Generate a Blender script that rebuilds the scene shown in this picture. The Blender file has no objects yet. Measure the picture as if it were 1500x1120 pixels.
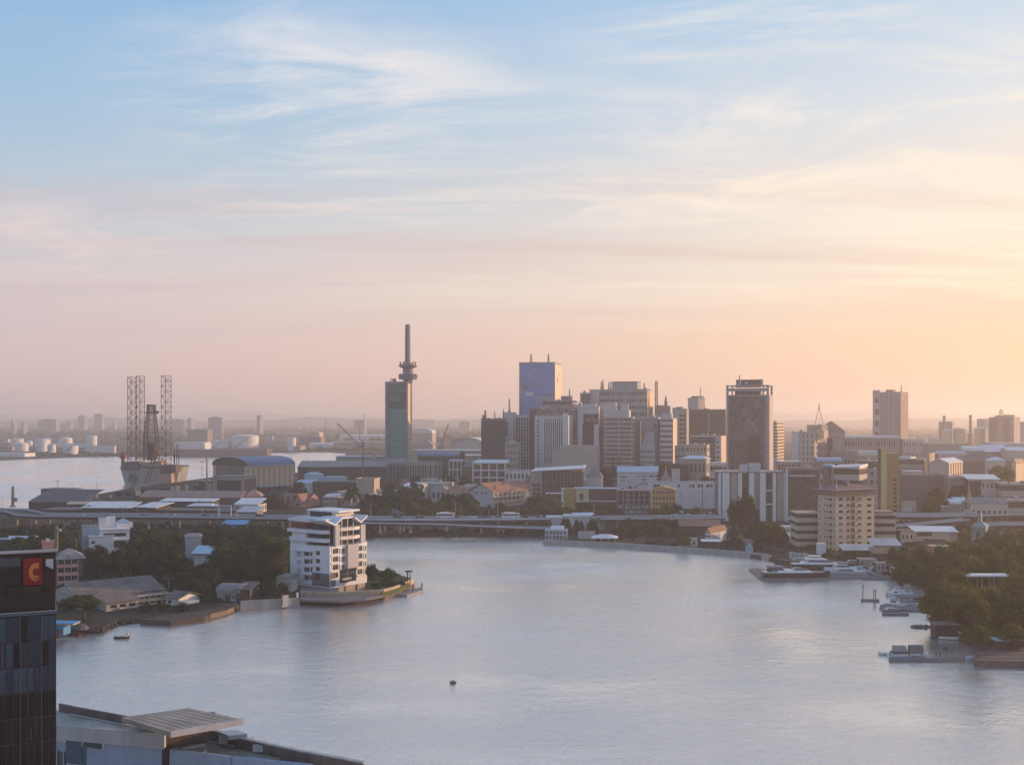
import bpy, bmesh, math, random
from mathutils import Vector, Matrix
R = math.radians
random.seed(7)
SC = bpy.context.scene
COL = SC.collection

# ------------------------------------------------------------------ camera
F, CX, HY, H = 1608.0, 750.0, 612.0, 63.0      # focal length in photo pixels, principal column, horizon row, eye height
cam = bpy.data.cameras.new('camera')
cam.sensor_width = 36.0
cam.lens = 36.0 * F / 1500.0
cam.shift_y = (HY - 560.0) / 1500.0
cam.clip_start, cam.clip_end = 1.0, 60000.0
co = bpy.data.objects.new('camera', cam)
co.location = (0, 0, H)
co.rotation_euler = (R(90), 0, 0)
COL.objects.link(co)
SC.camera = co

# ------------------------------------------------------------------ sky and sun
SUN_AZ, SUN_EL = 67.0, 9.0                        # degrees right of the view axis, degrees above the horizon
SUN_DIR = Vector((math.sin(R(SUN_AZ)) * math.cos(R(SUN_EL)), math.cos(R(SUN_AZ)) * math.cos(R(SUN_EL)), math.sin(R(SUN_EL))))

def lin(c):
    return tuple(((v / 255.0) / 12.92 if v / 255.0 <= 0.04045 else ((v / 255.0 + 0.055) / 1.055) ** 2.4) for v in c) + (1.0,)

world = bpy.data.worlds.new('World')
SC.world = world
world.use_nodes = True
nt = world.node_tree
nt.nodes.clear()
NEW = lambda t: nt.nodes.new(t)
LK = lambda a, b: nt.links.new(a, b)
def wmath(op, a, b=None, clamp=False):
    n = NEW('ShaderNodeMath'); n.operation = op; n.use_clamp = clamp
    for i, v in enumerate((a, b)):
        if v is None: continue
        if isinstance(v, (int, float)): n.inputs[i].default_value = v
        else: LK(v, n.inputs[i])
    return n.outputs[0]
def wramp(fac, stops):
    n = NEW('ShaderNodeValToRGB'); cr = n.color_ramp
    while len(cr.elements) < len(stops): cr.elements.new(0.5)
    for e, (p, c) in zip(cr.elements, stops):
        e.position = p; e.color = c if len(c) == 4 else (c[0], c[1], c[2], 1)
    LK(fac, n.inputs[0]); return n.outputs[0]
def wmix(fac, a, b, mode='MIX'):
    n = NEW('ShaderNodeMix'); n.data_type = 'RGBA'; n.blend_type = mode
    if isinstance(fac, (int, float)): n.inputs[0].default_value = fac
    else: LK(fac, n.inputs[0])
    for i, v in ((6, a), (7, b)):
        if isinstance(v, tuple): n.inputs[i].default_value = v
        else: LK(v, n.inputs[i])
    return n.outputs[2]
tc = NEW('ShaderNodeTexCoord')
vn = NEW('ShaderNodeVectorMath'); vn.operation = 'NORMALIZE'; LK(tc.outputs['Generated'], vn.inputs[0])
DIR = vn.outputs[0]
sx = NEW('ShaderNodeSeparateXYZ'); LK(DIR, sx.inputs[0])
el = wmath('DIVIDE', wmath('ARCSINE', wmath('MAXIMUM', sx.outputs[2], 0.0)), math.pi / 2)    # 0 horizon .. 1 zenith
dn = NEW('ShaderNodeVectorMath'); dn.operation = 'DOT_PRODUCT'; LK(DIR, dn.inputs[0]); dn.inputs[1].default_value = SUN_DIR
ang = wmath('DIVIDE', wmath('ARCCOSINE', dn.outputs['Value']), math.pi)                        # 0 at the sun .. 1 opposite
sky = NEW('ShaderNodeTexSky'); sky.sky_type = 'NISHITA'; sky.sun_disc = False
sky.sun_elevation = R(SUN_EL); sky.sun_rotation = R(SUN_AZ); sky.air_density = 1.2; sky.dust_density = 1.5; sky.ozone_density = 2.0
E = lambda d: d / 90.0
cool = wramp(el, [(0.0, lin((196, 170, 174))), (E(3.5), lin((203, 182, 188))), (E(7), lin((197, 187, 193))), (E(11), lin((166, 189, 208))),
                  (E(15), lin((142, 180, 211))), (E(21), lin((122, 170, 213))), (E(45), lin((112, 150, 192))), (1.0, lin((70, 116, 184)))])
warm = wramp(el, [(0.0, lin((250, 200, 160))), (E(4), lin((255, 212, 168))), (E(7), lin((255, 238, 210))), (E(11), lin((240, 224, 208))),
                  (E(15), lin((220, 221, 222))), (E(21), lin((184, 206, 226))), (E(45), lin((120, 160, 212))), (1.0, lin((70, 116, 184)))])
wf = wramp(ang, [(0.15, (1, 1, 1)), (0.235, (0.95, 0.95, 0.95)), (0.35, (0.50, 0.50, 0.50)), (0.45, (0.22, 0.22, 0.22)), (0.56, (0, 0, 0))])
base = wmix(wf, cool, warm)
# thin cirrus, laid on a flat layer far above (direction divided by its height)
den = wmath('ADD', wmath('MAXIMUM', sx.outputs[2], 0.0), 0.10)
cb = NEW('ShaderNodeCombineXYZ'); LK(wmath('DIVIDE', sx.outputs[0], den), cb.inputs[0]); LK(wmath('DIVIDE', sx.outputs[1], den), cb.inputs[1])
def cirrus(scale, stretch, rot, lo, hi, seed, warp, detail=10.0, rough=0.62, fine=0.25):
    w = NEW('ShaderNodeTexNoise'); w.inputs['Scale'].default_value = 0.55; w.inputs['Detail'].default_value = 3.0
    wm_ = NEW('ShaderNodeVectorMath'); wm_.operation = 'ADD'; wm_.inputs[1].default_value = (seed * 3.1, seed, 0); LK(cb.outputs[0], wm_.inputs[0]); LK(wm_.outputs[0], w.inputs['Vector'])
    ws = NEW('ShaderNodeVectorMath'); ws.operation = 'SUBTRACT'; LK(w.outputs['Color'], ws.inputs[0]); ws.inputs[1].default_value = (0.5, 0.5, 0.5)
    wk = NEW('ShaderNodeVectorMath'); wk.operation = 'SCALE'; LK(ws.outputs[0], wk.inputs[0]); wk.inputs['Scale'].default_value = warp
    wa = NEW('ShaderNodeVectorMath'); wa.operation = 'ADD'; LK(cb.outputs[0], wa.inputs[0]); LK(wk.outputs[0], wa.inputs[1])
    m = NEW('ShaderNodeMapping'); m.inputs['Rotation'].default_value = (0, 0, R(rot)); m.inputs['Location'].default_value = (seed, seed * 1.7, seed * 0.3)
    m.inputs['Scale'].default_value = (scale, scale * stretch, 1); LK(wa.outputs[0], m.inputs[0])
    n = NEW('ShaderNodeTexNoise'); n.inputs['Scale'].default_value = 1.0; n.inputs['Detail'].default_value = detail; n.inputs['Roughness'].default_value = rough
    n.inputs['Distortion'].default_value = fine; LK(m.outputs[0], n.inputs['Vector'])
    return wramp(n.outputs[0], [(lo, (0, 0, 0)), (hi, (1, 1, 1))])
c1 = cirrus(0.95, 1.75, 24, 0.49, 0.645, 3.1, 1.7, 12.0, 0.66, 0.35)
c2 = cirrus(1.5, 4.2, -5, 0.49, 0.66, 11.7, 0.9, 12.0, 0.66, 0.2)
c3 = cirrus(0.22, 1.4, 10, 0.42, 0.62, 5.3, 0.4, 3.0)        # where the wisps gather
def patch(px, py, rx, ry, amp):                               # a gathering of wisps around one direction of the sky
    d = Vector(((px - CX) / F, 1.0, (HY - py) / F)).normalized()
    s = NEW('ShaderNodeVectorMath'); s.operation = 'SUBTRACT'; LK(DIR, s.inputs[0]); s.inputs[1].default_value = d
    q = NEW('ShaderNodeVectorMath'); q.operation = 'MULTIPLY'; LK(s.outputs[0], q.inputs[0]); q.inputs[1].default_value = (F / rx, F / rx, F / ry)
    l = NEW('ShaderNodeVectorMath'); l.operation = 'LENGTH'; LK(q.outputs[0], l.inputs[0])
    return wmath('MULTIPLY', wmath('SUBTRACT', 1.0, l.outputs['Value'], True), amp)
p = patch(470, 130, 330, 130, 1.1)
for a in ((1120, 40, 330, 60, 1.0), (1080, 175, 300, 60, 0.9), (1430, 200, 260, 170, 1.2), (1050, 290, 520, 80, 1.1), (560, 290, 360, 70, 0.9), (60, 375, 280, 70, 1.2), (750, 400, 420, 50, 0.7)):
    p = wmath('MAXIMUM', p, patch(*a))
wisps = wmath('MAXIMUM', wmath('MULTIPLY', c1, 0.8), wmath('MULTIPLY', c2, 0.55))
gather = wmath('ADD', wmath('MULTIPLY', c3, 0.45), wmath('MULTIPLY', p, 1.1), True)
low = wramp(el, [(0.0, (0, 0, 0)), (E(2.5), (0.15, 0.15, 0.15)), (E(6), (1, 1, 1)), (1.0, (1, 1, 1))])
cm = wmath('MULTIPLY', wmath('MULTIPLY', wisps, gather), low, True)
ccool = wramp(el, [(0.0, lin((214, 178, 172))), (E(6), lin((228, 196, 188))), (E(10), lin((240, 220, 212))), (E(16), lin((236, 230, 232))), (1.0, lin((226, 228, 236)))])
ccol = wmix(wf, ccool, lin((255, 238, 214)))
veil = wmix(cm, base, ccol)
# soft grey-mauve bands of stratus low in the sky
b1 = cirrus(0.40, 5.5, 2, 0.44, 0.66, 21.0, 0.5, 8.0)
bb = wramp(el, [(E(3), (0, 0, 0)), (E(6), (0.60, 0.60, 0.60)), (E(10), (0.55, 0.55, 0.55)), (E(14), (0, 0, 0))])
veil = wmix(wmath('MULTIPLY', b1, bb), veil, wmix(wf, lin((196, 180, 190)), lin((226, 194, 172))))
SKY_K = 0.10
mul = NEW('ShaderNodeVectorMath'); mul.operation = 'SCALE'; LK(veil, mul.inputs[0]); mul.inputs['Scale'].default_value = 1.0 / SKY_K
fin = wmix(0.93, sky.outputs[0], mul.outputs[0])
bg = NEW('ShaderNodeBackground'); LK(fin, bg.inputs[0]); bg.inputs[1].default_value = SKY_K
wo = NEW('ShaderNodeOutputWorld'); LK(bg.outputs[0], wo.inputs[0])
world.cycles.sampling_method = 'MANUAL'; world.cycles.sample_map_resolution = 512

sun = bpy.data.lights.new('sun', 'SUN')
sun.energy = 5.0; sun.angle = R(0.6); sun.color = (1.0, 0.60, 0.32)
so = bpy.data.objects.new('sun', sun)
so.rotation_euler = SUN_DIR.to_track_quat('Z', 'Y').to_euler()
COL.objects.link(so)

vs = SC.view_settings
SC.display_settings.display_device = 'sRGB'
vs.view_transform = 'Standard'; vs.look = 'None'; vs.exposure = 0.22; vs.gamma = 1.0; vs.use_curve_mapping = False
SC.render.engine = 'CYCLES'
SC.cycles.use_denoising = True
SC.cycles.max_bounces = 5; SC.cycles.diffuse_bounces = 2; SC.cycles.glossy_bounces = 3; SC.cycles.transmission_bounces = 2; SC.cycles.volume_bounces = 3
SC.cycles.use_adaptive_sampling = True; SC.cycles.adaptive_threshold = 0.02
# ------------------------------------------------------------------ materials
MATS = {}
def mat(col, rough=0.8, var=0.12, scale=0.25, streak=0.0, bump=0.0, metal=0.0, spec=0.3, name=None):
    """painted or bare surface: two close tones mottled by noise, optional rain streaks and fine relief"""
    key = (tuple(col), rough, var, scale, streak, bump, metal, spec)
    if key in MATS: return MATS[key]
    m = bpy.data.materials.new(name or 'surface'); m.use_nodes = True
    t = m.node_tree; b = t.nodes['Principled BSDF']
    b.inputs['Roughness'].default_value = rough; b.inputs['Metallic'].default_value = metal; b.inputs['Specular IOR Level'].default_value = spec
    g = t.nodes.new('ShaderNodeTexCoord')
    n = t.nodes.new('ShaderNodeTexNoise'); n.inputs['Scale'].default_value = scale; n.inputs['Detail'].default_value = 6; n.inputs['Roughness'].default_value = 0.65
    t.links.new(g.outputs['Object'], n.inputs['Vector'])
    r = t.nodes.new('ShaderNodeValToRGB')
    r.color_ramp.elements[0].position = 0.30; r.color_ramp.elements[1].position = 0.72
    r.color_ramp.elements[0].color = tuple(max(0, c * (1 - var)) for c in col[:3]) + (1,)
    r.color_ramp.elements[1].color = tuple(min(1, c * (1 + var * 0.6)) for c in col[:3]) + (1,)
    t.links.new(n.outputs[0], r.inputs[0]); out = r.outputs[0]
    if streak:
        mp = t.nodes.new('ShaderNodeMapping'); mp.inputs['Scale'].default_value = (0.7, 0.7, 0.03)
        n2 = t.nodes.new('ShaderNodeTexNoise'); n2.inputs['Scale'].default_value = 1.0; n2.inputs['Detail'].default_value = 4
        t.links.new(g.outputs['Object'], mp.inputs[0]); t.links.new(mp.outputs[0], n2.inputs['Vector'])
        rr = t.nodes.new('ShaderNodeValToRGB'); rr.color_ramp.elements[0].position = 0.48; rr.color_ramp.elements[1].position = 0.75
        rr.color_ramp.elements[0].color = (0, 0, 0, 1); rr.color_ramp.elements[1].color = (streak, streak, streak, 1)
        t.links.new(n2.outputs[0], rr.inputs[0])
        mx = t.nodes.new('ShaderNodeMix'); mx.data_type = 'RGBA'
        t.links.new(rr.outputs[0], mx.inputs[0]); t.links.new(out, mx.inputs[6]); mx.inputs[7].default_value = (0.10, 0.085, 0.075, 1)
        out = mx.outputs[2]
    t.links.new(out, b.inputs['Base Color'])
    if bump:
        bn = t.nodes.new('ShaderNodeBump'); bn.inputs['Strength'].default_value = bump; bn.inputs['Distance'].default_value = 0.1
        t.links.new(n.outputs[0], bn.inputs['Height']); t.links.new(bn.outputs[0], b.inputs['Normal'])
    MATS[key] = m
    return m
def corrugated(col, pitch=1.0, axis=0, rough=0.55, rust=0.25):
    """ribbed sheet roofing with patchy weathering"""
    key = ('corr', tuple(col), pitch, axis, rust)
    if key in MATS: return MATS[key]
    m = bpy.data.materials.new('ribbed_sheet'); m.use_nodes = True
    t = m.node_tree; b = t.nodes['Principled BSDF']; b.inputs['Roughness'].default_value = rough; b.inputs['Specular IOR Level'].default_value = 0.4
    g = t.nodes.new('ShaderNodeTexCoord')
    n = t.nodes.new('ShaderNodeTexNoise'); n.inputs['Scale'].default_value = 0.22; n.inputs['Detail'].default_value = 8; n.inputs['Roughness'].default_value = 0.7
    t.links.new(g.outputs['Object'], n.inputs['Vector'])
    r = t.nodes.new('ShaderNodeValToRGB'); r.color_ramp.elements[0].position = 0.35; r.color_ramp.elements[1].position = 0.65
    r.color_ramp.elements[0].color = tuple(c * (1 - rust) for c in col) + (1,); r.color_ramp.elements[1].color = tuple(min(1, c * 1.08) for c in col) + (1,)
    t.links.new(n.outputs[0], r.inputs[0]); t.links.new(r.outputs[0], b.inputs['Base Color'])
    w = t.nodes.new('ShaderNodeTexWave'); w.bands_direction = 'X' if axis == 0 else 'Y'; w.inputs['Scale'].default_value = 0.7 / pitch
    t.links.new(g.outputs['Object'], w.inputs['Vector'])
    bn = t.nodes.new('ShaderNodeBump'); bn.inputs['Strength'].default_value = 0.3; bn.inputs['Distance'].default_value = 0.06
    t.links.new(w.outputs[0], bn.inputs['Height']); t.links.new(bn.outputs[0], b.inputs['Normal'])
    MATS[key] = m
    return m
def glass(col=(0.025, 0.032, 0.04), rough=0.12, wob=0.04, scale=0.12, spec=0.6):
    """dark window glass: mirror-like, each stretch of it slightly out of plane"""
    key = ('glass', tuple(col), rough, wob, scale, spec)
    if key in MATS: return MATS[key]
    m = bpy.data.materials.new('window_glass'); m.use_nodes = True
    t = m.node_tree; b = t.nodes['Principled BSDF']; b.inputs['Roughness'].default_value = rough; b.inputs['Specular IOR Level'].default_value = spec
    g = t.nodes.new('ShaderNodeTexCoord')
    n = t.nodes.new('ShaderNodeTexNoise'); n.inputs['Scale'].default_value = scale; n.inputs['Detail'].default_value = 3
    t.links.new(g.outputs['Object'], n.inputs['Vector'])
    v = t.nodes.new('ShaderNodeTexVoronoi'); v.inputs['Scale'].default_value = 0.35
    t.links.new(g.outputs['Object'], v.inputs['Vector'])
    r = t.nodes.new('ShaderNodeMix'); r.data_type = 'RGBA'
    t.links.new(v.outputs['Color'], r.inputs[0])
    r.inputs[6].default_value = tuple(c * 0.65 for c in col) + (1,); r.inputs[7].default_value = tuple(c * 1.5 for c in col) + (1,)
    t.links.new(r.outputs[2], b.inputs['Base Color'])
    bn = t.nodes.new('ShaderNodeBump'); bn.inputs['Strength'].default_value = 1.0; bn.inputs['Distance'].default_value = wob
    t.links.new(n.outputs[0], bn.inputs['Height']); t.links.new(bn.outputs[0], b.inputs['Normal'])
    MATS[key] = m
    return m
def leaf_mat(col, name='foliage'):
    key = ('leaf', tuple(col))
    if key in MATS: return MATS[key]
    m = bpy.data.materials.new(name); m.use_nodes = True
    t = m.node_tree; b = t.nodes['Principled BSDF']; b.inputs['Roughness'].default_value = 0.85; b.inputs['Specular IOR Level'].default_value = 0.08
    oi = t.nodes.new('ShaderNodeObjectInfo'); g = t.nodes.new('ShaderNodeNewGeometry')
    n = t.nodes.new('ShaderNodeTexNoise'); n.inputs['Scale'].default_value = 0.5; n.inputs['Detail'].default_value = 3
    t.links.new(g.outputs['Position'], n.inputs['Vector'])
    a = t.nodes.new('ShaderNodeMath'); a.operation = 'MULTIPLY_ADD'; a.inputs[1].default_value = 0.5
    t.links.new(g.outputs['Random Per Island'], a.inputs[0])
    h = t.nodes.new('ShaderNodeMath'); h.operation = 'MULTIPLY'; h.inputs[1].default_value = 0.5; t.links.new(oi.outputs['Random'], h.inputs[0])
    t.links.new(h.outputs[0], a.inputs[2])
    r = t.nodes.new('ShaderNodeValToRGB')
    r.color_ramp.elements[0].color = (col[0] * 0.6, col[1] * 0.62, col[2] * 0.75, 1); r.color_ramp.elements[1].color = (col[0] * 1.55, col[1] * 1.4, col[2] * 0.9, 1)
    t.links.new(a.outputs[0], r.inputs[0]); t.links.new(r.outputs[0], b.inputs['Base Color'])
    tr = t.nodes.new('ShaderNodeBsdfTranslucent'); tr.inputs[0].default_value = (col[0] * 1.6, col[1] * 1.7, col[2] * 0.7, 1)
    ms = t.nodes.new('ShaderNodeMixShader'); ms.inputs[0].default_value = 0.16 if max(col[:3]) < 0.05 else 0.32
    t.links.new(b.outputs[0], ms.inputs[1]); t.links.new(tr.outputs[0], ms.inputs[2]); t.links.new(ms.outputs[0], t.nodes['Material Output'].inputs[0])
    MATS[key] = m
    return m

# ------------------------------------------------------------------ geometry helpers
def gp(px, py, z=0.0):
    """the point at height z that the photo shows at this pixel"""
    D = (H - z) * F / (py - HY)
    return Vector(((px - CX) / F * D, D, z))
def at(px, py, D):
    return Vector(((px - CX) / F * D, D, H - (py - HY) / F * D))
def zat(py, D): return H - (py - HY) / F * D
def xat(px, D): return (px - CX) / F * D
def dist(py, z=1.5): return (H - z) * F / (py - HY)
BOXF = [(0, 3, 2, 1), (4, 5, 6, 7), (0, 1, 5, 4), (1, 2, 6, 5), (2, 3, 7, 6), (3, 0, 4, 7)]
class MB:
    """collects shapes for one mesh"""
    def __init__(s): s.v = []; s.f = []; s.smooth = False
    def add(s, v, f):
        k = len(s.v); s.v += [tuple(p) for p in v]; s.f += [tuple(i + k for i in q) for q in f]; return s
    def box(s, x0, x1, y0, y1, z0, z1):
        return s.add([(x0, y0, z0), (x1, y0, z0), (x1, y1, z0), (x0, y1, z0), (x0, y0, z1), (x1, y0, z1), (x1, y1, z1), (x0, y1, z1)], BOXF)
    def prism(s, pts, z0, z1):
        n = len(pts)
        a = sum(pts[i][0] * pts[(i + 1) % n][1] - pts[(i + 1) % n][0] * pts[i][1] for i in range(n))
        if a < 0: pts = pts[::-1]
        g = lambda z, i: z[i] if isinstance(z, (list, tuple)) else z
        if a < 0:
            z0 = z0[::-1] if isinstance(z0, (list, tuple)) else z0
            z1 = z1[::-1] if isinstance(z1, (list, tuple)) else z1
        v = [(p[0], p[1], g(z0, i)) for i, p in enumerate(pts)] + [(p[0], p[1], g(z1, i)) for i, p in enumerate(pts)]
        return s.add(v, [tuple(range(n - 1, -1, -1)), tuple(range(n, 2 * n))] + [(i, (i + 1) % n, n + (i + 1) % n, n + i) for i in range(n)])
    def bar(s, a, b, w, h=None):
        a, b = Vector(a), Vector(b); h = h or w; d = (b - a)
        if d.length < 1e-6: return s
        d.normalize(); u = d.cross(Vector((0, 0, 1)))
        u = Vector((1, 0, 0)) if u.length < 1e-4 else u.normalized()
        q = u.cross(d).normalized(); u = u * (w / 2); q = q * (h / 2)
        return s.add([a - u - q, a + u - q, a + u + q, a - u + q, b - u - q, b + u - q, b + u + q, b - u + q], BOXF)
    def tube(s, a, b, r0, r1=None, n=8):
        a, b = Vector(a), Vector(b); r1 = r0 if r1 is None else r1; d = (b - a).normalized(); u = d.cross(Vector((0, 0, 1)))
        u = Vector((1, 0, 0)) if u.length < 1e-4 else u.normalized(); q = d.cross(u)
        c = [u * math.cos(2 * math.pi * i / n) + q * math.sin(2 * math.pi * i / n) for i in range(n)]
        return s.add([a + k * r0 for k in c] + [b + k * r1 for k in c], [tuple(range(n - 1, -1, -1)), tuple(range(n, 2 * n))] + [(i, (i + 1) % n, n + (i + 1) % n, n + i) for i in range(n)])
    def lathe(s, prof, c=(0, 0), n=16):
        m = len(prof); v = []
        for r, z in prof: v += [(c[0] + r * math.cos(2 * math.pi * i / n), c[1] + r * math.sin(2 * math.pi * i / n), z) for i in range(n)]
        f = [(k * n + i, k * n + (i + 1) % n, (k + 1) * n + (i + 1) % n, (k + 1) * n + i) for k in range(m - 1) for i in range(n)]
        return s.add(v, f + [tuple(range(n - 1, -1, -1)), tuple(range((m - 1) * n, m * n))])
    def mesh(s, name, m):
        me = bpy.data.meshes.new(name); me.from_pydata(s.v, [], s.f); me.update()
        if s.smooth:
            for p in me.polygons: p.use_smooth = True
        me.materials.append(m); return me
def link(name, me, parent=None, loc=(0, 0, 0), rz=0.0, **props):
    o = bpy.data.objects.new(name, me); o.location = loc; o.rotation_euler = (0, 0, rz)
    if parent: o.parent = parent
    for k, v in props.items():
        if v is not None: o[k] = v
    COL.objects.link(o); return o
def thing(name, label, cat, loc=(0, 0, 0), rz=0.0, group=None):
    return link(name, None, None, loc, rz, label=label, category=cat, group=group)
PIECE = {}
def piece(parent, name, m, x0, x1, y0, y1, z0, z1, **props):
    """one box-shaped piece as an object of its own; alike pieces share their mesh"""
    k = (round(x1 - x0, 2), round(y1 - y0, 2), round(z1 - z0, 2), m.name)
    if k not in PIECE:
        PIECE[k] = MB().box(0, k[0], 0, k[1], 0, k[2]).mesh(name, m)
    return link(name, PIECE[k], parent, (x0, y0, z0), 0.0, **props)
def lattice(mb, base, h, w0, w1, n, t, sides=4, diag=True):
    """a braced mast or leg: chords, rungs and crossed bracing"""
    b = Vector(base); ang = [math.pi / 4 + i * 2 * math.pi / sides for i in range(sides)]
    P = lambda i, z, w: b + Vector((math.cos(ang[i % sides]) * w, math.sin(ang[i % sides]) * w, z))
    for i in range(sides): mb.bar(P(i, 0, w0), P(i, h, w1), t * 1.5)
    for k in range(n):
        za, zb = h * k / n, h * (k + 1) / n; wa = w0 + (w1 - w0) * k / n; wb = w0 + (w1 - w0) * (k + 1) / n
        for i in range(sides):
            mb.bar(P(i, zb, wb), P(i + 1, zb, wb), t)
            if diag: mb.bar(P(i, za, wa), P(i + 1, zb, wb), t); mb.bar(P(i + 1, za, wa), P(i, zb, wb), t)
            elif (k + i) % 2: mb.bar(P(i, za, wa), P(i + 1, zb, wb), t)
            else: mb.bar(P(i + 1, za, wa), P(i, zb, wb), t)

PLACED = []
def taken(x, y, r):
    for cx, cy, hw, hd, rz in PLACED:
        dx, dy = x - cx, y - cy; u = abs(dx * math.cos(rz) + dy * math.sin(rz)); v = abs(-dx * math.sin(rz) + dy * math.cos(rz))
        if u < hw + r and v < hd + r: return True
    return False
class Bld:
    """a building from its outline in the photo. (x0, xm, x1): columns of its left edge, near corner and right edge;
    turn > 0 shows its right side, turn < 0 its left side. Local frame: x along the front, y into the depth, z up from its foot."""
    def __init__(s, name, label, cat, x0, xm, x1, ytop, D, turn=8.0, d=None, foot=1.5, group=None):
        th = R(abs(turn)); c, sn = math.cos(th), math.sin(th); k = lambda px: (px - CX) / F
        if d and turn >= 0 and xm == x0: xm = x1
        if d and turn < 0 and xm == x1: xm = x0
        X = xat(xm, D); s.D = D
        if not d and turn >= 0:          # turned just far enough for its right side to show as wide as it does
            q = (k(x1) * D - X) / max(1e-6, (sn - k(x1) * c))
            if q <= 3 or q > 60:
                ph = math.atan(k(x1)); th = ph + math.asin(min(.9, max(.03, (k(x1) * D - X) * math.cos(ph) / max(10, min(26, (xm - x0) / F * D * .7))))); c, sn = math.cos(th), math.sin(th)
        if turn >= 0:
            s.w = (X - k(x0) * D) / (c + k(x0) * sn)
            s.d = d if d else (k(x1) * D - X) / (sn - k(x1) * c)
            o = Vector((X - s.w * c, D + s.w * sn, foot)); rz = -th
        else:
            s.w = (k(x1) * D - X) / (c - k(x1) * sn)
            s.d = d if d else (X - k(x0) * D) / (sn + k(x0) * c)
            o = Vector((X, D, foot)); rz = th
        s.foot = foot
        s.h = zat(ytop, D) - foot
        s.h = max(s.h, 2.5)
        s.root = thing(name, label, cat, o, rz, group); s.parts = {}
        cz, sz = math.cos(rz), math.sin(rz); PLACED.append((o.x + cz * s.w / 2 - sz * s.d / 2, o.y + sz * s.w / 2 + cz * s.d / 2, s.w / 2, s.d / 2, rz))
    def z(s, py): return zat(py, s.D) - s.foot
    def u(s, px):
        """front-face coordinate seen at this column"""
        o = s.root.location; rz = s.root.rotation_euler[2]; k = (px - CX) / F
        return (k * o.y - o.x) / (math.cos(rz) - k * math.sin(rz))
    def mb(s, name, m, kind=None):
        key = (name, m.name, kind)
        if key not in s.parts: s.parts[key] = (MB(), m)
        return s.parts[key][0]
    def box(s, name, m, x0, x1, y0, y1, z0, z1, kind=None): s.mb(name, m, kind).box(x0, x1, y0, y1, z0, z1); return s
    def piece(s, name, m, *e, **k): return piece(s.root, name, m, *e, **k)
    def face(s, f, u0, u1, z0, z1, o0, o1):
        if f == 'f': return (u0, u1, -o1, -o0, z0, z1)
        if f == 'r': return (s.w + o0, s.w + o1, u0, u1, z0, z1)
        if f == 'l': return (-o1, -o0, s.d - u1, s.d - u0, z0, z1)
        return (s.w - u1, s.w - u0, s.d + o0, s.d + o1, z0, z1)
    def fw(s, f): return s.w if f in 'fb' else s.d
    def fpiece(s, name, m, f, u0, u1, z0, z1, o0, o1, **k): return s.piece(name, m, *s.face(f, u0, u1, z0, z1, o0, o1), **k)
    def fbox(s, name, m, f, u0, u1, z0, z1, o0, o1, kind=None): s.mb(name, m, kind).box(*s.face(f, u0, u1, z0, z1, o0, o1)); return s
    def core(s, m, name='wall', z0=0.0, z1=None, inset=0.0):
        return s.box(name, m, inset, s.w - inset, inset, s.d - inset, z0, s.h if z1 is None else z1)
    def grid(s, f, wall, pane, cols, rows, u0=None, u1=None, z0=None, z1=None, wf=0.5, hf=0.5, t=0.25, single=False, end=0.0, name='window', sill=None):
        """a wall skin with real openings over the core, a pane at the bottom of each"""
        u0 = 0.0 if u0 is None else u0; u1 = s.fw(f) if u1 is None else u1; z0 = 0.0 if z0 is None else z0; z1 = s.h if z1 is None else z1
        cw = (u1 - u0) / cols; ch = (z1 - z0) / rows; ww = cw * wf; wh = ch * hf
        zs = [z0 + ch * r + (ch - wh) * 0.55 for r in range(rows)]; us = [u0 + cw * c + (cw - ww) / 2 for c in range(cols)]
        W = s.mb('wall_skin', wall, 'stuff' if not single else None)
        prev = z0
        for za in zs + [z1]:
            e = za if za != z1 else z1
            W.box(*s.face(f, u0 - end, u1 + end, prev, e, 0, t)); prev = za + wh
            if za == z1: break
            pu = u0 - end
            for ua in us + [u1 + end]:
                W.box(*s.face(f, pu, ua, za, za + wh, 0, t)); pu = ua + ww
        rg = random.Random(int(u1 * 100) + rows)
        for za in zs:
            for ua in us:
                pn = CURTAIN if rg.random() < .16 else pane
                if rg.random() < .14: s.fbox('cooling_unit', CONCL, f, ua, ua + .8, za - .68, za - .1, t + .002, t + .5, 'stuff')
                if single:
                    o = s.fpiece(name, pn, f, ua - 0.02, ua + ww + 0.02, za - 0.02, za + wh + 0.02, 0.0, 0.06)
                    if sill: s.fbox('sill', sill, f, ua - 0.1, ua + ww + 0.1, za - 0.12, za - 0.001, t + 0.003, t + 0.18, 'stuff')
                else: s.fbox(name, pn, f, ua - 0.02, ua + ww + 0.02, za - 0.02, za + wh + 0.02, 0.0, 0.06, 'stuff')
        return s
    def floors(s, m, n, z0=0.0, z1=None, frac=0.5, out=0.25, single=True, name='spandrel', top=True):
        """one spandrel band round the glazed core at every floor"""
        z1 = s.h if z1 is None else z1; ch = (z1 - z0) / n
        for k in range(n + (1 if top else 0)):
            e = (-out, s.w + out, -out, s.d + out, z0 + ch * k, z0 + ch * (k + frac if k < n else k + 0.12))
            if single: s.piece(name, m, *e)
            else: s.box(name, m, *e, kind='stuff')
        return s
    def fins(s, f, m, n, u0=None, u1=None, z0=0.0, z1=None, wd=0.5, out=0.5, single=False, name='pier'):
        u0 = 0.0 if u0 is None else u0; u1 = s.fw(f) if u1 is None else u1; z1 = s.h if z1 is None else z1
        for k in range(n):
            u = u0 + (u1 - u0) * (k / (n - 1) if n > 1 else 0.5); e = (max(u - wd / 2, u0 - wd), u + wd / 2)
            if single: s.fpiece(name, m, f, e[0], e[1], z0, z1, 0.0, out)
            else: s.fbox(name, m, f, e[0], e[1], z0, z1, 0.0, out, 'stuff')
        return s
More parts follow.
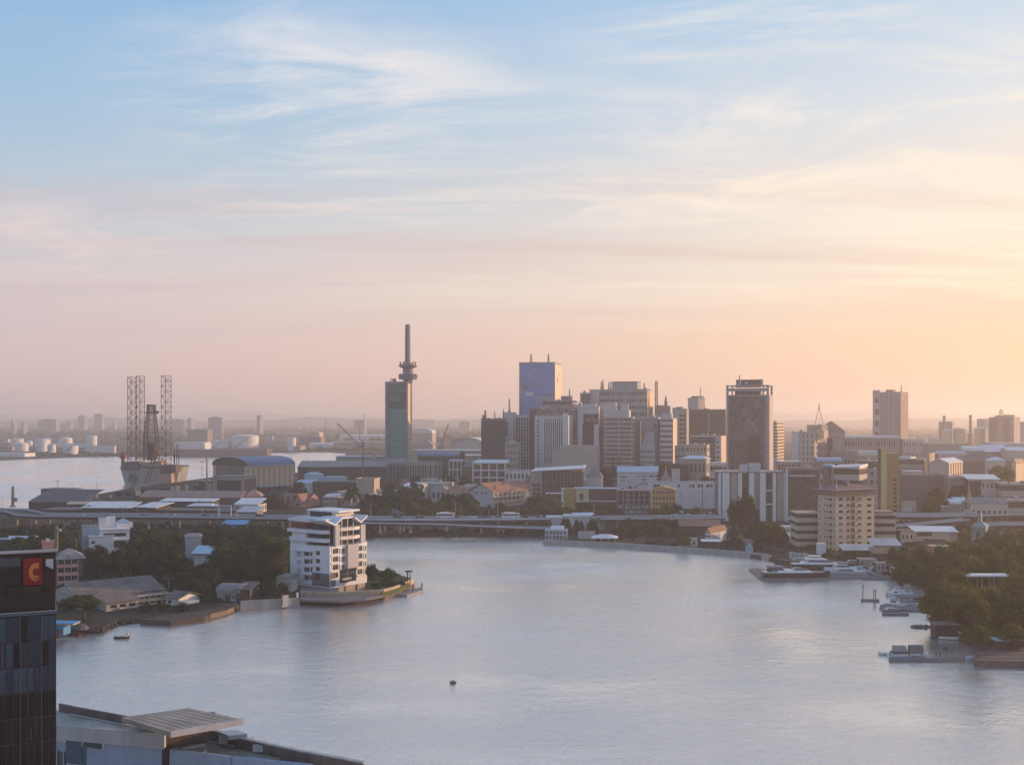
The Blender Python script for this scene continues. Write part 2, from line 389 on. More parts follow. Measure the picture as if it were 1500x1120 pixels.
    def flat(s, m, over=0.0, t=0.35, par=0.0, pm=None, name='roof'):
        s.box(name, m, -over, s.w + over, -over, s.d + over, s.h + 0.004, s.h + t)
        if par:
            pm = pm or m; z = s.h + t; q = over; P = s.mb('parapet', pm)
            P.box(-q, s.w + q, -q, -q + 0.3, z, z + par); P.box(-q, s.w + q, s.d + q - 0.3, s.d + q, z, z + par)
            P.box(-q, -q + 0.3, -q + 0.3, s.d + q - 0.3, z, z + par); P.box(s.w + q - 0.3, s.w + q, -q + 0.3, s.d + q - 0.3, z, z + par)
        return s
    def gable(s, m, rise, axis='x', over=0.5, z=None, x0=None, x1=None, y0=None, y1=None, hip=0.0, t=0.25, wall=None, name='roof'):
        z = s.h if z is None else z; x0 = 0 if x0 is None else x0; x1 = s.w if x1 is None else x1; y0 = 0 if y0 is None else y0; y1 = s.d if y1 is None else y1
        X0, X1, Y0, Y1 = x0 - over, x1 + over, y0 - over, y1 + over; B = s.mb(name, m)
        if axis == 'x':
            c = (Y0 + Y1) / 2; r0, r1 = X0 + hip, X1 - hip
            v = [(X0, Y0, z), (X1, Y0, z), (X1, Y1, z), (X0, Y1, z), (r0, c, z + rise), (r1, c, z + rise)]
            f = [(0, 1, 5, 4), (2, 3, 4, 5), (0, 4, 3), (1, 2, 5), (3, 2, 1, 0)]
        else:
            c = (X0 + X1) / 2; r0, r1 = Y0 + hip, Y1 - hip
            v = [(X0, Y0, z), (X1, Y0, z), (X1, Y1, z), (X0, Y1, z), (c, r0, z + rise), (c, r1, z + rise)]
            f = [(1, 2, 5, 4), (3, 0, 4, 5), (0, 1, 4), (2, 3, 5), (3, 2, 1, 0)]
        if hip <= 0:            # gable ends stand back from the roof edge, in the wall's colour
            G = lambda v, f: link('gable_wall', MB().add(v, f).mesh('gable_wall', wall or m), s.root); k = rise * (1 - over / max(0.1, (c - (Y0 if axis == 'x' else X0))))
            if axis == 'x':
                for X in (x0, x1): G([(X - 0.1, y0, z), (X - 0.1, y1, z), (X - 0.1, c, z + k - 0.02), (X + 0.1, y0, z), (X + 0.1, y1, z), (X + 0.1, c, z + k - 0.02)], [(0, 2, 1), (3, 4, 5), (0, 1, 4, 3), (1, 2, 5, 4), (2, 0, 3, 5)])
                f = [(0, 1, 5, 4), (2, 3, 4, 5)]
            else:
                for Y in (y0, y1): G([(x0, Y - 0.1, z), (x1, Y - 0.1, z), (c, Y - 0.1, z + k - 0.02), (x0, Y + 0.1, z), (x1, Y + 0.1, z), (c, Y + 0.1, z + k - 0.02)], [(0, 1, 2), (3, 5, 4), (0, 3, 4, 1), (1, 4, 5, 2), (2, 5, 3, 0)])
                f = [(1, 2, 5, 4), (3, 0, 4, 5)]
            n = len(v); v2 = v + [(p[0], p[1], p[2] + t) for p in v]; g = []
            for q in f: g += [tuple(q[::-1]), tuple(i + n for i in q)]; g += [(q[i], q[(i + 1) % 4], q[(i + 1) % 4] + n, q[i] + n) for i in range(4)]
            B.add(v2, g)
        else: B.add(v, f)
        return s
    def barrel(s, m, rise, axis='y', over=0.3, z=None, n=14, end=None, x0=None, x1=None, y0=None, y1=None, name='roof'):
        z = s.h if z is None else z; x0 = 0 if x0 is None else x0; x1 = s.w if x1 is None else x1; y0 = 0 if y0 is None else y0; y1 = s.d if y1 is None else y1
        B = s.mb(name, m); a0, a1 = (x0 - over, x1 + over) if axis == 'y' else (y0 - over, y1 + over)
        b0, b1 = (y0 - over, y1 + over) if axis == 'y' else (x0 - over, x1 + over)
        pr = [(a0 + (a1 - a0) * (1 - math.cos(math.pi * i / n)) / 2, z + rise * math.sin(math.pi * i / n) ** 0.8) for i in range(n + 1)]
        P = (lambda a, b, zz: (a, b, zz)) if axis == 'y' else (lambda a, b, zz: (b, a, zz))
        v = [P(a, b0, q) for a, q in pr] + [P(a, b1, q) for a, q in pr]; k = n + 1
        f = [(i, i + 1, k + i + 1, k + i) for i in range(n)]
        B.add(v + [(p[0], p[1], p[2] + 0.2) for p in v], f + [tuple(j + 2 * k for j in reversed(q)) for q in f] + [(i, i + 1, 2 * k + i + 1, 2 * k + i) for i in range(n)] + [(k + i, k + i + 1, 3 * k + i + 1, 3 * k + i) for i in range(n)])
        for b in (b0 + over + 0.02, b1 - over - 0.02):
            link('gable_wall', MB().add([P(a, b, q - 0.03) for a, q in pr], [tuple(range(k))]).mesh('gable_wall', end or m), s.root)
        return s
    def clutter(s, m, n=3, seed=0, lo=0.8, hi=2.6, z=None, box=None):
        """plant rooms, tanks and cooling units on a flat roof"""
        rn = random.Random(seed + int(s.w * 100)); z = (s.h + 0.36) if z is None else z
        x0, x1, y0, y1 = box or (1.0, s.w - 1.0, 1.0, s.d - 1.0)
        for k in range(n):
            a = rn.uniform(lo, hi); b = rn.uniform(lo, hi); c = rn.uniform(0.8, hi * 0.8)
            if x1 - x0 < a + 0.4 or y1 - y0 < b + 0.4: continue
            x = rn.uniform(x0, x1 - a); y = rn.uniform(y0, y1 - b)
            if rn.random() < 0.35: s.parts_tank(m, x + a / 2, y + b / 2, z, min(a, b) / 2, c)
            else: s.piece('roof_unit', m, x, x + a, y, y + b, z, z + c)
        return s
    def parts_tank(s, m, x, y, z, r, h):
        k = ('tank', round(r, 1), round(h, 1), m.name)
        if k not in PIECE: PIECE[k] = MB().lathe([(k[1], 0), (k[1], k[2]), (k[1] * 0.3, k[2] * 1.15)], n=10).mesh('water_tank', m)
        link('water_tank', PIECE[k], s.root, (x, y, z))
    def antenna(s, m, x, y, z, h, w=0.9, n=8, t=0.14, name='antenna_mast'):
        M = MB(); lattice(M, (x, y, z), h, w, w * 0.5, n, t, 3, False); link(name, M.mesh(name, m), s.root); return s
    def done(s):
        for (name, _, kind), (M, m) in s.parts.items():
            if M.v: link(name, M.mesh(name, m), s.root, **({'kind': kind} if kind else {}))
        ch = list(s.root.children); rf = next((c for c in ch if c.name.split('.')[0] == 'roof'), None)
        if rf:                    # what stands on a roof is part of the roof
            for c in ch:
                if c.name.split('.')[0] in ('roof_unit', 'water_tank', 'antenna_mast', 'parapet', 'chimney', 'roof_drum', 'dormer_vent', 'lift_room'): c.parent = rf
        return s
# ------------------------------------------------------------------ water, land, far hills, haze
def structure(name, me): return link(name, me, None, kind='structure')
def water_mat():
    m = bpy.data.materials.new('lagoon_water'); m.use_nodes = True
    t = m.node_tree; b = t.nodes['Principled BSDF']
    b.inputs['Base Color'].default_value = (0.82, 0.775, 0.72, 1); b.inputs['Metallic'].default_value = 0.8; b.inputs['IOR'].default_value = 1.33
    b.inputs['Specular IOR Level'].default_value = 0.62
    g = t.nodes.new('ShaderNodeTexCoord')
    def noise(sc, st, det, rot=0):
        mp = t.nodes.new('ShaderNodeMapping'); mp.inputs['Scale'].default_value = (sc, sc * st, sc); mp.inputs['Rotation'].default_value = (0, 0, R(rot))
        n = t.nodes.new('ShaderNodeTexNoise'); n.inputs['Scale'].default_value = 1.0; n.inputs['Detail'].default_value = det; n.inputs['Roughness'].default_value = 0.6
        t.links.new(g.outputs['Object'], mp.inputs[0]); t.links.new(mp.outputs[0], n.inputs['Vector']); return n.outputs[0]
    big = noise(0.010, 1.8, 5, 12); mid = noise(0.22, 1.25, 6, 18); fine = noise(1.1, 1.2, 4, 25)
    # wind patches: rougher and calmer stretches
    rr = t.nodes.new('ShaderNodeMapRange'); rr.inputs[1].default_value = 0.36; rr.inputs[2].default_value = 0.66; rr.inputs[3].default_value = 0.10; rr.inputs[4].default_value = 0.30
    t.links.new(big, rr.inputs[0]); t.links.new(rr.outputs[0], b.inputs['Roughness'])
    ws = t.nodes.new('ShaderNodeMapRange'); ws.inputs[1].default_value = 0.34; ws.inputs[2].default_value = 0.68; ws.inputs[3].default_value = 0.35; ws.inputs[4].default_value = 1.0
    t.links.new(big, ws.inputs[0])
    b1 = t.nodes.new('ShaderNodeBump'); b1.inputs['Distance'].default_value = 0.42; t.links.new(mid, b1.inputs['Height']); t.links.new(ws.outputs[0], b1.inputs['Strength'])
    b2 = t.nodes.new('ShaderNodeBump'); b2.inputs['Distance'].default_value = 0.25; t.links.new(fine, b2.inputs['Height']); t.links.new(ws.outputs[0], b2.inputs['Strength'])
    t.links.new(b1.outputs[0], b2.inputs['Normal']); t.links.new(b2.outputs[0], b.inputs['Normal'])
    return m
FAR = 17000.0
WIDE = 11500.0
wm = MB(); wm.add([(-WIDE, 20, 0), (WIDE, 20, 0), (WIDE, FAR, 0), (-WIDE, FAR, 0)], [(0, 1, 2, 3)])
structure('water', wm.mesh('water', water_mat()))

def ground_mat():
    m = bpy.data.materials.new('urban_ground'); m.use_nodes = True
    t = m.node_tree; b = t.nodes['Principled BSDF']; b.inputs['Roughness'].default_value = 0.95; b.inputs['Specular IOR Level'].default_value = 0.1
    g = t.nodes.new('ShaderNodeTexCoord'); n = t.nodes.new('ShaderNodeTexNoise'); n.inputs['Scale'].default_value = 0.02; n.inputs['Detail'].default_value = 10; n.inputs['Roughness'].default_value = 0.7
    t.links.new(g.outputs['Object'], n.inputs['Vector'])
    r = t.nodes.new('ShaderNodeValToRGB'); e = r.color_ramp.elements; e[0].position = 0.36; e[0].color = (0.022, 0.032, 0.017, 1); e[1].position = 0.68; e[1].color = (0.085, 0.07, 0.058, 1)
    k = e.new(0.48); k.color = (0.035, 0.038, 0.030, 1)
    t.links.new(n.outputs[0], r.inputs[0]); t.links.new(r.outputs[0], b.inputs['Base Color']); return m
GROUND = ground_mat()
SHORE = [(-260, 985), (60, 940), (88, 931), (150, 926), (172, 914), (215, 910), (262, 909), (300, 903), (335, 896), (350, 888), (330, 886), (352, 893), (400, 890), (438, 884), (442, 880),
         (500, 881), (560, 878), (590, 868), (606, 860), (602, 852), (585, 847), (560, 841), (536, 836), (505, 826), (490, 802), (500, 789), (560, 786), (700, 785), (795, 786), (797, 797), (900, 801), (1000, 808),
         (1080, 814), (1128, 820), (1150, 829), (1200, 832), (1290, 836), (1330, 848), (1362, 860), (1366, 880), (1372, 896), (1388, 908), (1384, 925), (1410, 940), (1432, 948), (1470, 962), (1560, 1000), (1800, 1100)]
pts = [gp(x, y) for x, y in SHORE]
pts += [Vector((WIDE - 5, pts[-1].y, 0)), Vector((WIDE - 5, FAR - 5, 0)), Vector((-WIDE + 5, FAR - 5, 0)), Vector((-WIDE + 5, 1500, 0))]
pts += [gp(x, y) for x, y in ((-500, 680), (0, 674), (100, 670), (165, 668), (250, 667), (330, 664), (480, 662), (508, 664), (500, 674), (490, 684), (452, 693), (430, 694), (330, 698), (200, 716), (120, 730), (60, 746), (0, 752), (-300, 775))]
pts += [Vector((-WIDE + 5, 600, 0)), Vector((-WIDE + 5, 290, 0))]
lm = MB(); lm.prism([(p.x, p.y) for p in pts], -1.0, 1.5)
structure('ground', lm.mesh('ground', GROUND))

def haze():
    m = bpy.data.materials.new('haze_air'); m.use_nodes = True
    t = m.node_tree; t.nodes.clear()
    v = t.nodes.new('ShaderNodeVolumePrincipled'); v.inputs['Color'].default_value = (0.995, 0.935, 0.91, 1); v.inputs['Density'].default_value = HAZE_DENSITY; v.inputs['Anisotropy'].default_value = 0.48
    o = t.nodes.new('ShaderNodeOutputMaterial'); t.links.new(v.outputs[0], o.inputs['Volume'])
    b = MB().box(-WIDE - 100, WIDE + 100, -600, FAR + 100, -2.0, 178.0)
    link('haze', b.mesh('haze', m), None, kind='stuff')
HAZE_DENSITY = 0.00018
# ------------------------------------------------------------------ more building tools: faces read off the photo
def _q(s, f, px, py=None):
    """(u, z) on face f where the photo shows this pixel"""
    rz = s.root.rotation_euler[2]; c, sn = math.cos(rz), math.sin(rz)
    if f == 'f': lx, ly, dx, dy = 0, 0, 1, 0
    elif f == 'r': lx, ly, dx, dy = s.w, 0, 0, 1
    else: lx, ly, dx, dy = 0, s.d, 0, -1
    o = s.root.location; ox, oy = o.x + c * lx - sn * ly, o.y + sn * lx + c * ly; vx, vy = c * dx - sn * dy, sn * dx + c * dy
    k = (px - CX) / F; u = (k * oy - ox) / (vx - k * vy)
    return u, (None if py is None else zat(py, oy + u * vy) - s.foot)
Bld.q = _q
def _rect(s, f, x0, y0, x1, y1):
    m = (x0 + x1) / 2; za = s.q(f, m, y1)[1]; zb = s.q(f, m, y0)[1]
    return s.q(f, x0)[0], s.q(f, x1)[0], za, zb
Bld.rect = _rect
def _skin(s, f, wall, rects, t=0.3, u0=None, u1=None, z0=0.0, z1=None, name='wall_skin', kind=None, o=0.0):
    u0 = (-t if f in 'fb' else 0.0) if u0 is None else u0; u1 = (s.w + t if f in 'fb' else s.d) if u1 is None else u1; z1 = s.h if z1 is None else z1
    rects = [(max(u0, a), min(u1, b), max(z0, c), min(z1, d)) for a, b, c, d in rects]; rects = [r for r in rects if r[1] > r[0] and r[3] > r[2]]
    zs = sorted({z0, z1, *[r[2] for r in rects], *[r[3] for r in rects]}); B = s.mb(name, wall, kind)
    for za, zb in zip(zs, zs[1:]):
        if zb - za < 1e-4: continue
        m = (za + zb) / 2; cut = sorted([r for r in rects if r[2] < m < r[3]]); p = u0
        for r in cut:
            if r[0] > p + 1e-4: B.box(*s.face(f, p, r[0], za, zb, o, o + t))
            p = max(p, r[1])
        if u1 > p + 1e-4: B.box(*s.face(f, p, u1, za, zb, o, o + t))
    return s
Bld.skin = _skin
def _holes(s, f, wall, pane, rects, t=0.3, name='window', single=True, frame=None, **k):
    """a skin with openings and a pane set deep in each"""
    s.skin(f, wall, rects, t, **k)
    for a, b, c, d in rects:
        e = s.face(f, a + 0.01, b - 0.01, c + 0.01, d - 0.01, 0.0, 0.07)
        if single: o = s.piece(name, CURTAIN if (a * 7.3 + c * 3.1) % 1 < .18 else pane, *e)
        else: s.box(name, pane, *e, kind='stuff')
        if frame and single:
            m = (a + b) / 2; FB = MB(); e0 = (e[0], e[2], e[4])
            for q in ((m - 0.04, m + 0.04, c, d, 0.071, 0.13), (a, b, c, c + 0.10, 0.131, 0.2), (a, b, c + (d - c) * .62, c + (d - c) * .62 + .07, 0.131, 0.18)):
                g = s.face(f, *q); FB.box(g[0] - e0[0], g[1] - e0[0], g[2] - e0[1], g[3] - e0[1], g[4] - e0[2], g[5] - e0[2])
            link('frame', FB.mesh('frame', frame), o)
    return s
Bld.holes = _holes
def world_prism(root, name, m, pts, z0, z1, kind=None):
    """a slab or wall given by world points"""
    o = root.location
    g = lambda z: [v - o.z for v in z] if isinstance(z, (list, tuple)) else z - o.z
    return link(name, MB().prism([(p[0] - o.x, p[1] - o.y) for p in pts], g(z0), g(z1)).mesh(name, m), root, **({'kind': kind} if kind else {}))
def px_slab(root, name, m, px, z, t, z2=None):
    return world_prism(root, name, m, [gp(x, y, z) for x, y in px], z - t if z2 is None else z2, z)
def px_wall(root, name, m, a, b, z0, z1, t=0.4, zr=None):
    """a straight wall between two pixels read at height zr"""
    p, q = gp(a[0], a[1], z1 if zr is None else zr), gp(b[0], b[1], z1 if zr is None else zr); d = (q - p); d.z = 0; d.normalize(); n = Vector((-d.y, d.x, 0)) * t
    return world_prism(root, name, m, [p, q, q + n, p + n], z0, z1)

WHITE = mat((0.68, 0.69, 0.70), 0.7, 0.08, 0.3, 0.12); WHITE2 = mat((0.60, 0.60, 0.60), 0.75, 0.12, 0.25, 0.25)
CREAM = mat((0.58, 0.50, 0.38), 0.75, 0.10, 0.3, 0.18); BEIGE = mat((0.44, 0.38, 0.31), 0.8, 0.12, 0.3, 0.25)
CONC = mat((0.34, 0.33, 0.32), 0.85, 0.18, 0.25, 0.35); CONCD = mat((0.20, 0.19, 0.185), 0.88, 0.2, 0.25, 0.3); CONCL = mat((0.46, 0.45, 0.45), 0.85, 0.14, 0.25, 0.3)
BLUEG = mat((0.36, 0.42, 0.50), 0.7, 0.10, 0.3, 0.15); DARK = mat((0.045, 0.042, 0.045), 0.7, 0.2, 0.4); DARKB = mat((0.075, 0.06, 0.052), 0.8, 0.2, 0.3, 0.2)
BROWN = mat((0.16, 0.11, 0.085), 0.8, 0.18, 0.3, 0.2); PINK = mat((0.52, 0.27, 0.22), 0.8, 0.12, 0.3, 0.2); ORANGE = mat((0.55, 0.30, 0.13), 0.8, 0.1, 0.3, 0.15)
TAN = mat((0.48, 0.40, 0.24), 0.75, 0.08, 0.3, 0.1); YEL = mat((0.62, 0.52, 0.24), 0.75, 0.08, 0.3, 0.12)
TILE = corrugated((0.36, 0.16, 0.10), 0.5, 0, 0.8, 0.3); TILEB = corrugated((0.26, 0.14, 0.10), 0.5, 0, 0.8, 0.3)
RMETAL = corrugated((0.46, 0.48, 0.50), 0.9, 0, 0.5, 0.25); RWHITE = corrugated((0.66, 0.67, 0.68), 0.9, 0, 0.5, 0.12); RBLUE = corrugated((0.09, 0.17, 0.30), 0.9, 0, 0.5, 0.2)
RLBLUE = corrugated((0.30, 0.42, 0.54), 0.9, 0, 0.5, 0.15); RGREY = corrugated((0.25, 0.235, 0.225), 0.9, 0, 0.65, 0.35); RRUST = corrugated((0.20, 0.13, 0.10), 0.9, 0, 0.7, 0.4); RDARK = corrugated((0.085, 0.08, 0.08), 0.9, 0, 0.6, 0.3)
CURTAIN = mat((.20, .18, .165), .6, .3, 1.0); GL = glass(); GLB = glass((0.02, 0.035, 0.05)); GLG = glass((0.05, 0.11, 0.11), 0.15); GLR = glass((0.05, 0.045, 0.045), 0.2); SHUT = mat((0.05, 0.045, 0.045), 0.5, 0.3, 1.0)
STEEL = mat((0.16, 0.16, 0.17), 0.6, 0.2, 0.8, metal=0.3); RUSTY = mat((0.17, 0.055, 0.038), 0.8, 0.3, 0.5); POLE = mat((0.30, 0.29, 0.28), 0.6, 0.15, 0.5)
LOUV = mat((0.40, 0.41, 0.43), 0.6, 0.1, 0.5); ROOFC = mat((0.36, 0.34, 0.32), 0.9, 0.22, 0.15); ROOFD = mat((0.17, 0.16, 0.155), 0.9, 0.25, 0.15)

# ------------------------------------------------------------------ near left edge: dark tower with the red sign
b = Bld('office_tower', 'dark brown and blue glass tower at the near left edge with a red sign', 'tower', -66, -66, 81.5, 811, 100, -23.5, d=16)
TW_CLAD = mat((0.036, 0.026, 0.022), 0.75, 0.35, 0.5, 0.1, 0.15); TW_FR = mat((0.035, 0.035, 0.04), 0.5, 0.2, 0.5)
zb = b.z(905)
b.core(DARK, 'wall', 0, b.h - 4.5, 0.02); b.box('parapet_wall', DARK, 0.0, b.w, 0.02, 0.4, b.h - 4.49, b.h - 0.2)
nC = 6
for r in range(3):                                    # cladding panels in three courses, joints open
    z0 = zb + 0.3 + (b.h - 0.5 - zb) / 3 * r; z1 = z0 + (b.h - 0.5 - zb) / 3 - 0.05
    for c in range(nC):
        w = b.w / nC
        b.fpiece('panel', TW_CLAD, 'f', w * c, w * (c + 1) - 0.04, z0, z1, 0.0, 0.10 + 0.012 * ((c * 7 + r * 3) % 3))
b.box('coping', mat((0.30, 0.31, 0.32), 0.5), -0.2, b.w + 0.15, -0.16, 0.5, b.h - 0.2, b.h)
b.box('ledge', mat((0.05, 0.09, 0.13), 0.4), -0.3, b.w + 0.12, -0.45, b.d, zb - 0.12, zb + 0.16); b.box('ledge_trim', mat((0.28, 0.27, 0.26), 0.5), -0.3, b.w + 0.1, -0.48, -0.42, zb + 0.17, zb + 0.24)
u0, u1, za, ze = b.rect('f', 12, 858, 60, 868); b.fpiece('ledge', TW_CLAD, 'f', u0, u1, za, ze, 0.12, 0.5)
u0, u1, za, ze = b.rect('f', -60, 818, 30, 828); b.fpiece('window', GLB, 'f', u0, u1, za - 0.2, ze, 0.05, 0.14)
rn = random.Random(3); GP = [glass((0.006, 0.030, 0.052), 0.12, 0.05, 0.5, 0.35), glass((0.012, 0.058, 0.090), 0.2, 0.05, 0.4, 0.4), glass((0.012, 0.013, 0.016), 0.16, 0.06, 0.6, 0.22), glass((0.005, 0.008, 0.013), 0.1, 0.05, 0.5, 0.2), mat((0.028, 0.022, 0.020), 0.6, 0.5, 1.5, spec=0.15)]
rows = 9; ph = 2.35; ncol = 14
for r in range(rows):
    z1 = zb - 0.35 - ph * r; z0 = z1 - ph + 0.1
    for c in range(ncol):
        w = b.w / ncol
        g = GP[1 if rn.random() < .5 else 0] if r < 3 and rn.random() < 0.85 else rn.choice(GP[2:] + GP[3:])
        o = b.fpiece('pane', g, 'f', w * c + 0.03, w * (c + 1) - 0.03, z0, z1, 0.0, 0.05); o.rotation_euler = (R(rn.uniform(-0.9, 0.9)), 0, R(rn.uniform(-2.2, 2.2)))
    b.fpiece('transom', TW_FR, 'f', -0.02, b.w + 0.02, z1, z1 + 0.1, 0.0, 0.14)
    for c in range(3): b.fpiece('pane', GP[3], 'r', b.d / 3 * c + 0.05, b.d / 3 * (c + 1) - 0.05, z0, z1, 0.0, 0.05)
REFL = [mat((.075, .066, .06), .7, .3, 2), mat((.035, .055, .07), .6, .3, 2), mat((.11, .10, .095), .7, .3, 2)]
for k in range(90):            # thin strips before the glass, coloured as its streaks of reflection
    r = int(rn.triangular(0, rows, rows)); u = rn.uniform(.1, b.w - .3); z1 = zb - .4 - ph * r; b.fpiece('reflection_strip', rn.choice(REFL), 'f', u, u + rn.uniform(.03, .11), z1 - ph * rn.uniform(.35, .95), z1 - .02, .052, .06)
for c in range(ncol + 1):
    u = b.w / ncol * c
    b.fpiece('mullion', TW_FR if c % 3 else mat((0.10, 0.095, 0.09), 0.5), 'f', u - 0.03, u + 0.03, zb - 0.35 - ph * rows, zb - 0.13, 0.05, 0.15 if c % 3 else 0.22)
u0, u1, za, ze = b.rect('f', 67, 818, 78, 833); b.fbox('plate', mat((0.36, 0.37, 0.40), 0.6), 'f', u0, u1, za + 0.35, ze, 0.13, 0.2)
b.mb('plate', mat((0.36, 0.37, 0.40), 0.6)).add([(u0, -0.2, za + 0.35), (u1, -0.2, za), (u1, -0.2, za + 0.35), (u0, -0.13, za + 0.35), (u1, -0.13, za), (u1, -0.13, za + 0.35)], [(0, 1, 2), (3, 5, 4), (0, 3, 4, 1), (1, 4, 5, 2)])
b.done()
# the sign: red board, orange C with a bite out of its right side
u0, u1, za, ze = b.rect('f', 34, 817, 62, 856)
sg = thing('sign', 'square red sign with an orange letter C on the brown tower', 'sign', b.root.matrix_basis @ Vector((u0, -0.14, za)), b.root.rotation_euler[2])
W, Hh = u1 - u0, ze - za
link('board', MB().box(0, W, -0.14, 0, 0, Hh).mesh('board', mat((0.17, 0.014, 0.012), 0.6, 0.15)), sg)
M = MB(); n = 18; cx, cz = W * 0.66, Hh * 0.49; A, Bv = W * 0.38, Hh * 0.34; a2, b2 = A * 0.46, Bv * 0.42
P = []
for i in range(n + 1):
    t = R(90) + R(180) * i / n
    P.append(((cx + A * math.cos(t), cz + Bv * math.sin(t)), (cx + a2 * math.cos(t), cz + b2 * math.sin(t))))
for (o0, i0), (o1, i1) in zip(P, P[1:]): M.prism([o0, o1, i1, i0], 0.14, 0.19)
M.prism([(cx, cz + b2), (cx + W * 0.16, cz + b2), (cx + W * 0.16, cz + Bv), (cx, cz + Bv)], 0.14, 0.19); M.prism([(cx, cz - Bv), (cx + W * 0.16, cz - Bv * 0.85), (cx + W * 0.16, cz - b2 * 1.1), (cx, cz - b2)], 0.14, 0.19)
M.v = [(x, -z, y) for x, y, z in M.v]
link('letter', M.mesh('letter', mat((0.42, 0.145, 0.04), 0.6, 0.15)), sg)
M = MB().prism([(cx - W * 0.1, cz - Bv * 0.80), (cx + W * 0.16, cz - Bv * 0.80), (cx + W * 0.16, cz - Bv * 0.64), (cx - W * 0.1, cz - Bv * 0.68)], 0.195, 0.205); M.v = [(x, -z, y) for x, y, z in M.v]
link('stripe', M.mesh('stripe', mat((0.12, 0.035, 0.03), 0.6)), sg)

# ------------------------------------------------------------------ near bottom: grey building with slanting roof slabs
zr = 24.0
RT = mat((0.36, 0.315, 0.26), 0.9, 0.4, 0.22, 0, 0.1); RT2 = mat((0.42, 0.375, 0.31), 0.9, 0.35, 0.2); FAS = mat((0.42, 0.43, 0.44), 0.7, 0.15, 0.3, 0.3); RTW = mat((0.30, 0.385, 0.50), 0.75, 0.1, 0.2, 0.2); PARA = mat((0.17, 0.14, 0.125), 0.85, 0.3, 0.5, 0.4)
root = thing('waterside_building', 'grey blue flat roofed building with slanting canopy slabs at the bottom edge', 'building', gp(250, 1100, zr) * 1.0 - Vector((0, 0, zr - 1.5)))
body = [gp(x, y, 22.5) for x, y in ((40, 1082), (86, 1085), (152, 1098), (158, 1092), (255, 1104), (452, 1124), (530, 1126), (440, 1106), (345, 1088), (236, 1068), (86, 1040), (40, 1032))]
world_prism(root, 'wall', RTW, body, 1.5, 22.5)
px_slab(root, 'roof_terrace', RT, ((195, 1090), (236, 1076), (300, 1079), (345, 1088), (425, 1107), (385, 1113)), 23.4, 0.8)
px_slab(root, 'roof_slab', RT2, ((40, 1032), (86, 1039), (180, 1057), (236, 1068), (242, 1074), (86, 1062), (40, 1060)), 25.6, 1.3)
px_slab(root, 'canopy', RT, ((178, 1050), (276, 1036.5), (356, 1053), (248, 1071.5)), 27.4, 0.55)
px_slab(root, 'canopy_seam', mat((0.52, 0.50, 0.46), 0.85), ((216, 1046.5), (219, 1046), (322, 1060.5), (318, 1061)), 27.43, 0.02)
px_wall(root, 'fascia', FAS, (86, 1062), (243, 1076), 24.0, 25.72, -0.3, 25.6)
px_wall(root, 'fascia', FAS, (250, 1071.5), (357, 1053), 26.75, 27.46, 0.25, 27.4)
for k in range(1, 9):
    f = k / 9; a0, a1 = (178 + 98 * f, 1050 - 13.5 * f), (248 + 108 * f, 1071.5 - 18.5 * f); px_wall(root, 'roof_seam', mat((0.32, 0.285, 0.24), .9), a0, a1, 27.402, 27.425, 0.1, 27.4)
for k in range(1, 9):
    f = k / 9; a0, a1 = (86 + 150 * f, 1039 + 29 * f), (86 + 156 * f - 4, 1061 + 12.5 * f); px_wall(root, 'roof_seam', mat((0.38, 0.345, 0.29), .9), a0, a1, 25.602, 25.63, 0.12, 25.6)
for k in range(1, 8):
    f = k / 8; a0, a1 = (236 + 109 * f, 1076 + 12 * f), (195 + 190 * f, 1090 + 23 * f); px_wall(root, 'roof_seam', mat((0.29, 0.255, 0.21), .9), a0, a1, 23.402, 23.43, 0.14, 23.4)
for x0, y0, x1, y1, z in ((262, 1079, 420, 1108, 23.4), (100, 1047, 230, 1072, 25.6)): px_wall(root, 'cable_tray', FAS, (x0, y0), (x1, y1), z + .06, z + .2, .25, z)
for x, y, a in ((288, 1085, 1.4), (320, 1092, 1.1), (352, 1096, 1.6), (370, 1104, 1.2)):
    q = gp(x, y, 23.4) - root.location; link('cooling_unit', MB().box(q.x, q.x + a, q.y, q.y + a * .8, q.z + .25, q.z + 1.0).mesh('cooling_unit', CONCL), root)
px_wall(root, 'beam', PARA, (240, 1074), (316, 1063), 23.5, 26.8, 0.8, 25.2)
rail = [(86, 1030), (110, 1035), (135, 1039.5), (160, 1044), (185, 1049)]
for p, q in zip(rail, rail[1:]): px_wall(root, 'parapet_panel', PARA, p, (q[0] - 0.5, q[1] - 0.1), 25.0, 26.6, 0.3, 26.6)
rail = [(300, 1070), (332, 1073.5), (347, 1081), (372, 1086), (398, 1092), (425, 1097.5), (440, 1101), (470, 1106), (500, 1112), (532, 1118)]
for p, q in zip(rail, rail[1:]): px_wall(root, 'parapet_panel', PARA, p, (q[0] - 0.6, q[1] - 0.1), 22.5, 24.6, 0.35, 24.6)
for p, q in zip(rail, rail[1:]): px_wall(root, 'coping', FAS, p, q, 24.605, 24.75, 0.5, 24.6)
px_slab(root, 'skylight', mat((0.30, 0.36, 0.42), 0.3), ((318, 1070), (345, 1068), (362, 1074), (335, 1077)), 25.2, 0.5)
for a, c in (((155, 1086), (248, 1095)), ((251, 1095.5), (340, 1106)), ((343, 1106.5), (459, 1118))): px_wall(root, 'front_parapet', RTW, a, c, 21.0, 24.0, -0.4, 24.0)
px_wall(root, 'downpipe', DARK, (243, 1094), (251, 1095), 10, 24.2, -0.7, 24.0)
for x, y in ((124, 1046), (346, 1090)): 
    p = gp(x, y, 25.6 if x < 200 else 23.4); link('roof_vent', MB().lathe([(0.28, 0), (0.28, 0.35), (0.42, 0.36), (0.42, 0.5), (0.1, 0.62)], (0, 0), 10).mesh('roof_vent', WHITE), root, p - root.location)
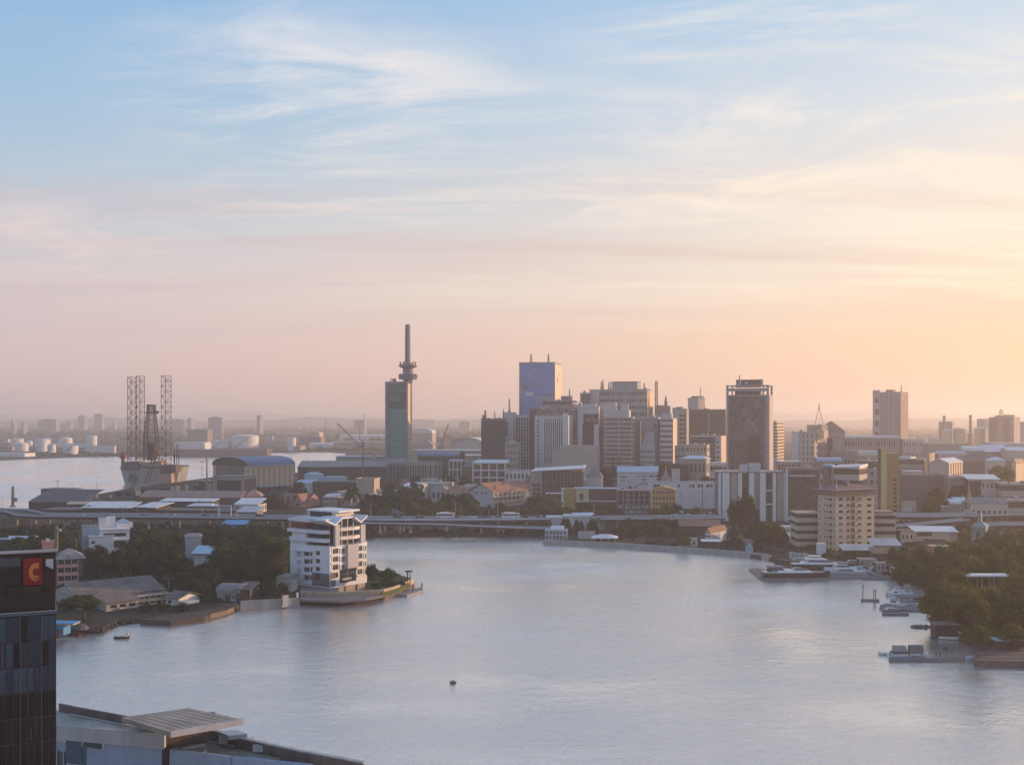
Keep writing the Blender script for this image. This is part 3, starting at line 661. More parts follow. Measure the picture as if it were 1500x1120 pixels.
for (x, y, x2, y2) in ((268, 1096, 300, 1090), (293, 1107, 302, 1098)):
    p, q = gp(x, y, 23.5), gp(x2, y2, 23.5); link('roof_pipe', MB().bar(p - root.location, q - root.location, 0.25, 0.15).mesh('roof_pipe', WHITE), root)
M = MB()
for a, c in (((97, 1063), (120, 1066)), ((122, 1066), (150, 1069.5))): px_wall(root, 'large_window', glass((0.02, 0.05, 0.09), 0.08, 0.1, 0.4), (a[0], a[1] + 6), (c[0], c[1] + 6), 20.2, 24.2, -0.06, 24.2)
for k in range(6):
    x = 91 + k * 10.2; y = 1098 + k * 1.15
    px_wall(root, 'window', GLG, (x + 0.8, y), (x + 9.6, y + 1.0), 17.5, 21.2, -0.9, 21.2)
    px_wall(root, 'mullion', FAS, (x - 0.6, y), (x + 0.8, y + 0.15), 17.0, 21.4, -1.05, 21.2)
for k in range(4):
    x = 165 + k * 22; y = 1108 + k * 2.4; px_wall(root, 'window', GLG, (x, y), (x + 13, y + 1.4), 17.5, 20.6, -0.55, 20.6)

# ------------------------------------------------------------------ white waterside flats
b = Bld('apartment_building', 'white and grey curved apartment building on the small point in the creek', 'building', 427, 483, 536.5, 802, 392, 35, foot=2.0)
GRST = mat((0.145, 0.135, 0.14), 0.85, 0.2, 0.6); FLW = mat((0.66, 0.69, 0.72), 0.65, 0.05, 0.3, 0.06); FLG = mat((0.36, 0.37, 0.40), 0.6, 0.06, 0.3); WARMW = mat((0.62, 0.58, 0.54), 0.7, 0.06, 0.3)
b.core(DARK, 'core', 0, b.h, 0.05)
Z = lambda zx: 410 + zx / 7.467
Y = lambda zy: 740 + zy / 7.467
fr, rr_, gr = [], [], []
pitch = 88.0
for k in range(4):
    y0 = 500 + pitch * k
    fr.append(b.rect('f', Z(270), Y(y0), Z(330), Y(y0 + 48))); fr.append(b.rect('f', Z(336), Y(y0), Z(362), Y(y0 + 48)))
    if k < 3: fr.append(b.rect('f', Z(400), Y(y0 - 5), Z(446), Y(y0 + 42)))
for k in range(4):
    y0 = 470 + pitch * k
    for a, c in ((552, 560), (570, 632), (640, 654), (666, 708)): 
        if not (k == 3 and a > 600): rr_.append(b.rect('r', Z(a), Y(y0), Z(c), Y(y0 + 56)))
    for a, c in ((840, 895), (904, 916), (924, 940)): rr_.append(b.rect('r', Z(a), Y(y0 - 30 - k * 3), Z(c), Y(y0 + 26 - k * 3)))
ent = b.rect('r', Z(645), Y(690), Z(828), Y(835)); rr_.append(ent)
b.holes('f', FLW, GL, fr, 0.35, frame=mat((0.30, 0.31, 0.32), .5)); b.holes('r', FLW, GL, rr_, 0.35, frame=mat((0.30, 0.31, 0.32), .5), u1=b.d)
for k in range(3):
    y0 = 553 + pitch * k
    u0, u1, za, ze = b.rect('f', Z(268), Y(y0), Z(366), Y(y0 + 22)); b.fpiece('balcony', FLW, 'f', u0, u1, za, ze, 0.36, 1.3)
    u0, u1, za, ze = b.rect('f', Z(193), Y(y0 - 50), Z(237), Y(y0 + 4)); b.fpiece('louvre_panel', LOUV, 'f', u0, u1, za, ze, 0.36, 0.42)
u0, u1, za, ze = b.rect('f', Z(170), Y(484), Z(370), Y(496)); b.fpiece('canopy', FLW, 'f', u0, u1, za, ze, 0.36, 1.6)
for k in range(4):
    y0 = 530 + pitch * k
    for a, c, dy in ((548, 640, 0), (835, 940, -32 - 3 * k)):
        u0, u1, za, ze = b.rect('r', Z(a), Y(y0 + dy), Z(c), Y(y0 + dy + 20)); b.fpiece('spandrel', WARMW, 'r', u0, u1, za, ze, 0.352, 0.55)
u0, u1, za, ze = b.rect('f', Z(362), Y(738), Z(545), Y(850)); b.fpiece('stone_base', GRST, 'f', u0, u1 + 0.36, za - 1.0, ze, 0.352, 0.5)
u0, u1, za, ze = b.rect('r', Z(545), Y(735), Z(600), Y(850)); b.fpiece('stone_base', GRST, 'r', 0.0, u1, za - 1, ze, 0.352, 0.5)
u0, u1, za, ze = b.rect('f', Z(400), Y(742), Z(446), Y(808)); b.fpiece('window', GL, 'f', u0, u1, za, ze, 0.505, 0.56)
u0, u1, za, ze = b.rect('r', Z(712), Y(420), Z(828), Y(678)); b.fpiece('grey_panel', FLG, 'r', u0, u1, za, ze, 0.36, 1.5)
u0, u1, za, ze = b.rect('r', Z(665), Y(788), Z(760), Y(812)); b.fpiece('balcony', FLG, 'r', u0, u1, za, ze, 0.1, 1.2)
for k in range(4):
    zf = b.q('l', 427.2, Y(420 + 88 * k))[1]; b.fpiece('window', GL, 'l', b.d - 2.0, b.d - 0.5, zf - 1.6, zf, 0.0, 0.06)
# terrace floors: glazed cores stepped back, slabs with upstand balconies, grey fins and folded roofs
h0 = b.h; zt = [b.z(Y(v)) for v in (465, 395, 300, 196, 166)]
uf = b.q('f', Z(280))[0]
b.box('terrace_glazing', GL, 1.0, b.w - 2.2, 1.6, b.d - 1, h0 + 0.01, zt[3])
for i in range(7): b.fpiece('mullion', DARK, 'f', uf + 1.2 + i * 2.0, uf + 1.3 + i * 2.0, h0 + 0.02, zt[3] - 0.02, -1.59, -1.48)
b.box('wall', FLW, 0.2, uf, 0.1, 5, h0 + 0.012, zt[2] - 0.6); b.box('wall', FLW, -0.6, 0.195, 0.1, b.d * 0.6, 0.2, h0 + 2.0)
for a, c, o in ((zt[1] - 0.55, zt[1] + 0.75, 0.5), (zt[2] - 0.55, zt[2] + 0.65, 1.6)):
    pts = [(-o, 1.5), (-o, -0.5), (0.3 - o, -0.9), (b.w - 4, -0.9), (b.w - 1.6, 0.0), (b.w - 1.3, 1.5)]
    b.mb('balcony', FLW).prism(pts, a, c)
b.box('terrace_floor', FLW, -0.35, b.w + 0.35, -0.35, b.d + 0.2, h0 + 0.004, h0 + 0.4)
b.box('core', GL, 1.2, b.w - 3.0, 3.2, b.d - 1.2, zt[3] - 0.005, zt[3] + 0.2)
pts = [(-1.2, b.d * 0.8), (-1.2, -0.6), (b.w * 0.35, -1.2), (b.w - 1.8, -0.8), (b.w - 1.8, b.d * 0.8)]
b.mb('roof', FLW).prism(pts, zt[3], [zt[4] + v for v in (0, 0.2, 0.9, 0.3, 0.3)])
def pylon(x0, x1):
    u0, u1, za, ze = b.rect('r', x0, Y(225), x1, Y(425)); b.fpiece('grey_panel', FLG, 'r', u0, u1, h0 + 0.41, ze + 0.6, 0.1, 1.1); return u0, u1
p1 = pylon(Z(583), Z(632)); p2 = pylon(Z(862), Z(912))
zr0, zr1 = b.z(Y(172)), b.z(Y(225))
for (ua, ub), sp in ((p1, 5.0), (p2, 3.2)):
    # a folded V of roof over each fin
    b.mb('roof', FLW).prism([(b.w - 8, ua - sp), (b.w + 1.3, ua - sp), (b.w + 1.3, ua), (b.w - 8, ua)], [zr0 + 0.2, zr0 + 0.2, zr1, zr1], [zr0 + 0.8, zr0 + 0.8, zr1 + 0.6, zr1 + 0.6])
    b.mb('roof', FLW).prism([(b.w - 8, ua + 0.001), (b.w + 1.3, ua + 0.001), (b.w + 1.3, ub + 1.0), (b.w - 8, ub + 1.0)], [zr1, zr1, zr0 + 0.4, zr0 + 0.4], [zr1 + 0.6, zr1 + 0.6, zr0 + 1.0, zr0 + 1.0])
b.mb('roof', FLW).prism([(b.w - 9, p1[1] + 1.01), (b.w + 0.5, p1[1] + 1.01), (b.w + 0.5, p2[0] - 3.21), (b.w - 9, p2[0] - 3.21)], zr0 + 0.35, zr0 + 0.95)
b.box('terrace_glazing', GL, b.w - 6, b.w - 0.9, p1[1] + 0.3, p2[0] - 0.3, h0 + 0.41, zr0 + 0.34)
for v in (240, 335):
    zz = b.q('r', Z(760), Y(v))[1]; u = [(b.w - 1.2, p1[1] + 0.3), (b.w + 0.9, p1[1] + 0.6), (b.w + 1.9, (p1[1] + p2[0]) / 2 + 1.5), (b.w + 0.9, p2[0] - 0.4), (b.w - 1.2, p2[0] - 0.2)]
    b.mb('balcony', WARMW).prism(u, zz - 0.9, zz + 0.25)
for i in range(3): b.fpiece('post', FLW, 'r', p1[1] + 2.0 + 3 * i, p1[1] + 2.2 + 3 * i, h0 + 0.42, zr0 + 0.3, -0.1, 0.1)
# set-back penthouse behind
zp0, zp1 = b.z(Y(150)), zat(749, 405) - b.foot - 1.4
b.box('penthouse', DARKB, 1, b.w * 0.62, b.d * 0.45, b.d - 1, zt[3], zp1 + 1.4); b.box('penthouse_wall', WARMW, b.w * 0.62 + 0.01, b.w * 0.72, b.d * 0.45, b.d - 1, zt[3], zp1 + 1.4)
b.box('penthouse_roof', FLW, 0, b.w * 0.85, b.d * 0.40, b.d - 0.4, zp1 + 1.41, zp1 + 2.0); b.box('penthouse_wall', FLW, 0.4, 0.99, b.d * 0.41, b.d - 0.6, zt[3], zp1 + 1.40)
b.done()
# ------------------------------------------------------------------ left bank: houses, quay, point park
# long barn with a shallow ridge
b = Bld('boathouse', 'long low building with a weathered grey ridged roof on the left shore', 'building', 82, 116, 236, 875.5, 352, -40, d=24)
b.root.location.z = 1.5
BW = mat((0.40, 0.37, 0.34), 0.8, 0.15, 0.3, 0.3); BARN = corrugated((0.19, 0.16, 0.14), 1.6, 0, 0.85, 0.5)
b.core(BW, 'wall'); b.gable(BARN, 3.3, 'x', 1.2, wall=mat((0.46, 0.46, 0.47), 0.8, 0.1))
b.box('wall', BW, 5.5, 16.0, -8.5, -0.01, 0, 2.6); b.mb('lean_to_roof', BARN).prism([(4.5, -9.5), (16.6, -9.5), (16.6, -1.1), (4.5, -1.1)], [2.7, 2.7, b.h - 0.10, b.h - 0.10], [2.95, 2.95, b.h + 0.18, b.h + 0.18])
b.box('porch_wall', CREAM, 17.0, b.w + 0.5, -5.0, -0.012, 0, b.h - 0.9)
b.mb('porch_roof', BARN).prism([(16.7, -6.0), (b.w + 1.2, -6.0), (b.w + 1.2, 0), (16.7, 0)], [b.h - 0.9, b.h - 0.9, b.h - 0.3, b.h - 0.3], [b.h - 0.7, b.h - 0.7, b.h - 0.1, b.h - 0.1])
for r in range(2):
    for c in range(5):
        x = 17.6 + c * 1.95; z = 0.5 + r * 1.75
        b.piece('window', GL, x, x + 1.3, -5.06, -4.99, z, z + 1.0)
    b.piece('balcony', CREAM, 17.0, b.w + 0.5, -5.5, -5.07, 1.45 + r * 1.75 - 0.2, 1.45 + r * 1.75 + 0.3)
for c in range(6): b.piece('post', CREAM, 17.0 + c * 1.98, 17.2 + c * 1.98, -5.3, -5.08, 0, b.h - 0.95)
for c in range(3): b.piece('window', GL, 7 + c * 3, 9 + c * 3, -8.56, -8.49, 0.9, 1.9)
b.box('balcony', CREAM, 9.5, 15.8, -9.2, -8.57, 1.0 - 0.6, 0.85)
b.done()
b = Bld('annexe', 'pale gabled annexe at the right end of the ridged roof building', 'building', 243, 262, 275, 877, 358, 30, d=9)
b.core(WHITE2, 'wall'); b.gable(BARN, 1.6, 'x', 0.8, wall=WHITE2); b.box('porch', CONCL, b.w, b.w + 5, -1, 4, 1.7, 1.95); b.piece('window', GL, 1, 2.5, -0.06, 0.01, 0.8, 1.8); b.done()
# terracotta flats with hip roof, water tank block, lattice pole
b = Bld('tenement', 'brown balconied house with a grey hipped roof behind the dark tower', 'building', 70, 84, 122, 819, 372, -26, d=14)
b.core(DARKB, 'wall'); b.gable(RGREY, 2.8, 'x', 0.9, hip=4.5); b.piece('dormer_vent', DARK, 3.2, 3.8, 1.2, 1.8, b.h + 0.5, b.h + 1.1)
for k in range(5):
    z = b.h - 2.6 - 2.75 * k
    b.fpiece('floor_slab', PINK, 'f', -0.3, b.w * 0.8, z - 0.2, z, 0, 1.2)
    for c in range(3): b.fpiece('balcony', PINK, 'f', b.w * 0.8 / 3 * c + 0.05, b.w * 0.8 / 3 * (c + 1) - 0.3, z + 0.01, z + 0.95, 1.0, 1.2)
    for c in range(4): b.fpiece('post', CONCL, 'f', b.w * 0.8 / 3 * c - 0.15, b.w * 0.8 / 3 * c + 0.02, z + 0.01, z + 2.5, 0.85, 0.99)
    for c in range(3): b.fpiece('window', GL, 'f', 0.8 + 3 * c, 2.2 + 3 * c, z + 0.5, z + 2.0, 0.0, 0.05)
b.done()
b = Bld('tank_block', 'salmon pink block carrying a water tank behind the brown tower roof', 'building', 49, 62, 79, 797, 385, -24, d=8)
b.core(mat((0.55, 0.27, 0.22), 0.8, 0.08), 'wall'); b.flat(PINK, 0.15, 0.25, 0.5, PINK); b.clutter(WHITE2, 5, 3, 0.5, 1.2); u0, u1, za, ze = b.rect('f', 70, 806, 77, 809); b.fpiece('vent_slot', DARK, 'f', u0, u1, za, ze, 0, 0.06); b.done()
p = gp(82.5, 835, 1.5) ; p = Vector((xat(82.5, 378), 378, 1.5)); hgt = zat(769, 378) - 1.5
t = thing('radio_mast', 'weathered lattice mast rising out of the trees by the brown house', 'mast', p)
M = MB(); lattice(M, (0, 0, 0), hgt, 0.75, 0.55, 14, 0.12, 4); link('frame', M.mesh('frame', mat((0.20, 0.17, 0.14), 0.8, 0.3)), t)
M = MB(); M.box(0.6, 1.6, -0.3, 0.3, hgt - 2.0, hgt - 1.2); M.lathe([(0.1, 0), (0.55, 0.25), (0.5, 0.3)], (0.9, -0.4), 10); link('antenna', M.mesh('antenna', CONCL), t)
# white villa among the trees
b = Bld('villa', 'white villa of stacked flat roofed blocks among the left bank trees', 'house', 105, 121, 145, 772, 500, -24, d=9, foot=1.5)
b.core(BLUEG, 'wall'); b.flat(RGREY, 0.2, 0.3); b.fpiece('window', GL, 'l', 2, 4, b.h - 3, b.h - 1.6, 0.0, 0.05)
b.box('wall', WHITE, b.w * 0.35, b.w + 6, -5, -0.01, 0, b.h - 4.0); b.box('roof', RWHITE, b.w * 0.3, b.w + 6.3, -5.3, -0.02, b.h - 4.0, b.h - 3.7)
b.box('wall', WHITE, b.w + 0.01, b.w + 13, -3.5, 8, 0, b.h - 1.4); b.box('roof', RWHITE, b.w + 0.2, b.w + 13.4, -4, 8.2, b.h - 1.4, b.h - 1.0)
b.box('stair_tower', WHITE, b.w + 0.2, b.w + 3.5, 3, 8, b.h - 1.0, b.h + 3.4); b.box('stair_tower', WHITE, b.w + 3.6, b.w + 7.4, 4, 8, b.h - 1.0, b.h + 3.9); b.box('wall', RWHITE, b.w + 7.5, b.w + 15, 3, 9, b.h - 1, b.h + 0.9)
b.piece('window', GL, b.w + 1.6, b.w + 11.4, -3.56, -3.49, b.h - 4.4, b.h - 2.9); b.piece('veranda', DARK, b.w + 3, b.w + 11, -3.56, -3.49, b.h - 9.6, b.h - 6.4)
b.piece('floor_slab', WHITE, b.w + 0.5, b.w + 13.3, -4.8, -3.57, b.h - 6.2, b.h - 5.6); b.piece('post', WHITE, b.w + 2.6, b.w + 2.9, -4.6, -4.3, 0, b.h - 6.21); b.piece('post', WHITE, b.w + 11.5, b.w + 11.9, -4.6, -4.3, 0, b.h - 6.21)
b.piece('window', GL, b.w - 2, b.w - 0.8, -5.06, -4.99, b.h - 9, b.h - 7.8); b.piece('window', GL, b.w * 0.5, b.w * 0.5 + 1.5, -5.06, -4.99, b.h - 7, b.h - 6)
b.gable(RLBLUE, 2.0, 'y', 0.3, z=b.h + 0.95, x0=b.w + 8, x1=b.w + 14, y0=3.5, y1=8.8, hip=2); b.done()
def small(name, label, cat, x0, xm, x1, yt, D, turn, wall, roof, kind='flat', rise=1.5, d=None, win=0, axis='x', hip=0.0, foot=1.5, par=0.0, over=0.4, group=None, clut=0, rows=1, wf=0.5, hf=0.45, pane=None, end=None, side=True):
    """a plain low building: walls, roof, a few windows in front and on the side that shows"""
    if D < 60: D = (H - foot - D) * F / (yt - HY)            # a height in metres instead of a distance
    b = Bld(name, label, cat, x0, xm, x1, yt, D, turn, d=d, foot=foot, group=group)
    sv = 'r' if turn >= 0 else 'l'
    if win:
        b.core(DARK, 'core', 0, b.h, 0.02); n2 = max(1, int(win * b.d / max(b.w, 1)))
        single = win * rows <= 40 and b.w / win / D * F > 4.5
        b.grid('f', wall, pane or GL, win, rows, wf=wf, hf=hf, single=single, end=0.25)
        if side: b.grid(sv, wall, pane or GL, max(1, n2), rows, wf=wf, hf=hf, single=False, name='side_window')
        else: b.fbox('wall', wall, sv, 0, b.d, 0, b.h, 0, 0.25)
    else: b.core(wall, 'wall')
    if kind == 'flat': b.flat(roof, over, 0.3, par, wall)
    elif kind == 'gable': b.gable(roof, rise, axis, over, wall=wall, hip=hip)
    elif kind == 'barrel': b.barrel(roof, rise, axis, over, end=end or wall)
    elif kind == 'shed': b.mb('roof', roof).prism([(-over, -over), (b.w + over, -over), (b.w + over, b.d + over), (-over, b.d + over)], [b.h, b.h, b.h + rise, b.h + rise], [b.h + 0.25, b.h + 0.25, b.h + rise + 0.25, b.h + rise + 0.25])
    if clut: b.clutter(CONCL if clut % 2 else WHITE2, clut, int(x0))
    return b
small('house', 'small plain grey house showing among dark trees behind the blue roof', 'house', 266, 271, 295, 786, 470, -16, mat((0.40, 0.39, 0.42), 0.8, 0.06), RGREY, 'gable', 1.2, d=9, hip=1.5).done()
b = small('house', 'house with a pale blue sloping roof deep in the left bank trees', 'house', 284, 284, 317, 812, 455, 6, WHITE2, RLBLUE, 'flat', d=10); b.mb('roof', corrugated((0.42, 0.56, 0.62), 0.9, 0, 0.5, 0.08)).prism([(-0.8, -1), (b.w + 0.2, -1), (b.w + 1.2, b.d), (-2.2, b.d)], [b.h + 0.31, b.h + 0.31, b.h + 2.4, b.h + 2.4], [b.h + 0.5, b.h + 0.5, b.h + 2.6, b.h + 2.6]); b.done()
b = small('shed', 'low grey shed with a rounded roof on the left bank water line', 'shed', 318, 318, 351, 868, 3, 10, mat((0.34, 0.34, 0.35), 0.8, 0.12, 0.5, 0.2), RGREY, 'barrel', 2.2, d=9); u0 = b.w
for k, (x, w, h, m) in enumerate(((0.35, 1.9, 2.2, DARK), (0.68, 1.0, 0.9, DARK))): b.fpiece('doorway' if k == 0 else 'window', m, 'f', b.w * x, b.w * x + w, 0.05 if k == 0 else 1.2, h if k == 0 else 2.0, 0.0, 0.05)
for k in range(9): b.fpiece('batten', CONCD, 'f', b.w * k / 8.3, b.w * k / 8.3 + 0.1, 0, b.h + 0.6, 0.06, 0.1)
b.done()
small('shed', 'dark lean-to behind the rounded grey shed', 'shed', 346, 346, 366, 864, 4, 8, DARKB, RDARK, 'shed', 1.4, d=8).done()
small('hut', 'tiny white walled kiosk between trees beside the white flats', 'hut', 418, 418, 428, 852, 3.5, 10, WHITE2, RLBLUE, 'flat', d=5, over=0.9).done()
small('house', 'plain house wall with dark flat roof left of the white flats', 'house', 405, 405, 424, 846, 5, 10, BEIGE, RGREY, 'flat', d=9).done()
small('house', 'flat roofed dark house seen over trees at the far left edge', 'house', -40, -40, 32, 790, 470, 4, DARKB, RLBLUE, 'flat', d=12, over=0.8).done()
# canoes, tarpaulins, moored things along the left shore
def boat_hull(L, Wd, Hh, sheer=0.35, n=10, stern=0.75, flare=0.7):
    """hull outline by stations: (bow at +x)"""
    M = MB(); v = []
    for i in range(n + 1):
        t = i / n; x = -L / 2 + L * t
        w = Wd / 2 * (stern + (1 - stern) * min(1, t * 3)) if t < 0.45 else Wd / 2 * max(0.02, (1 - ((t - 0.45) / 0.55) ** 2.2))
        z = Hh * (1 + sheer * max(0, (t - 0.35) / 0.65) ** 1.6)
        v += [(x, -w, z), (x, -w * flare, Hh * 0.25), (x, 0, -0.15), (x, w * flare, Hh * 0.25), (x, w, z)]
    f = []
    for i in range(n):
        for j in range(4): f.append((i * 5 + j, i * 5 + 5 + j, i * 5 + 6 + j, i * 5 + 1 + j))
        f.append((i * 5 + 4, i * 5 + 9, i * 5 + 5, i * 5))
    f += [(0, 1, 2, 3, 4), tuple(n * 5 + j for j in (4, 3, 2, 1, 0))]
    return M.add(v, f)
def boat(label, px, py, L, Wd, Hh, rz, hull, name='boat', cat='boat', cabin=None, group=None, deck=None, sheer=0.35, z=0.02):
    t = thing(name, label, cat, gp(px, py, 0.0) + Vector((0, 0, z)), R(rz), group)
    link('hull', boat_hull(L, Wd, Hh, sheer).mesh('hull', hull), t)
    if deck: link('deck', MB().prism([(-L * 0.48, -Wd * 0.36), (L * 0.1, -Wd * 0.44), (L * 0.3, -Wd * 0.3), (L * 0.42, 0), (L * 0.3, Wd * 0.3), (L * 0.1, Wd * 0.44), (-L * 0.48, Wd * 0.36)], Hh * 1.0 + 0.01, Hh * 1.0 + 0.12).mesh('deck', deck), t)
    last = None
    for (nm, m, x0, x1, w, z0, z1, rake) in cabin or ():
        M = MB(); M.add([(x0, -w, z0), (x1, -w, z0), (x1, w, z0), (x0, w, z0), (x0 + rake * 0.3, -w * 0.9, z1), (x1 - rake, -w * 0.85, z1), (x1 - rake, w * 0.85, z1), (x0 + rake * 0.3, w * 0.9, z1)], BOXF)
        ob = link(nm, M.mesh(nm, m), last if (nm in ('window_band', 'windscreen', 'hull_band') and last) else t)
        if nm in ('cabin', 'deckhouse', 'cover'): last = ob
    return t
HW = mat((0.72, 0.72, 0.73), 0.35, 0.06); HD = mat((0.035, 0.032, 0.04), 0.35, 0.2); TARP = mat((0.55, 0.57, 0.60), 0.7, 0.15, 0.6); TARPB = mat((0.05, 0.20, 0.42), 0.6, 0.2, 0.5)
t = boat('white motor boat under a pale cover moored below the white flats', 455, 879, 9.5, 2.8, 0.9, -8, HW)
M = MB(); M.smooth = True; n = 9
for i in range(n):
    x = -4.2 + i * 0.95; hh = 0.9 + 1.5 * math.sin(math.pi * min(1, (i + 0.6) / n)) ** 1.2 * (1.0 if i < 6 else 0.7); w = 1.25 if i < 7 else 0.8
    M.v += [(x, -w, 0.85), (x, -w * 0.6, hh * 0.8 + 0.2), (x, 0, hh + 0.15), (x, w * 0.6, hh * 0.8 + 0.2), (x, w, 0.85)]
for i in range(n - 1):
    for j in range(4): M.f.append((i * 5 + j, i * 5 + 5 + j, i * 5 + 6 + j, i * 5 + 1 + j))
M.f += [(0, 1, 2, 3, 4), tuple((n - 1) * 5 + j for j in (4, 3, 2, 1, 0))]
link('cover', M.mesh('cover', mat((0.60, 0.62, 0.66), 0.7, 0.1, 0.6)), t)
t = boat('small pale dinghy with a yellow stern alone on the water near the left shore', 178.5, 934, 4.2, 1.7, 0.55, 8, HD, 'dinghy', cabin=(('cover', mat((0.62, 0.63, 0.62), 0.6), -1.6, 1.7, 0.75, 0.5, 1.05, 0.5),))
link('stern_box', MB().box(1.2, 1.9, -0.5, 0.5, 0.6, 1.35).mesh('stern_box', mat((0.55, 0.42, 0.20), 0.7)), t)
t = boat('lone small motor boat in the middle of the lagoon', 664, 1000, 1.5, .8, 0.35, 20, HD, 'dinghy', cabin=(('cover', mat((0.35, 0.38, 0.45), 0.6), -0.4, 0.4, 0.3, 0.35, .75, 0.2),)); link('outboard_motor', MB().box(-.9, -.72, -0.12, 0.12, 0.2, .65).mesh('outboard_motor', HD), t)
t = boat('tilted tarpaulin covered boat drawn up beside the grey rounded shed', 363, 878, 5.5, 2.4, 1.0, 30, mat((0.3, 0.31, 0.32), 0.6), cabin=(('cover', TARP, -2.5, 1.8, 1.2, 0.9, 3.4, 2.0),), z=1.5)
t = boat('white flat boat lying on the wooden slip by the left shore tip', 336, 885, 7.5, 3.0, 0.9, 4, HW, deck=mat((0.5, 0.55, 0.6), 0.6), z=1.5, sheer=0.1)
t = boat('low grey skiff moored off the rounded grey shed', 356, 886, 6, 1.6, 0.5, 3, mat((0.4, 0.42, 0.45), 0.5), z=1.45); t2 = boat('second low skiff moored against the grey wall left of the white boat', 385, 889, 5, 1.5, 0.5, 0, mat((0.30, 0.31, 0.33), 0.6))
# the wooden slip and revetment at the left tip
t = thing('landing', 'tan edged landing stage curving along the left shore tip', 'jetty', gp(310, 895))
px_slab(t, 'deck', mat((0.07, 0.055, 0.05), 0.9, 0.3), ((205, 906), (262, 898), (318, 889), (346, 881), (347, 886), (300, 902), (250, 908.5)), 1.62, 1.62, -0.3)
for a, c in (((306, 902.5), (330, 896.5)), ((330, 896.5), (348, 889)), ((318, 887), (347, 887.5))): px_wall(t, 'edge_board', mat((0.17, 0.125, 0.09), 0.9, 0.3, 0.5), a, c, 0.2, 1.75, -0.5, 1.0)
for k in range(9):
    p = gp(212 + k * 15, 908 - k * 1.4, 0) - t.location; link('pile', MB().tube((p.x, p.y - 0.4, -1.5), (p.x, p.y - 0.4, 2.3), 0.22).mesh('pile', DARKB), t)
t = thing('sea_wall', 'long grey block wall at the foot of the trees left of the white flats', 'wall', gp(395, 888))
for k in range(8):
    x = 352 + k * 10.8; px_wall(t, 'wall_panel', mat((0.28, 0.27, 0.27), 0.85, 0.25, 0.4, 0.3) if k % 3 else CONC, (x, 891 - k * 0.9), (x + 10.5, 890.2 - k * 0.9), -0.5, 3.6 - 0.06 * k, -0.5, 1.0)
px_wall(t, 'gate', mat((0.55, 0.48, 0.42), 0.8, 0.15, 0.5), (412, 886.5), (421.5, 885.6), 0.5, 4.4, -0.7, 1.0); px_wall(t, 'gate_post', WHITE, (434, 884), (436, 883.8), 0, 4.8, -0.6, 1.0)
b = small('shack', 'blue tarpaulin shack on stilts by the water beside the dark tower', 'shack', 70, 70, 93, 917, 2.6, 6, TARPB, TARPB, 'shed', 0.5, d=4, over=1.0); b.box('canopy', mat((0.04, 0.24, 0.50), 0.5, 0.1), b.w * 0.2, b.w + 3.6, -1.2, 3.0, b.h + 0.9, b.h + 1.15); b.box('canopy_edge', mat((0.42, 0.26, 0.14), 0.7), b.w * 0.3, b.w + 3.4, -1.0, 2.8, b.h + 0.55, b.h + 0.89); b.piece('crate', DARK, 1.5, 4, -0.8, -0.1, 0, 1.6); b.done()
t = thing('rubble_heap', 'pale tarpaulin covered heap on the dark foreshore near the blue shack', 'heap', gp(118, 921, 1.5)); M = MB().lathe([(2.4, 0), (2.0, .8), (1.1, 1.4), (0.3, 1.5)], (0, 0), 11); link('cover', M.mesh('cover', mat((0.09, 0.085, 0.09), 0.8, 0.3, 0.5)), t)
# point park: quay wall in stone courses, lawn, jetty
t = thing('quay_wall', 'tan stone quay wall round the point below the white flats', 'wall', gp(520, 878))
QW = mat((0.44, 0.34, 0.23), 0.85, 0.2, 0.4, 0.25); QD = mat((0.16, 0.12, 0.10), 0.9, 0.3, 0.4, 0.3)
ln = [(441, 880), (460, 880.6), (480, 881), (500, 881), (520, 880), (540, 879), (560, 877.5), (575, 873.5), (590, 867.5), (604, 860)]
for p, q in zip(ln, ln[1:]):
    px_wall(t, 'wall_panel', QW, p, (q[0] - 0.3, q[1]), 1.4, 3.3, -0.6, 0); px_wall(t, 'footing', QD, p, q, -0.8, 1.38, -0.9, 0); px_wall(t, 'coping', mat((0.52, 0.43, 0.31), 0.8, 0.1), p, q, 3.31, 3.5, -0.75, 0)
for x, y in ((520, 880), (560, 877.5), (590, 868)): p = gp(x, y) - t.location; link('fender', MB().box(p.x - 0.5, p.x + 0.5, p.y - 1.4, p.y - 0.92, -0.5, 1.2).mesh('fender', DARKB), t)
GRASS = mat((0.075, 0.115, 0.035), 0.95, 0.35, 0.35)
o = link('lawn', MB().prism([gp(x, y, 3)[:2] for x, y in ((536, 862), (560, 866), (585, 860), (600, 853), (592, 848), (575, 846), (552, 850))], 1.5, 2.6).mesh('lawn', GRASS), None, kind='structure')
o = link('forecourt', MB().prism([gp(x, y, 3)[:2] for x, y in ((440, 874), (500, 876), (536, 873), (562, 868), (538, 862), (536, 855), (440, 850))], 1.5, 2.2).mesh('forecourt', mat((0.16, 0.155, 0.15), 0.9, 0.2)), None, kind='structure')
t = thing('compound_wall', 'grey boundary wall and gate along the foot of the white flats', 'wall', gp(470, 872, 2.2))
for k in range(6): px_wall(t, 'wall_panel', mat((0.22, 0.21, 0.22), 0.85, 0.15, 0.5, 0.2), (439 + k * 9.5, 870 + 0.25 * k), (448.2 + k * 9.5, 870.25 + 0.25 * k), 2.2, 4.0, -0.3, 2.2)
for a, c in (((496, 870), (503, 869)), ((506, 868.8), (520, 867)), ((523, 866.5), (534, 865))): px_wall(t, 'wall_panel', QW, a, c, 2.2, 5.0, -0.3, 2.2)
t = thing('jetty', 'grey floating pontoon with posts off the tip of the point', 'jetty', gp(600, 867))
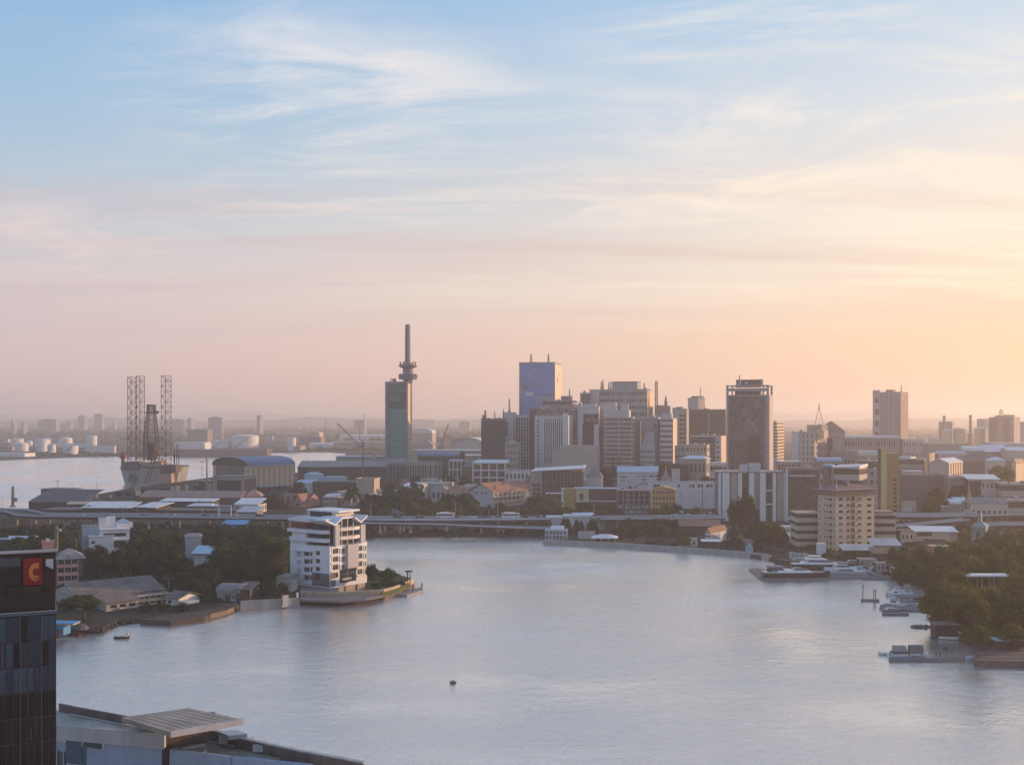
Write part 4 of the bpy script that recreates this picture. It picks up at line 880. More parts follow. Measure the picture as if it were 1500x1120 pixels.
px_slab(t, 'deck', mat((0.22, 0.22, 0.23), 0.8, 0.2), ((581, 870), (596, 871), (619.5, 863), (617, 859.5), (604, 862)), 0.7, 0.7, -0.2)
for x, y in ((598, 862), (605, 864), (618, 862)): p = gp(x, y, 0.7) - t.location; link('post', MB().box(p.x - 0.25, p.x + 0.25, p.y - 0.25, p.y + 0.25, -1, 2.9).mesh('post', CONCD), t)
t = thing('lookout', 'small dark lamp shelter at the tip of the point', 'shelter', gp(597, 853, 3)); M = MB(); M.tube((0, 0, -1.5), (0, 0, 4.2), 0.25); M.tube((0.9, 0.4, -1.5), (0.9, 0.4, 3.5), 0.15); link('post', M.mesh('post', DARKB), t); link('roof', MB().box(-0.9, 1.8, -0.7, 0.9, 3.9, 4.4).mesh('roof', DARKB), t)
# ------------------------------------------------------------------ the raised road
RAIL = mat((0.44, 0.46, 0.49), 0.7, 0.12, 0.2, 0.2); DECK = mat((0.13, 0.125, 0.125), 0.85, 0.2, 0.2); ASPH = mat((0.06, 0.058, 0.06), 0.9, 0.2, 0.1)
def flyover(label, line, zd, width, pier_px=(), thick=1.4, rail=1.1, cat='flyover', pier_w=1.3, ramp=None):
    """a deck on piers, its near rail along pixels read at the deck's own height"""
    pts = [gp(x, y, z) for (x, y), z in zip(line, zd)]
    t = thing('flyover', label, cat, Vector((pts[0].x, pts[0].y, 0)))
    B, RL, RD = MB(), MB(), MB(); o = t.location
    nr = []
    for i, p in enumerate(pts):
        a = pts[max(0, i - 1)]; c = pts[min(len(pts) - 1, i + 1)]; d = Vector((c.x - a.x, c.y - a.y, 0)).normalized(); nr.append(Vector((-d.y, d.x, 0)))
    for i in range(len(pts) - 1):
        p, q = pts[i], pts[i + 1]; n0, n1 = nr[i] * width, nr[i + 1] * width
        quad = lambda a0, a1: [(p + nr[i] * a0 - o)[:2], (q + nr[i + 1] * a0 - o)[:2], (q + nr[i + 1] * a1 - o)[:2], (p + nr[i] * a1 - o)[:2]]
        z0, z1 = p.z, q.z
        B.prism(quad(1.5, width - 1.5), [z0 - thick, z1 - thick] * 1 + [z1 - thick, z0 - thick], [z0 - 0.41, z1 - 0.41, z1 - 0.41, z0 - 0.41])
        RD.prism(quad(0, width), [z0 - 0.4, z1 - 0.4, z1 - 0.4, z0 - 0.4], [z0, z1, z1, z0])
        for k, e in enumerate((0.0, width - 0.35)):
            RL = MB(); RL.prism(quad(e, e + 0.35), [z0 + 0.004 - 0.55 * (k == 0), z1 + 0.004 - 0.55 * (k == 0), z1 + 0.004 - 0.55 * (k == 0), z0 + 0.004 - 0.55 * (k == 0)] if False else [z0 + 0.004, z1 + 0.004, z1 + 0.004, z0 + 0.004], [z0 + rail, z1 + rail, z1 + rail, z0 + rail])
            link('parapet', RL.mesh('parapet', RAIL), t)
    link('beam', B.mesh('beam', DECK), t); link('deck', RD.mesh('deck', ASPH), t)
    for px in pier_px:
        for i in range(len(pts) - 1):
            x0, x1 = line[i][0], line[i + 1][0]
            if x0 <= px <= x1:
                f = (px - x0) / (x1 - x0); p = pts[i].lerp(pts[i + 1], f); n = nr[i]
                M = MB()
                for e in (2.6, width - 2.6):
                    c = p + n * e - o; M.tube((c.x, c.y, -1), (c.x, c.y, p.z - thick - 0.71), pier_w / 2, n=10)
                a, c = p + n * 1.2 - o, p + n * (width - 1.2) - o; M.bar((a.x, a.y, p.z - thick - 0.36), (c.x, c.y, p.z - thick - 0.36), 1.5, 0.7)
                fo = p + n * (width / 2) - o; M.box(fo.x - 2.4, fo.x + 2.4, fo.y - width / 2, fo.y + width / 2, -0.9, 0.5)
                link('pier', M.mesh('pier', CONC), t)
    return t
L1 = [(-60, 748), (8, 750), (14, 752), (24, 755), (48, 756.5), (100, 757), (200, 757.5), (300, 758.5), (400, 760), (480, 761), (560, 762), (640, 762), (720, 761.5), (790, 761), (808, 760.5)]
flyover('long elevated road on piers across the head of the creek', L1, [7.5, 7.5, 7.5, 8, 8] + [8.5] * 10, 15, (18, 40, 90, 130, 170, 215, 250, 295, 340, 380, 412, 555, 585, 655, 705, 730, 772))
L2 = [(480, 766), (560, 767), (640, 768.5), (700, 771), (760, 773.5), (812, 775)]
flyover('lower slip road descending in front of the elevated road', L2, [7, 6.6, 6, 5, 4.3, 3.8], 7.5, (600, 652, 730, 737), 1.1, 0.9)
L3 = [(880, 761), (930, 760.5), (1000, 760), (1040, 759.5), (1063, 759)]
flyover('elevated road section behind the round trees right of the white piers', L3, [8.5] * 5, 14, (905, 960, 1030))
L4 = [(1312, 757), (1360, 757), (1420, 756.5), (1470, 755), (1540, 753)]
flyover('elevated road section behind the hotel towards the right edge', L4, [9.5] * 5, 14, (1340, 1400, 1450))
L5 = [(1312, 772), (1350, 769), (1380, 766), (1420, 762)]
flyover('rising ramp beside the road behind the hotel', L5, [5.5, 6.5, 7.5, 8.8], 7, (1330, 1370), 1.0, 0.9)
L6 = [(1446, 770), (1480, 769.5), (1540, 768)]
flyover('short low bridge on posts above the right bank trees', L6, [8.5, 8.5, 8.5], 8, (1474,), 1.0, 1.0)
# white abutment piers beside the gate house
t = thing('abutment', 'row of flared white bridge piers behind three dark trees', 'bridge pier', gp(850, 775, 5))
for x0, x1, y0 in ((808, 827, 759), (834, 862, 757), (874, 886, 761)):
    D = 602; X0, X1 = xat(x0, D), xat(x1, D); o = t.location; zt, zl = zat(y0, D), zat(774, D)
    M = MB(); M.add([(X0 - o.x + 2.4, D - o.y, 0 - o.z), (X1 - o.x - 1.4, D - o.y, 0 - o.z), (X1 - o.x - 1.4, D + 8 - o.y, 0 - o.z), (X0 - o.x + 2.4, D + 8 - o.y, 0 - o.z), (X0 - o.x - 1, D - o.y, zt - o.z), (X1 - o.x + 1, D - o.y, zt - o.z), (X1 - o.x + 1, D + 8 - o.y, zt - o.z), (X0 - o.x - 1, D + 8 - o.y, zt - o.z)], BOXF)
    link('pier', M.mesh('pier', mat((0.58, 0.60, 0.62), 0.8, 0.1, 0.3, 0.2)), t)
    link('cap', MB().box(X0 - o.x - 3, X1 - o.x + 2, D - 0.6 - o.y, D + 9 - o.y, zt + 0.01 - o.z, zt + 1.0 - o.z).mesh('cap', WHITE), t)
b = Bld('gatehouse', 'low white covered station on top of the flared bridge piers', 'building', 838, 842, 868, 754.5, 606, -10, d=6, foot=7); b.core(WHITE2, 'wall'); b.gable(RWHITE, 0.8, 'x', 1.0); b.done()

# ------------------------------------------------------------------ port peninsula behind the raised road
def lamp(label, px, yb, yt, D, name='lamp_post', cat='lamp post', arms=2, group=None, thick=0.22):
    z0 = zat(yb, D); h = zat(yt, D) - z0; t = thing(name, label, cat, (xat(px, D), D, z0), 0, group)
    link('pole', MB().tube((0, 0, 0), (0, 0, h), thick, thick * 0.5, 8).mesh('pole', POLE), t)
    M = MB()
    if arms == 9:
        for k in range(6): a = math.pi / 3 * k; M.bar((0, 0, h), (1.6 * math.cos(a), 1.6 * math.sin(a), h), 0.15); M.box(1.6 * math.cos(a) - .35, 1.6 * math.cos(a) + .35, 1.6 * math.sin(a) - .35, 1.6 * math.sin(a) + .35, h - 0.25, h + 0.15)
    else:
        for k in range(arms): sgn = 1 if k else -1; M.bar((0, 0, h), (1.8 * sgn, 0, h + 0.3), 0.12); M.box(1.8 * sgn - .5, 1.8 * sgn + .5, -.15, .15, h + 0.2, h + 0.38)
    link('lamp_head', M.mesh('lamp_head', STEEL), t); return t
lamp('tall floodlight mast over the dark port hut', 84.5, 718, 704, 860, 'floodlight_mast', 'floodlight', 9, thick=0.35)
lamp('thin lamp post on the roof line of the long port shed', 142, 716, 699, 900, arms=2); lamp('slim double lamp post right of the floating rig', 296, 698, 676, 860, 'floodlight_mast', 'floodlight', 9)
lamp('short stub mast behind the port hut', 108, 717, 708, 880, arms=1); lamp('thin post at the far left water edge', 3.5, 752, 728, 700, arms=1); lamp('lamp post in front of the church', 424, 742, 727, 760, arms=1)
t = thing('signal_tower', 'grey lattice signal tower on the far left quay', 'tower', (xat(19, 760), 760, 1.5)); M = MB(); h = zat(713, 760) - 1.5; lattice(M, (0, 0, 0), h, 1.0, 0.7, 9, 0.22, 4); M.box(-1.4, 1.4, -1.4, 1.4, h * 0.42, h * 0.45); M.tube((0, 0, h * 0.9), (0, 0, h + 1), 0.3); link('frame', M.mesh('frame', CONCD), t); link('cabin', MB().box(1.5, 3.2, -0.8, 0.8, h * 0.28, h * 0.45).mesh('cabin', CONCD), t); link('base', MB().lathe([(2.6, 0), (1.8, .8), (1.2, 1.2)], (0, 0), 12).mesh('base', CONCD), t)
t = thing('lattice_mast', 'faint lattice mast standing in the harbour water before the far tank farm', 'mast', (xat(303, 880), 880, 0)); M = MB(); lattice(M, (0, 0, 0), zat(668, 880), 0.8, 0.5, 12, 0.14, 4); link('frame', M.mesh('frame', POLE), t)
t = thing('lattice_mast', 'dark lattice mast in front of the grey waterside shed left of the green tower', 'mast', (xat(531.5, 880), 880, 1.5)); h = zat(646, 880) - 1.5; M = MB(); lattice(M, (0, 0, 0), h, 0.7, 0.6, 16, 0.16, 4); M.box(-1.6, 1.6, -.3, .3, h - 2, h - 1.2); M.box(-1.2, 1.2, -.3, .3, h - 4, h - 3.2); link('frame', M.mesh('frame', STEEL), t)
# long dark port shed in three stretches, low sun on their end walls put into the colour
b = Bld('port_hut', 'dark flat topped hut with a grey window at the left end of the port shed', 'building', 60, 60, 103, 717, 850, 14, d=16)
b.core(DARK, 'wall'); b.flat(RDARK, 0.3, 0.4); u0, u1, za, ze = b.rect('f', 62, 721.5, 79, 727.5); b.fpiece('window', mat((0.34, 0.38, 0.44), 0.4, 0.1), 'f', u0, u1, za, ze, 0, 0.06); u0, u1, za, ze = b.rect('f', 82, 720, 89, 727); b.fpiece('window', GLB, 'f', u0, u1, za, ze, 0, 0.06)
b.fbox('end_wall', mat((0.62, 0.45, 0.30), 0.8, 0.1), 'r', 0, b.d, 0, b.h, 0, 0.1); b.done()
small('sloping_shed', 'low black sloping roof below the port hut', 'shed', 42, 42, 122, 736, 5, 8, DARK, RDARK, 'shed', 7.0, d=26).done()
small('conveyor_gallery', 'grey sloping gallery between the hut and the long port shed', 'gallery', 103, 103, 126, 727, 835, 24, CONC, RGREY, 'shed', 2.5, d=9).done()
LIT = mat((0.66, 0.48, 0.30), 0.7, 0.1, 0.6)  # warm wall tone with the low sun put into it
def portshed(label, x0, x1, y0, y1, D, turn, gaps, wins, d=22, wall=DARKB, roof=RRUST, m2=None):
    b = Bld('port_shed', label, 'shed', x0, x1, x1 + 3, y0, D, turn, d=d); b.core(wall, 'wall')
    b.mb('roof', roof).prism([(-1, -1.2), (b.w + 1, -1.2), (b.w + 1, b.d), (-1, b.d)], [b.h, b.h, b.h + 2, b.h + 2], [b.h + 0.4, b.h + 0.4, b.h + 2.4, b.h + 2.4])
    for gx0, gx1, gy0, gy1 in gaps:      # added wedge bays, warm in colour, turned to catch the sun
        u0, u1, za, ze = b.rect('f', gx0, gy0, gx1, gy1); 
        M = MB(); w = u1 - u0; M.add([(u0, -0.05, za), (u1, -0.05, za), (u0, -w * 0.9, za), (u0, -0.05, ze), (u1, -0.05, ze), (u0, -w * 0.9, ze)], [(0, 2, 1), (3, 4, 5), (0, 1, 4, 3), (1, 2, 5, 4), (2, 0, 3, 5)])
        link('wall_or_added_bay', M.mesh('wall_or_added_bay', LIT), b.root)
    for gx0, gx1, gy0, gy1 in wins:
        u0, u1, za, ze = b.rect('f', gx0, gy0, gx1, gy1); b.fpiece('window', GLB, 'f', u0, u1, za, ze, 0, 0.06)
    for k in range(int(b.w / 5)): b.fbox('column', CONCD, 'f', k * 5, k * 5 + 0.4, 0, b.h - 0.02, 0.0, 0.35, 'stuff')
    return b
b = portshed('left stretch of the long dark port shed with added bays coloured as sunlit', 104, 196, 720, 0, 830, -16, ((126, 134, 726, 736), (140.5, 144.5, 724, 729.5), (160.5, 163.5, 724, 729), (199, 206, 718, 725)), ((170, 178, 721, 727), (182, 192, 720, 726)), 24); b.root.rotation_euler[2] = R(14); b.done()
b = portshed('right stretch of the long port shed under a rusty roof', 190, 286, 711, 0, 890, -14, ((198.5, 205.5, 717.5, 725.5), (250.5, 256, 712.5, 720), (257.5, 264, 711, 719), (271, 276, 709.5, 717.5)), ((208, 224, 716, 726), (236, 248, 714, 723)), 26); b.done()
b = Bld('port_office', 'dark glass fronted port office beneath the blue roofed warehouse', 'building', 284, 312, 320, 705, 900, 10, d=20); b.core(DARKB, 'wall'); b.flat(RGREY, 0.6, 0.4); b.fins('f', CONCD, 9, 0, b.w, 0, b.h, 0.5, 0.4)
u0, u1, za, ze = b.rect('f', 305, 708, 311.5, 717.5); M = MB(); w = u1 - u0; M.add([(u0, -0.4, za), (u1, -0.4, za), (u0, -w, za), (u0, -0.4, ze), (u1, -0.4, ze), (u0, -w, ze)], [(0, 2, 1), (3, 4, 5), (0, 1, 4, 3), (1, 2, 5, 4), (2, 0, 3, 5)]); link('wall_or_added_bay', M.mesh('wall_or_added_bay', LIT), b.root); b.done()  # added wedge bay, coloured and turned as a sunlit wall
b = Bld('port_office', 'grey flat roofed block in front of the blue roofed warehouse', 'building', 312, 358, 366, 698, 880, 14, d=20); b.core(CONC, 'wall'); b.flat(RGREY, 0.5, 0.4); b.clutter(CONCL, 4, 5); u0, u1, za, ze = b.rect('f', 318, 703, 353, 720); b.fpiece('open_bay', DARK, 'f', u0, u1, za, ze, 0, 0.06); u0, u1, za, ze = b.rect('f', 347, 697, 353, 702); 
b.fbox('end_wall', BROWN, 'r', 0, b.d, 0, b.h - 2, 0, 0.1); b.done()
# blue barrel roofed warehouse
b = Bld('warehouse', 'long warehouse with a blue barrel roof and sunlit bays', 'warehouse', 312, 363, 431, 683, 930, 40, foot=1.5)
b.core(mat((0.50, 0.38, 0.27), 0.8, 0.1, 0.3, 0.15), 'wall'); b.barrel(RBLUE, zat(673, 930) - zat(683, 930) + 1.5, 'y', 0.6, end=DARKB)
nb = 9
for k in range(nb + 1): b.fpiece('pier', mat((0.33, 0.25, 0.19), 0.8, 0.1), 'r', b.d / nb * k - 0.5, b.d / nb * k + 0.5, 0, b.h - 1.2, 0.0, 0.7)
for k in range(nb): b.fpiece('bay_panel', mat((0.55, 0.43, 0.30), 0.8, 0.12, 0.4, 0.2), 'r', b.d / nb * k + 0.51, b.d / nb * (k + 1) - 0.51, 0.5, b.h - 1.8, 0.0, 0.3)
b.box('eaves', mat((0.50, 0.40, 0.30), 0.7), b.w - 0.2, b.w + 1.0, -0.5, b.d + 0.5, b.h - 1.19, b.h - 0.2); b.box('loading_roof', RLBLUE, b.w + 1.01, b.w + 9, b.d * 0.1, b.d * 0.95, 3.0, 3.4)
b.fbox('arch_glazing', GLR, 'f', b.w * 0.1, b.w * 0.9, 1, b.h, 0, 0.1); b.done()
# pink roofs, sheds, market roofs between the port and the road
PR = corrugated((0.40, 0.24, 0.19), 0.9, 0, 0.75, 0.25)
small('hall', 'long low hall under a faded pink roof below the port shed', 'hall', 205, 205, 352, 729, 6.0, 6, BROWN, PR, 'gable', 4.0, d=20).done()
small('hall', 'pink hip roofed hall at the right end of the faded pink roofs', 'hall', 350, 358, 382, 727, 6.5, -8, mat((0.5, 0.42, 0.36), 0.8), PR, 'gable', 4.5, d=18, hip=6, over=1.0).done()
small('shed', 'white roofed shed with an uneven edge below the pink hall', 'shed', 234, 234, 312, 734.5, 5.0, 5, DARK, RWHITE, 'shed', 1.2, d=12).done()
small('shed', 'white patched roof shed above the road left of centre port', 'shed', 121, 121, 192, 744, 4.5, 4, DARKB, RWHITE, 'shed', 2.6, d=14, over=1).done()
small('shed', 'tan roofed walkway catching sun above the white patched shed', 'shed', 98, 98, 195, 738.5, 4.5, -8, DARKB, mat((0.50, 0.40, 0.30), 0.7, 0.2), 'shed', 1.2, d=6).done()
small('shed', 'white roof with lamp posts over a brown slatted end wall', 'shed', 201, 228, 250, 743.5, 5, 20, DARK, RWHITE, 'shed', 2.0, d=16, over=1.2).done()
small('shed', 'leaf shaped white canopy roof above the road', 'canopy', 274, 274, 312, 741, 4.5, 4, DARK, RWHITE, 'gable', 1.6, d=10, hip=4, over=0.8).done()
b = small('house', 'pale roofed house stepped under the pink hip roof', 'house', 343, 343, 378, 739, 5.5, 6, CONCL, RWHITE, 'shed', 3.0, d=16, win=4); b.done()
small('house', 'low house with a pale striped roof just above the road', 'house', 347, 347, 376, 750, 4, 6, CONCD, RMETAL, 'shed', 2.5, d=12).done()
small('market_hall', 'wide dark market hall spreading behind the road', 'hall', 60, 60, 345, 748, 3.2, 3, DARKB, RDARK, 'flat', d=20).done()
for i, (x, yb, yt) in enumerate(((201, 757, 738), (180, 757, 743), (296, 757, 733), (447, 762, 748))): lamp(('lamp post by the white roof with a brown end wall', 'lamp post before the white patched shed', 'lamp post before the leaf shaped canopy', 'lamp post beside the church gable')[i], x, yb, yt, 610, arms=1 + i % 2)
t = thing('sign_gantry', 'pale green sign gantry standing over the road', 'gantry', (xat(320, 602), 602, 8.5)); X = xat(338, 602) - xat(320, 602); h = zat(742, 602) - 8.5
M = MB(); [M.box(a - .35, a + .35, -.35, .35, 0, h) for a in (0, X)]; link('post', M.mesh('post', BLUEG), t); link('beam', MB().box(-.4, X + .4, -.3, .3, h + 0.01, h + 1.0).mesh('beam', BLUEG), t); link('board', MB().box(0.6, X - .6, -.5, -.31, h - 2.6, h - 0.8).mesh('board', mat((0.22, 0.30, 0.33), 0.6)), t)
small('tarp_shelter', 'blue tarpaulin shelter under the raised road', 'shelter', 325, 325, 358, 768, 5, 5, TARPB, mat((0.12, 0.32, 0.55), 0.6, 0.15, 0.4), 'shed', 1.5, d=8).done()
# church with a pink gable
b = Bld('church', 'pink church with an arched gable and tall arched windows', 'church', 408, 451, 466, 734, 760, 18, d=18); b.core(PINK, 'wall'); b.gable(TILEB, 4.6, 'x', 0.6, wall=PINK)
for k in range(4):
    u = b.w * (0.14 + 0.2 * k); M = MB(); M.prism([(u - .9, 2), (u + .9, 2), (u + .9, 6.2), (u + .5, 7.2), (u, 7.7), (u - .5, 7.2), (u - .9, 6.2)], 0.0, 0.1); M.v = [(x, -z - 0.0, y) for x, y, z in M.v]; link('arched_window', M.mesh('arched_window', GLR), b.root)
    b.fpiece('buttress', PINK, 'f', u + 1.4, u + 2.0, 0, b.h - 1, 0.0, 0.9)
b.box('cross_wing', PINK, b.w * 0.62, b.w * 0.98, -6, -0.01, 0, b.h - 1.0); b.gable(TILEB, 6.0, 'y', 0.5, z=b.h - 0.99, x0=b.w * 0.62, x1=b.w * 0.98, y0=-6, y1=8, wall=PINK, name='wing_roof')
M = MB(); x = b.w * 0.80; M.prism([(x - 1.6, 1), (x + 1.6, 1), (x + 1.6, 6.5), (x + .8, 8.2), (x, 8.8), (x - .8, 8.2), (x - 1.6, 6.5)], 6.0, 6.08); M.v = [(p, -r, q) for p, q, r in M.v]; link('arched_window', M.mesh('arched_window', GLR), b.root); b.done()
# grey sheds and dark land by the harbour mouth, blue house, beige block
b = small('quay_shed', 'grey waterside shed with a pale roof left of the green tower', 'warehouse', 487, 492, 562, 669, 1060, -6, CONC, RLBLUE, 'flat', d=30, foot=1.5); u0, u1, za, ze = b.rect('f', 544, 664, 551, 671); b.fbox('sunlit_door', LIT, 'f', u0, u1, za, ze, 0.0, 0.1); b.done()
small('quay_shed', 'long low dark shed on the quay left of the green tower', 'warehouse', 428, 436, 566, 684, 985, -5, DARKB, RGREY, 'shed', 4, d=40).done()
b = small('house', 'light blue two storey house near the harbour', 'house', 446, 462, 474, 695, 905, 26, mat((0.40, 0.52, 0.62), 0.8, 0.08), RLBLUE, 'gable', 2.2, hip=3, d=None); b.done()
small('house', 'pale blue low house right of the light blue house', 'house', 474, 474, 502, 699, 900, 6, mat((0.40, 0.48, 0.55), 0.8), RLBLUE, 'flat', d=14).done()
small('house', 'pale shed roof below the light blue house', 'shed', 432, 432, 458, 708, 850, 6, WHITE2, RLBLUE, 'shed', 2.0, d=14).done()
small('hall', 'dark low hall behind the small white shelter', 'hall', 458, 458, 528, 706, 845, 5, DARKB, RDARK, 'flat', d=20).done()
small('shelter', 'small white flat canopy in front of the dark low hall', 'shelter', 470, 470, 496, 714, 4.5, 4, CONCD, RLBLUE, 'flat', d=8, over=1.5).done()
b = small('block', 'plain beige windowless block in the trees below the green tower', 'building', 522, 548, 559, 703, 800, 10, BEIGE, ROOFC, 'flat', d=14, par=1.0); b.done()
small('shed', 'small white shed roof left of the beige block', 'shed', 524, 524, 546, 726, 4, 5, CONCD, RWHITE, 'shed', 1.5, d=9).done()
small('shed', 'flat pale roof in the trees right of the beige block', 'shed', 548, 548, 590, 719, 5, 5, CONCD, RMETAL, 'flat', d=10).done()
b = small('house', 'pale blue house with a peaked roof above the road', 'house', 574, 574, 602, 741, 705, 5, mat((0.36, 0.46, 0.56), 0.8, 0.06), RLBLUE, 'gable', 2.0, axis='y', d=12, hip=3); b.fpiece('window_band', GL, 'f', b.w * 0.15, b.w * 0.9, 3.6, 5.2, 0, 0.06); b.done()
# ------------------------------------------------------------------ jack-up rig
D = 1050.0
t = thing('jack_up_rig', 'jack up drilling rig with three tall lattice legs moored behind the port shed', 'drilling rig', (xat(218, D), D, 0)); o = t.location
RIGW = mat((0.25, 0.275, 0.275), 0.7, 0.2, 0.12, 0.45); RIGD = mat((0.09, 0.08, 0.08), 0.8, 0.3, 0.2); LEGM = mat((0.05, 0.042, 0.045), 0.7, 0.2, 0.2); RIGT = mat((0.36, 0.25, 0.18), 0.8, 0.2, 0.3)
X = lambda px, DD=D: xat(px, DD) - o.x
ht = zat(676, D)
M = MB(); hull_b = [(X(181), 4), (X(196), -4), (X(238), -8), (X(258), 2), (X(256), 34), (X(190), 36)]; hull_t = [(X(175), 2), (X(190), -6), (X(240), -10), (X(262), 0), (X(261), 36), (X(184), 40)]
v = [(x, y, -1) for x, y in hull_b] + [(x, y, ht * 0.72) for x, y in hull_t]; n = 6
M.add(v, [tuple(range(5, -1, -1)), tuple(range(6, 12))] + [(i, (i + 1) % 6, 6 + (i + 1) % 6, 6 + i) for i in range(6)]); link('hull', M.mesh('hull', RIGW), t)
link('bulwark', MB().prism(hull_t, ht * 0.72 + 0.01, ht * 0.78).mesh('bulwark', RIGD), t)
for x0, x1, y0, z0, z1, m, nm in ((184, 208, -9, 0.62, 1.0, RIGD, 'leg_deck'), (241, 263, -12, 0.55, 0.86, RIGD, 'leg_deck'), (209, 232, -6, 0.79, 0.98, RIGW, 'deckhouse'), (232, 241, -9, 0.5, 1.05, RIGT, 'deckhouse'), (236, 256, -11, 0.05, 0.5, RIGT, 'side_tank'), (177, 184, 0, 0.79, 0.97, RIGW, 'deckhouse'), (206, 213, -9, 0.93, 1.0, mat((0.6, 0.36, 0.12), 0.7), 'walkway'), (192, 203, -7.5, 0.12, 0.45, RIGD, 'side_panel')):
    link(nm, MB().box(X(x0), X(x1), y0, y0 + 18, ht * z0 + 0.02, ht * z1).mesh(nm, m), t)
for px, DY, hs, yt in ((192.6, 14, 3.5, 552), (205.6, 20, 3.5, 550.5), (243.2, -3, 4.2, 550)):
    DD = D + DY; top = zat(yt, DD); M = MB(); lattice(M, (xat(px, DD) - o.x, DY, -6), top + 6, hs * 1.25, hs * 1.25, 22, 0.30, 3, False); link('leg', M.mesh('leg', LEGM), t)
dz = [zat(y, D) for y in (674, 640, 604, 592.5)]; M = MB(); cxp = X(219.6)
lattice(M, (cxp, 4, dz[0]), dz[1] - dz[0], 8.2, 8.0, 4, 0.5, 4); lattice(M, (cxp, 4, dz[1]), dz[2] - dz[1], 8.0, 4.4, 5, 0.45, 4); lattice(M, (cxp, 4, dz[2]), dz[3] - dz[2], 4.4, 4.2, 2, 0.5, 4)
M.box(cxp - 4.5, cxp + 4.5, 0, 8, dz[2] - 0.8, dz[2] + 0.6); M.box(cxp + 4.6, cxp + 7, 3, 5, dz[2] - 1, dz[2] + 1.6); M.box(cxp - 3.6, cxp + 3.6, 1, 7, dz[3] - 1, dz[3]); M.box(cxp - 2.8, cxp + 2.8, 2, 6, dz[0], dz[1] - 6); link('derrick', M.mesh('derrick', LEGM), t)
M = MB(); a = Vector((X(236.5), -16, zat(660, D))); c = Vector((X(224), -18, zat(706, D)))
for e in (-1.6, 1.6): M.bar(a + Vector((e, 0, 0)), c + Vector((e, 0, 0)), 1.1)
for k in range(8): f = k / 8; p = a.lerp(c, f); q = a.lerp(c, f + 0.12); M.bar(p + Vector((-1.6, 0, 0)), q + Vector((1.6, 0, 0)), 0.5)
M.bar(a, (X(239), -8, zat(664, D)), 2.2); M.bar((X(231), -8, zat(664, D)), a, 1.6); link('crane_boom', M.mesh('crane_boom', RUSTY), t)
M = MB(); M.bar((X(216), -12, ht * .95), (X(206), -13, ht * .4), 0.6); M.bar((X(206), -13, ht * .4), (X(196), -14, ht * .06), 0.6); link('hose', M.mesh('hose', RIGT), t)
for px, y0, y1 in ((178, 662, 676), (257, 650, 676), (260, 652, 676), (254, 655, 676), (253, 664, 676)): link('deck_crane' if px < 180 else 'mast', MB().bar((X(px), 4, ht * .8), (X(px), 4, zat(y0, D)), 2.6 if px < 180 else 0.6).mesh('mast', RUSTY if px < 180 else LEGM), t)
link('crane_cab', MB().box(X(175), X(182), 0, 7, zat(671, D), zat(666, D)).mesh('crane_cab', RUSTY), t)

# ------------------------------------------------------------------ far shore: tank farm, sheds, ship, skyline
TANK = mat((0.60, 0.60, 0.61), 0.6, 0.08, 0.05, 0.15); TANKB = mat((0.48, 0.46, 0.45), 0.7, 0.12, 0.05, 0.2); FSH = mat((0.22, 0.19, 0.18), 0.85, 0.2, 0.03)
tg = 'storage tanks on the far shore'
for lab, x0, x1, yt, yb, dome in (('flat topped white storage tank second from the left edge on the far shore', 12, 30, 643, 654, 0.05), ('white domed tank with a sunlit cap near the left edge of the far shore', 18, 37, 651, 661, 0.28), ('small pale tank between two pairs of far shore tanks', 34, 45, 646, 655, 0.15),
    ('wide flat tank behind the sunlit domed pair', 47, 67, 643, 656, 0.02), ('white domed tank right of the small pale tank', 51, 66, 651, 662, 0.25), ('low domed tank with a sunlit cap left of the white tank with stairs', 67, 79, 652, 663, 0.2), ('large domed tank behind the white tank with stairs', 83, 102, 644, 653, 0.35),
    ('broad white tank with a dark stair down its side', 89, 110, 653, 665, 0.02), ('tallest white cylinder tank of the far shore farm', 124, 139, 638, 655, 0.06), ('white tank left of the big tank on the dark quay', 305, 333, 644.5, 656, 0.02), ('big white domed tank above the dark moored ship', 334, 374, 639, 656, 0.12), ('slim pale silo right of the dark moored ship', 419, 432, 641, 660, 0.02)):
    Dk = dist(yb); r = (x1 - x0) / 2 / F * Dk; t = thing('storage_tank', lab, 'tank', (xat((x0 + x1) / 2, Dk), Dk + r, 1.5), 0, tg); h = zat(yt, Dk) - 1.5
    M = MB(); M.lathe([(r, 0), (r, h)], n=28); link('wall', M.mesh('wall', TANK), t)
    M = MB(); M.smooth = dome > 0.1; M.lathe([(r * 1.01, h + 0.01), (r * 0.92, h + dome * r * 0.5), (r * 0.6, h + dome * r), (r * 0.05, h + dome * r * 1.25)], n=28); link('roof', M.mesh('roof', TANK), t)
    if 'stair' in lab or 'big' in lab:
        M = MB(); [M.bar((r * 1.02 * math.cos(-2.2 + 0.1 * k), r * 1.02 * math.sin(-2.2 + 0.1 * k), h * k / 12), (r * 1.02 * math.cos(-2.1 + 0.1 * k), r * 1.02 * math.sin(-2.1 + 0.1 * k), h * (k + 1) / 12), 1.0) for k in range(12)]; link('stair', M.mesh('stair', DARK), t)
def far(label, x0, x1, yt, yb, wall=FSH, roof=None, kind='flat', cat='building', name='far_building', turn=8, d=30, rise=3, xm=None, foot=1.5, D=None, par=0, win=None, group=None):
    b = Bld(name, label, cat, x0, xm or x1, x1, yt, D or dist(yb), turn, d=None if xm else d, foot=foot, group=group); b.core(wall, 'wall')
    if kind == 'flat': b.flat(roof or wall, 0.2, 0.4)
    elif kind == 'gable': b.gable(roof or wall, rise, 'x', 0.6, wall=wall)
    elif kind == 'barrel': b.barrel(roof or wall, rise, 'y', 0.4, end=wall)
    if win: b.grid('f', wall, GL, win[0], win[1], wf=0.6, hf=0.45, t=0.4)
    return b.done()
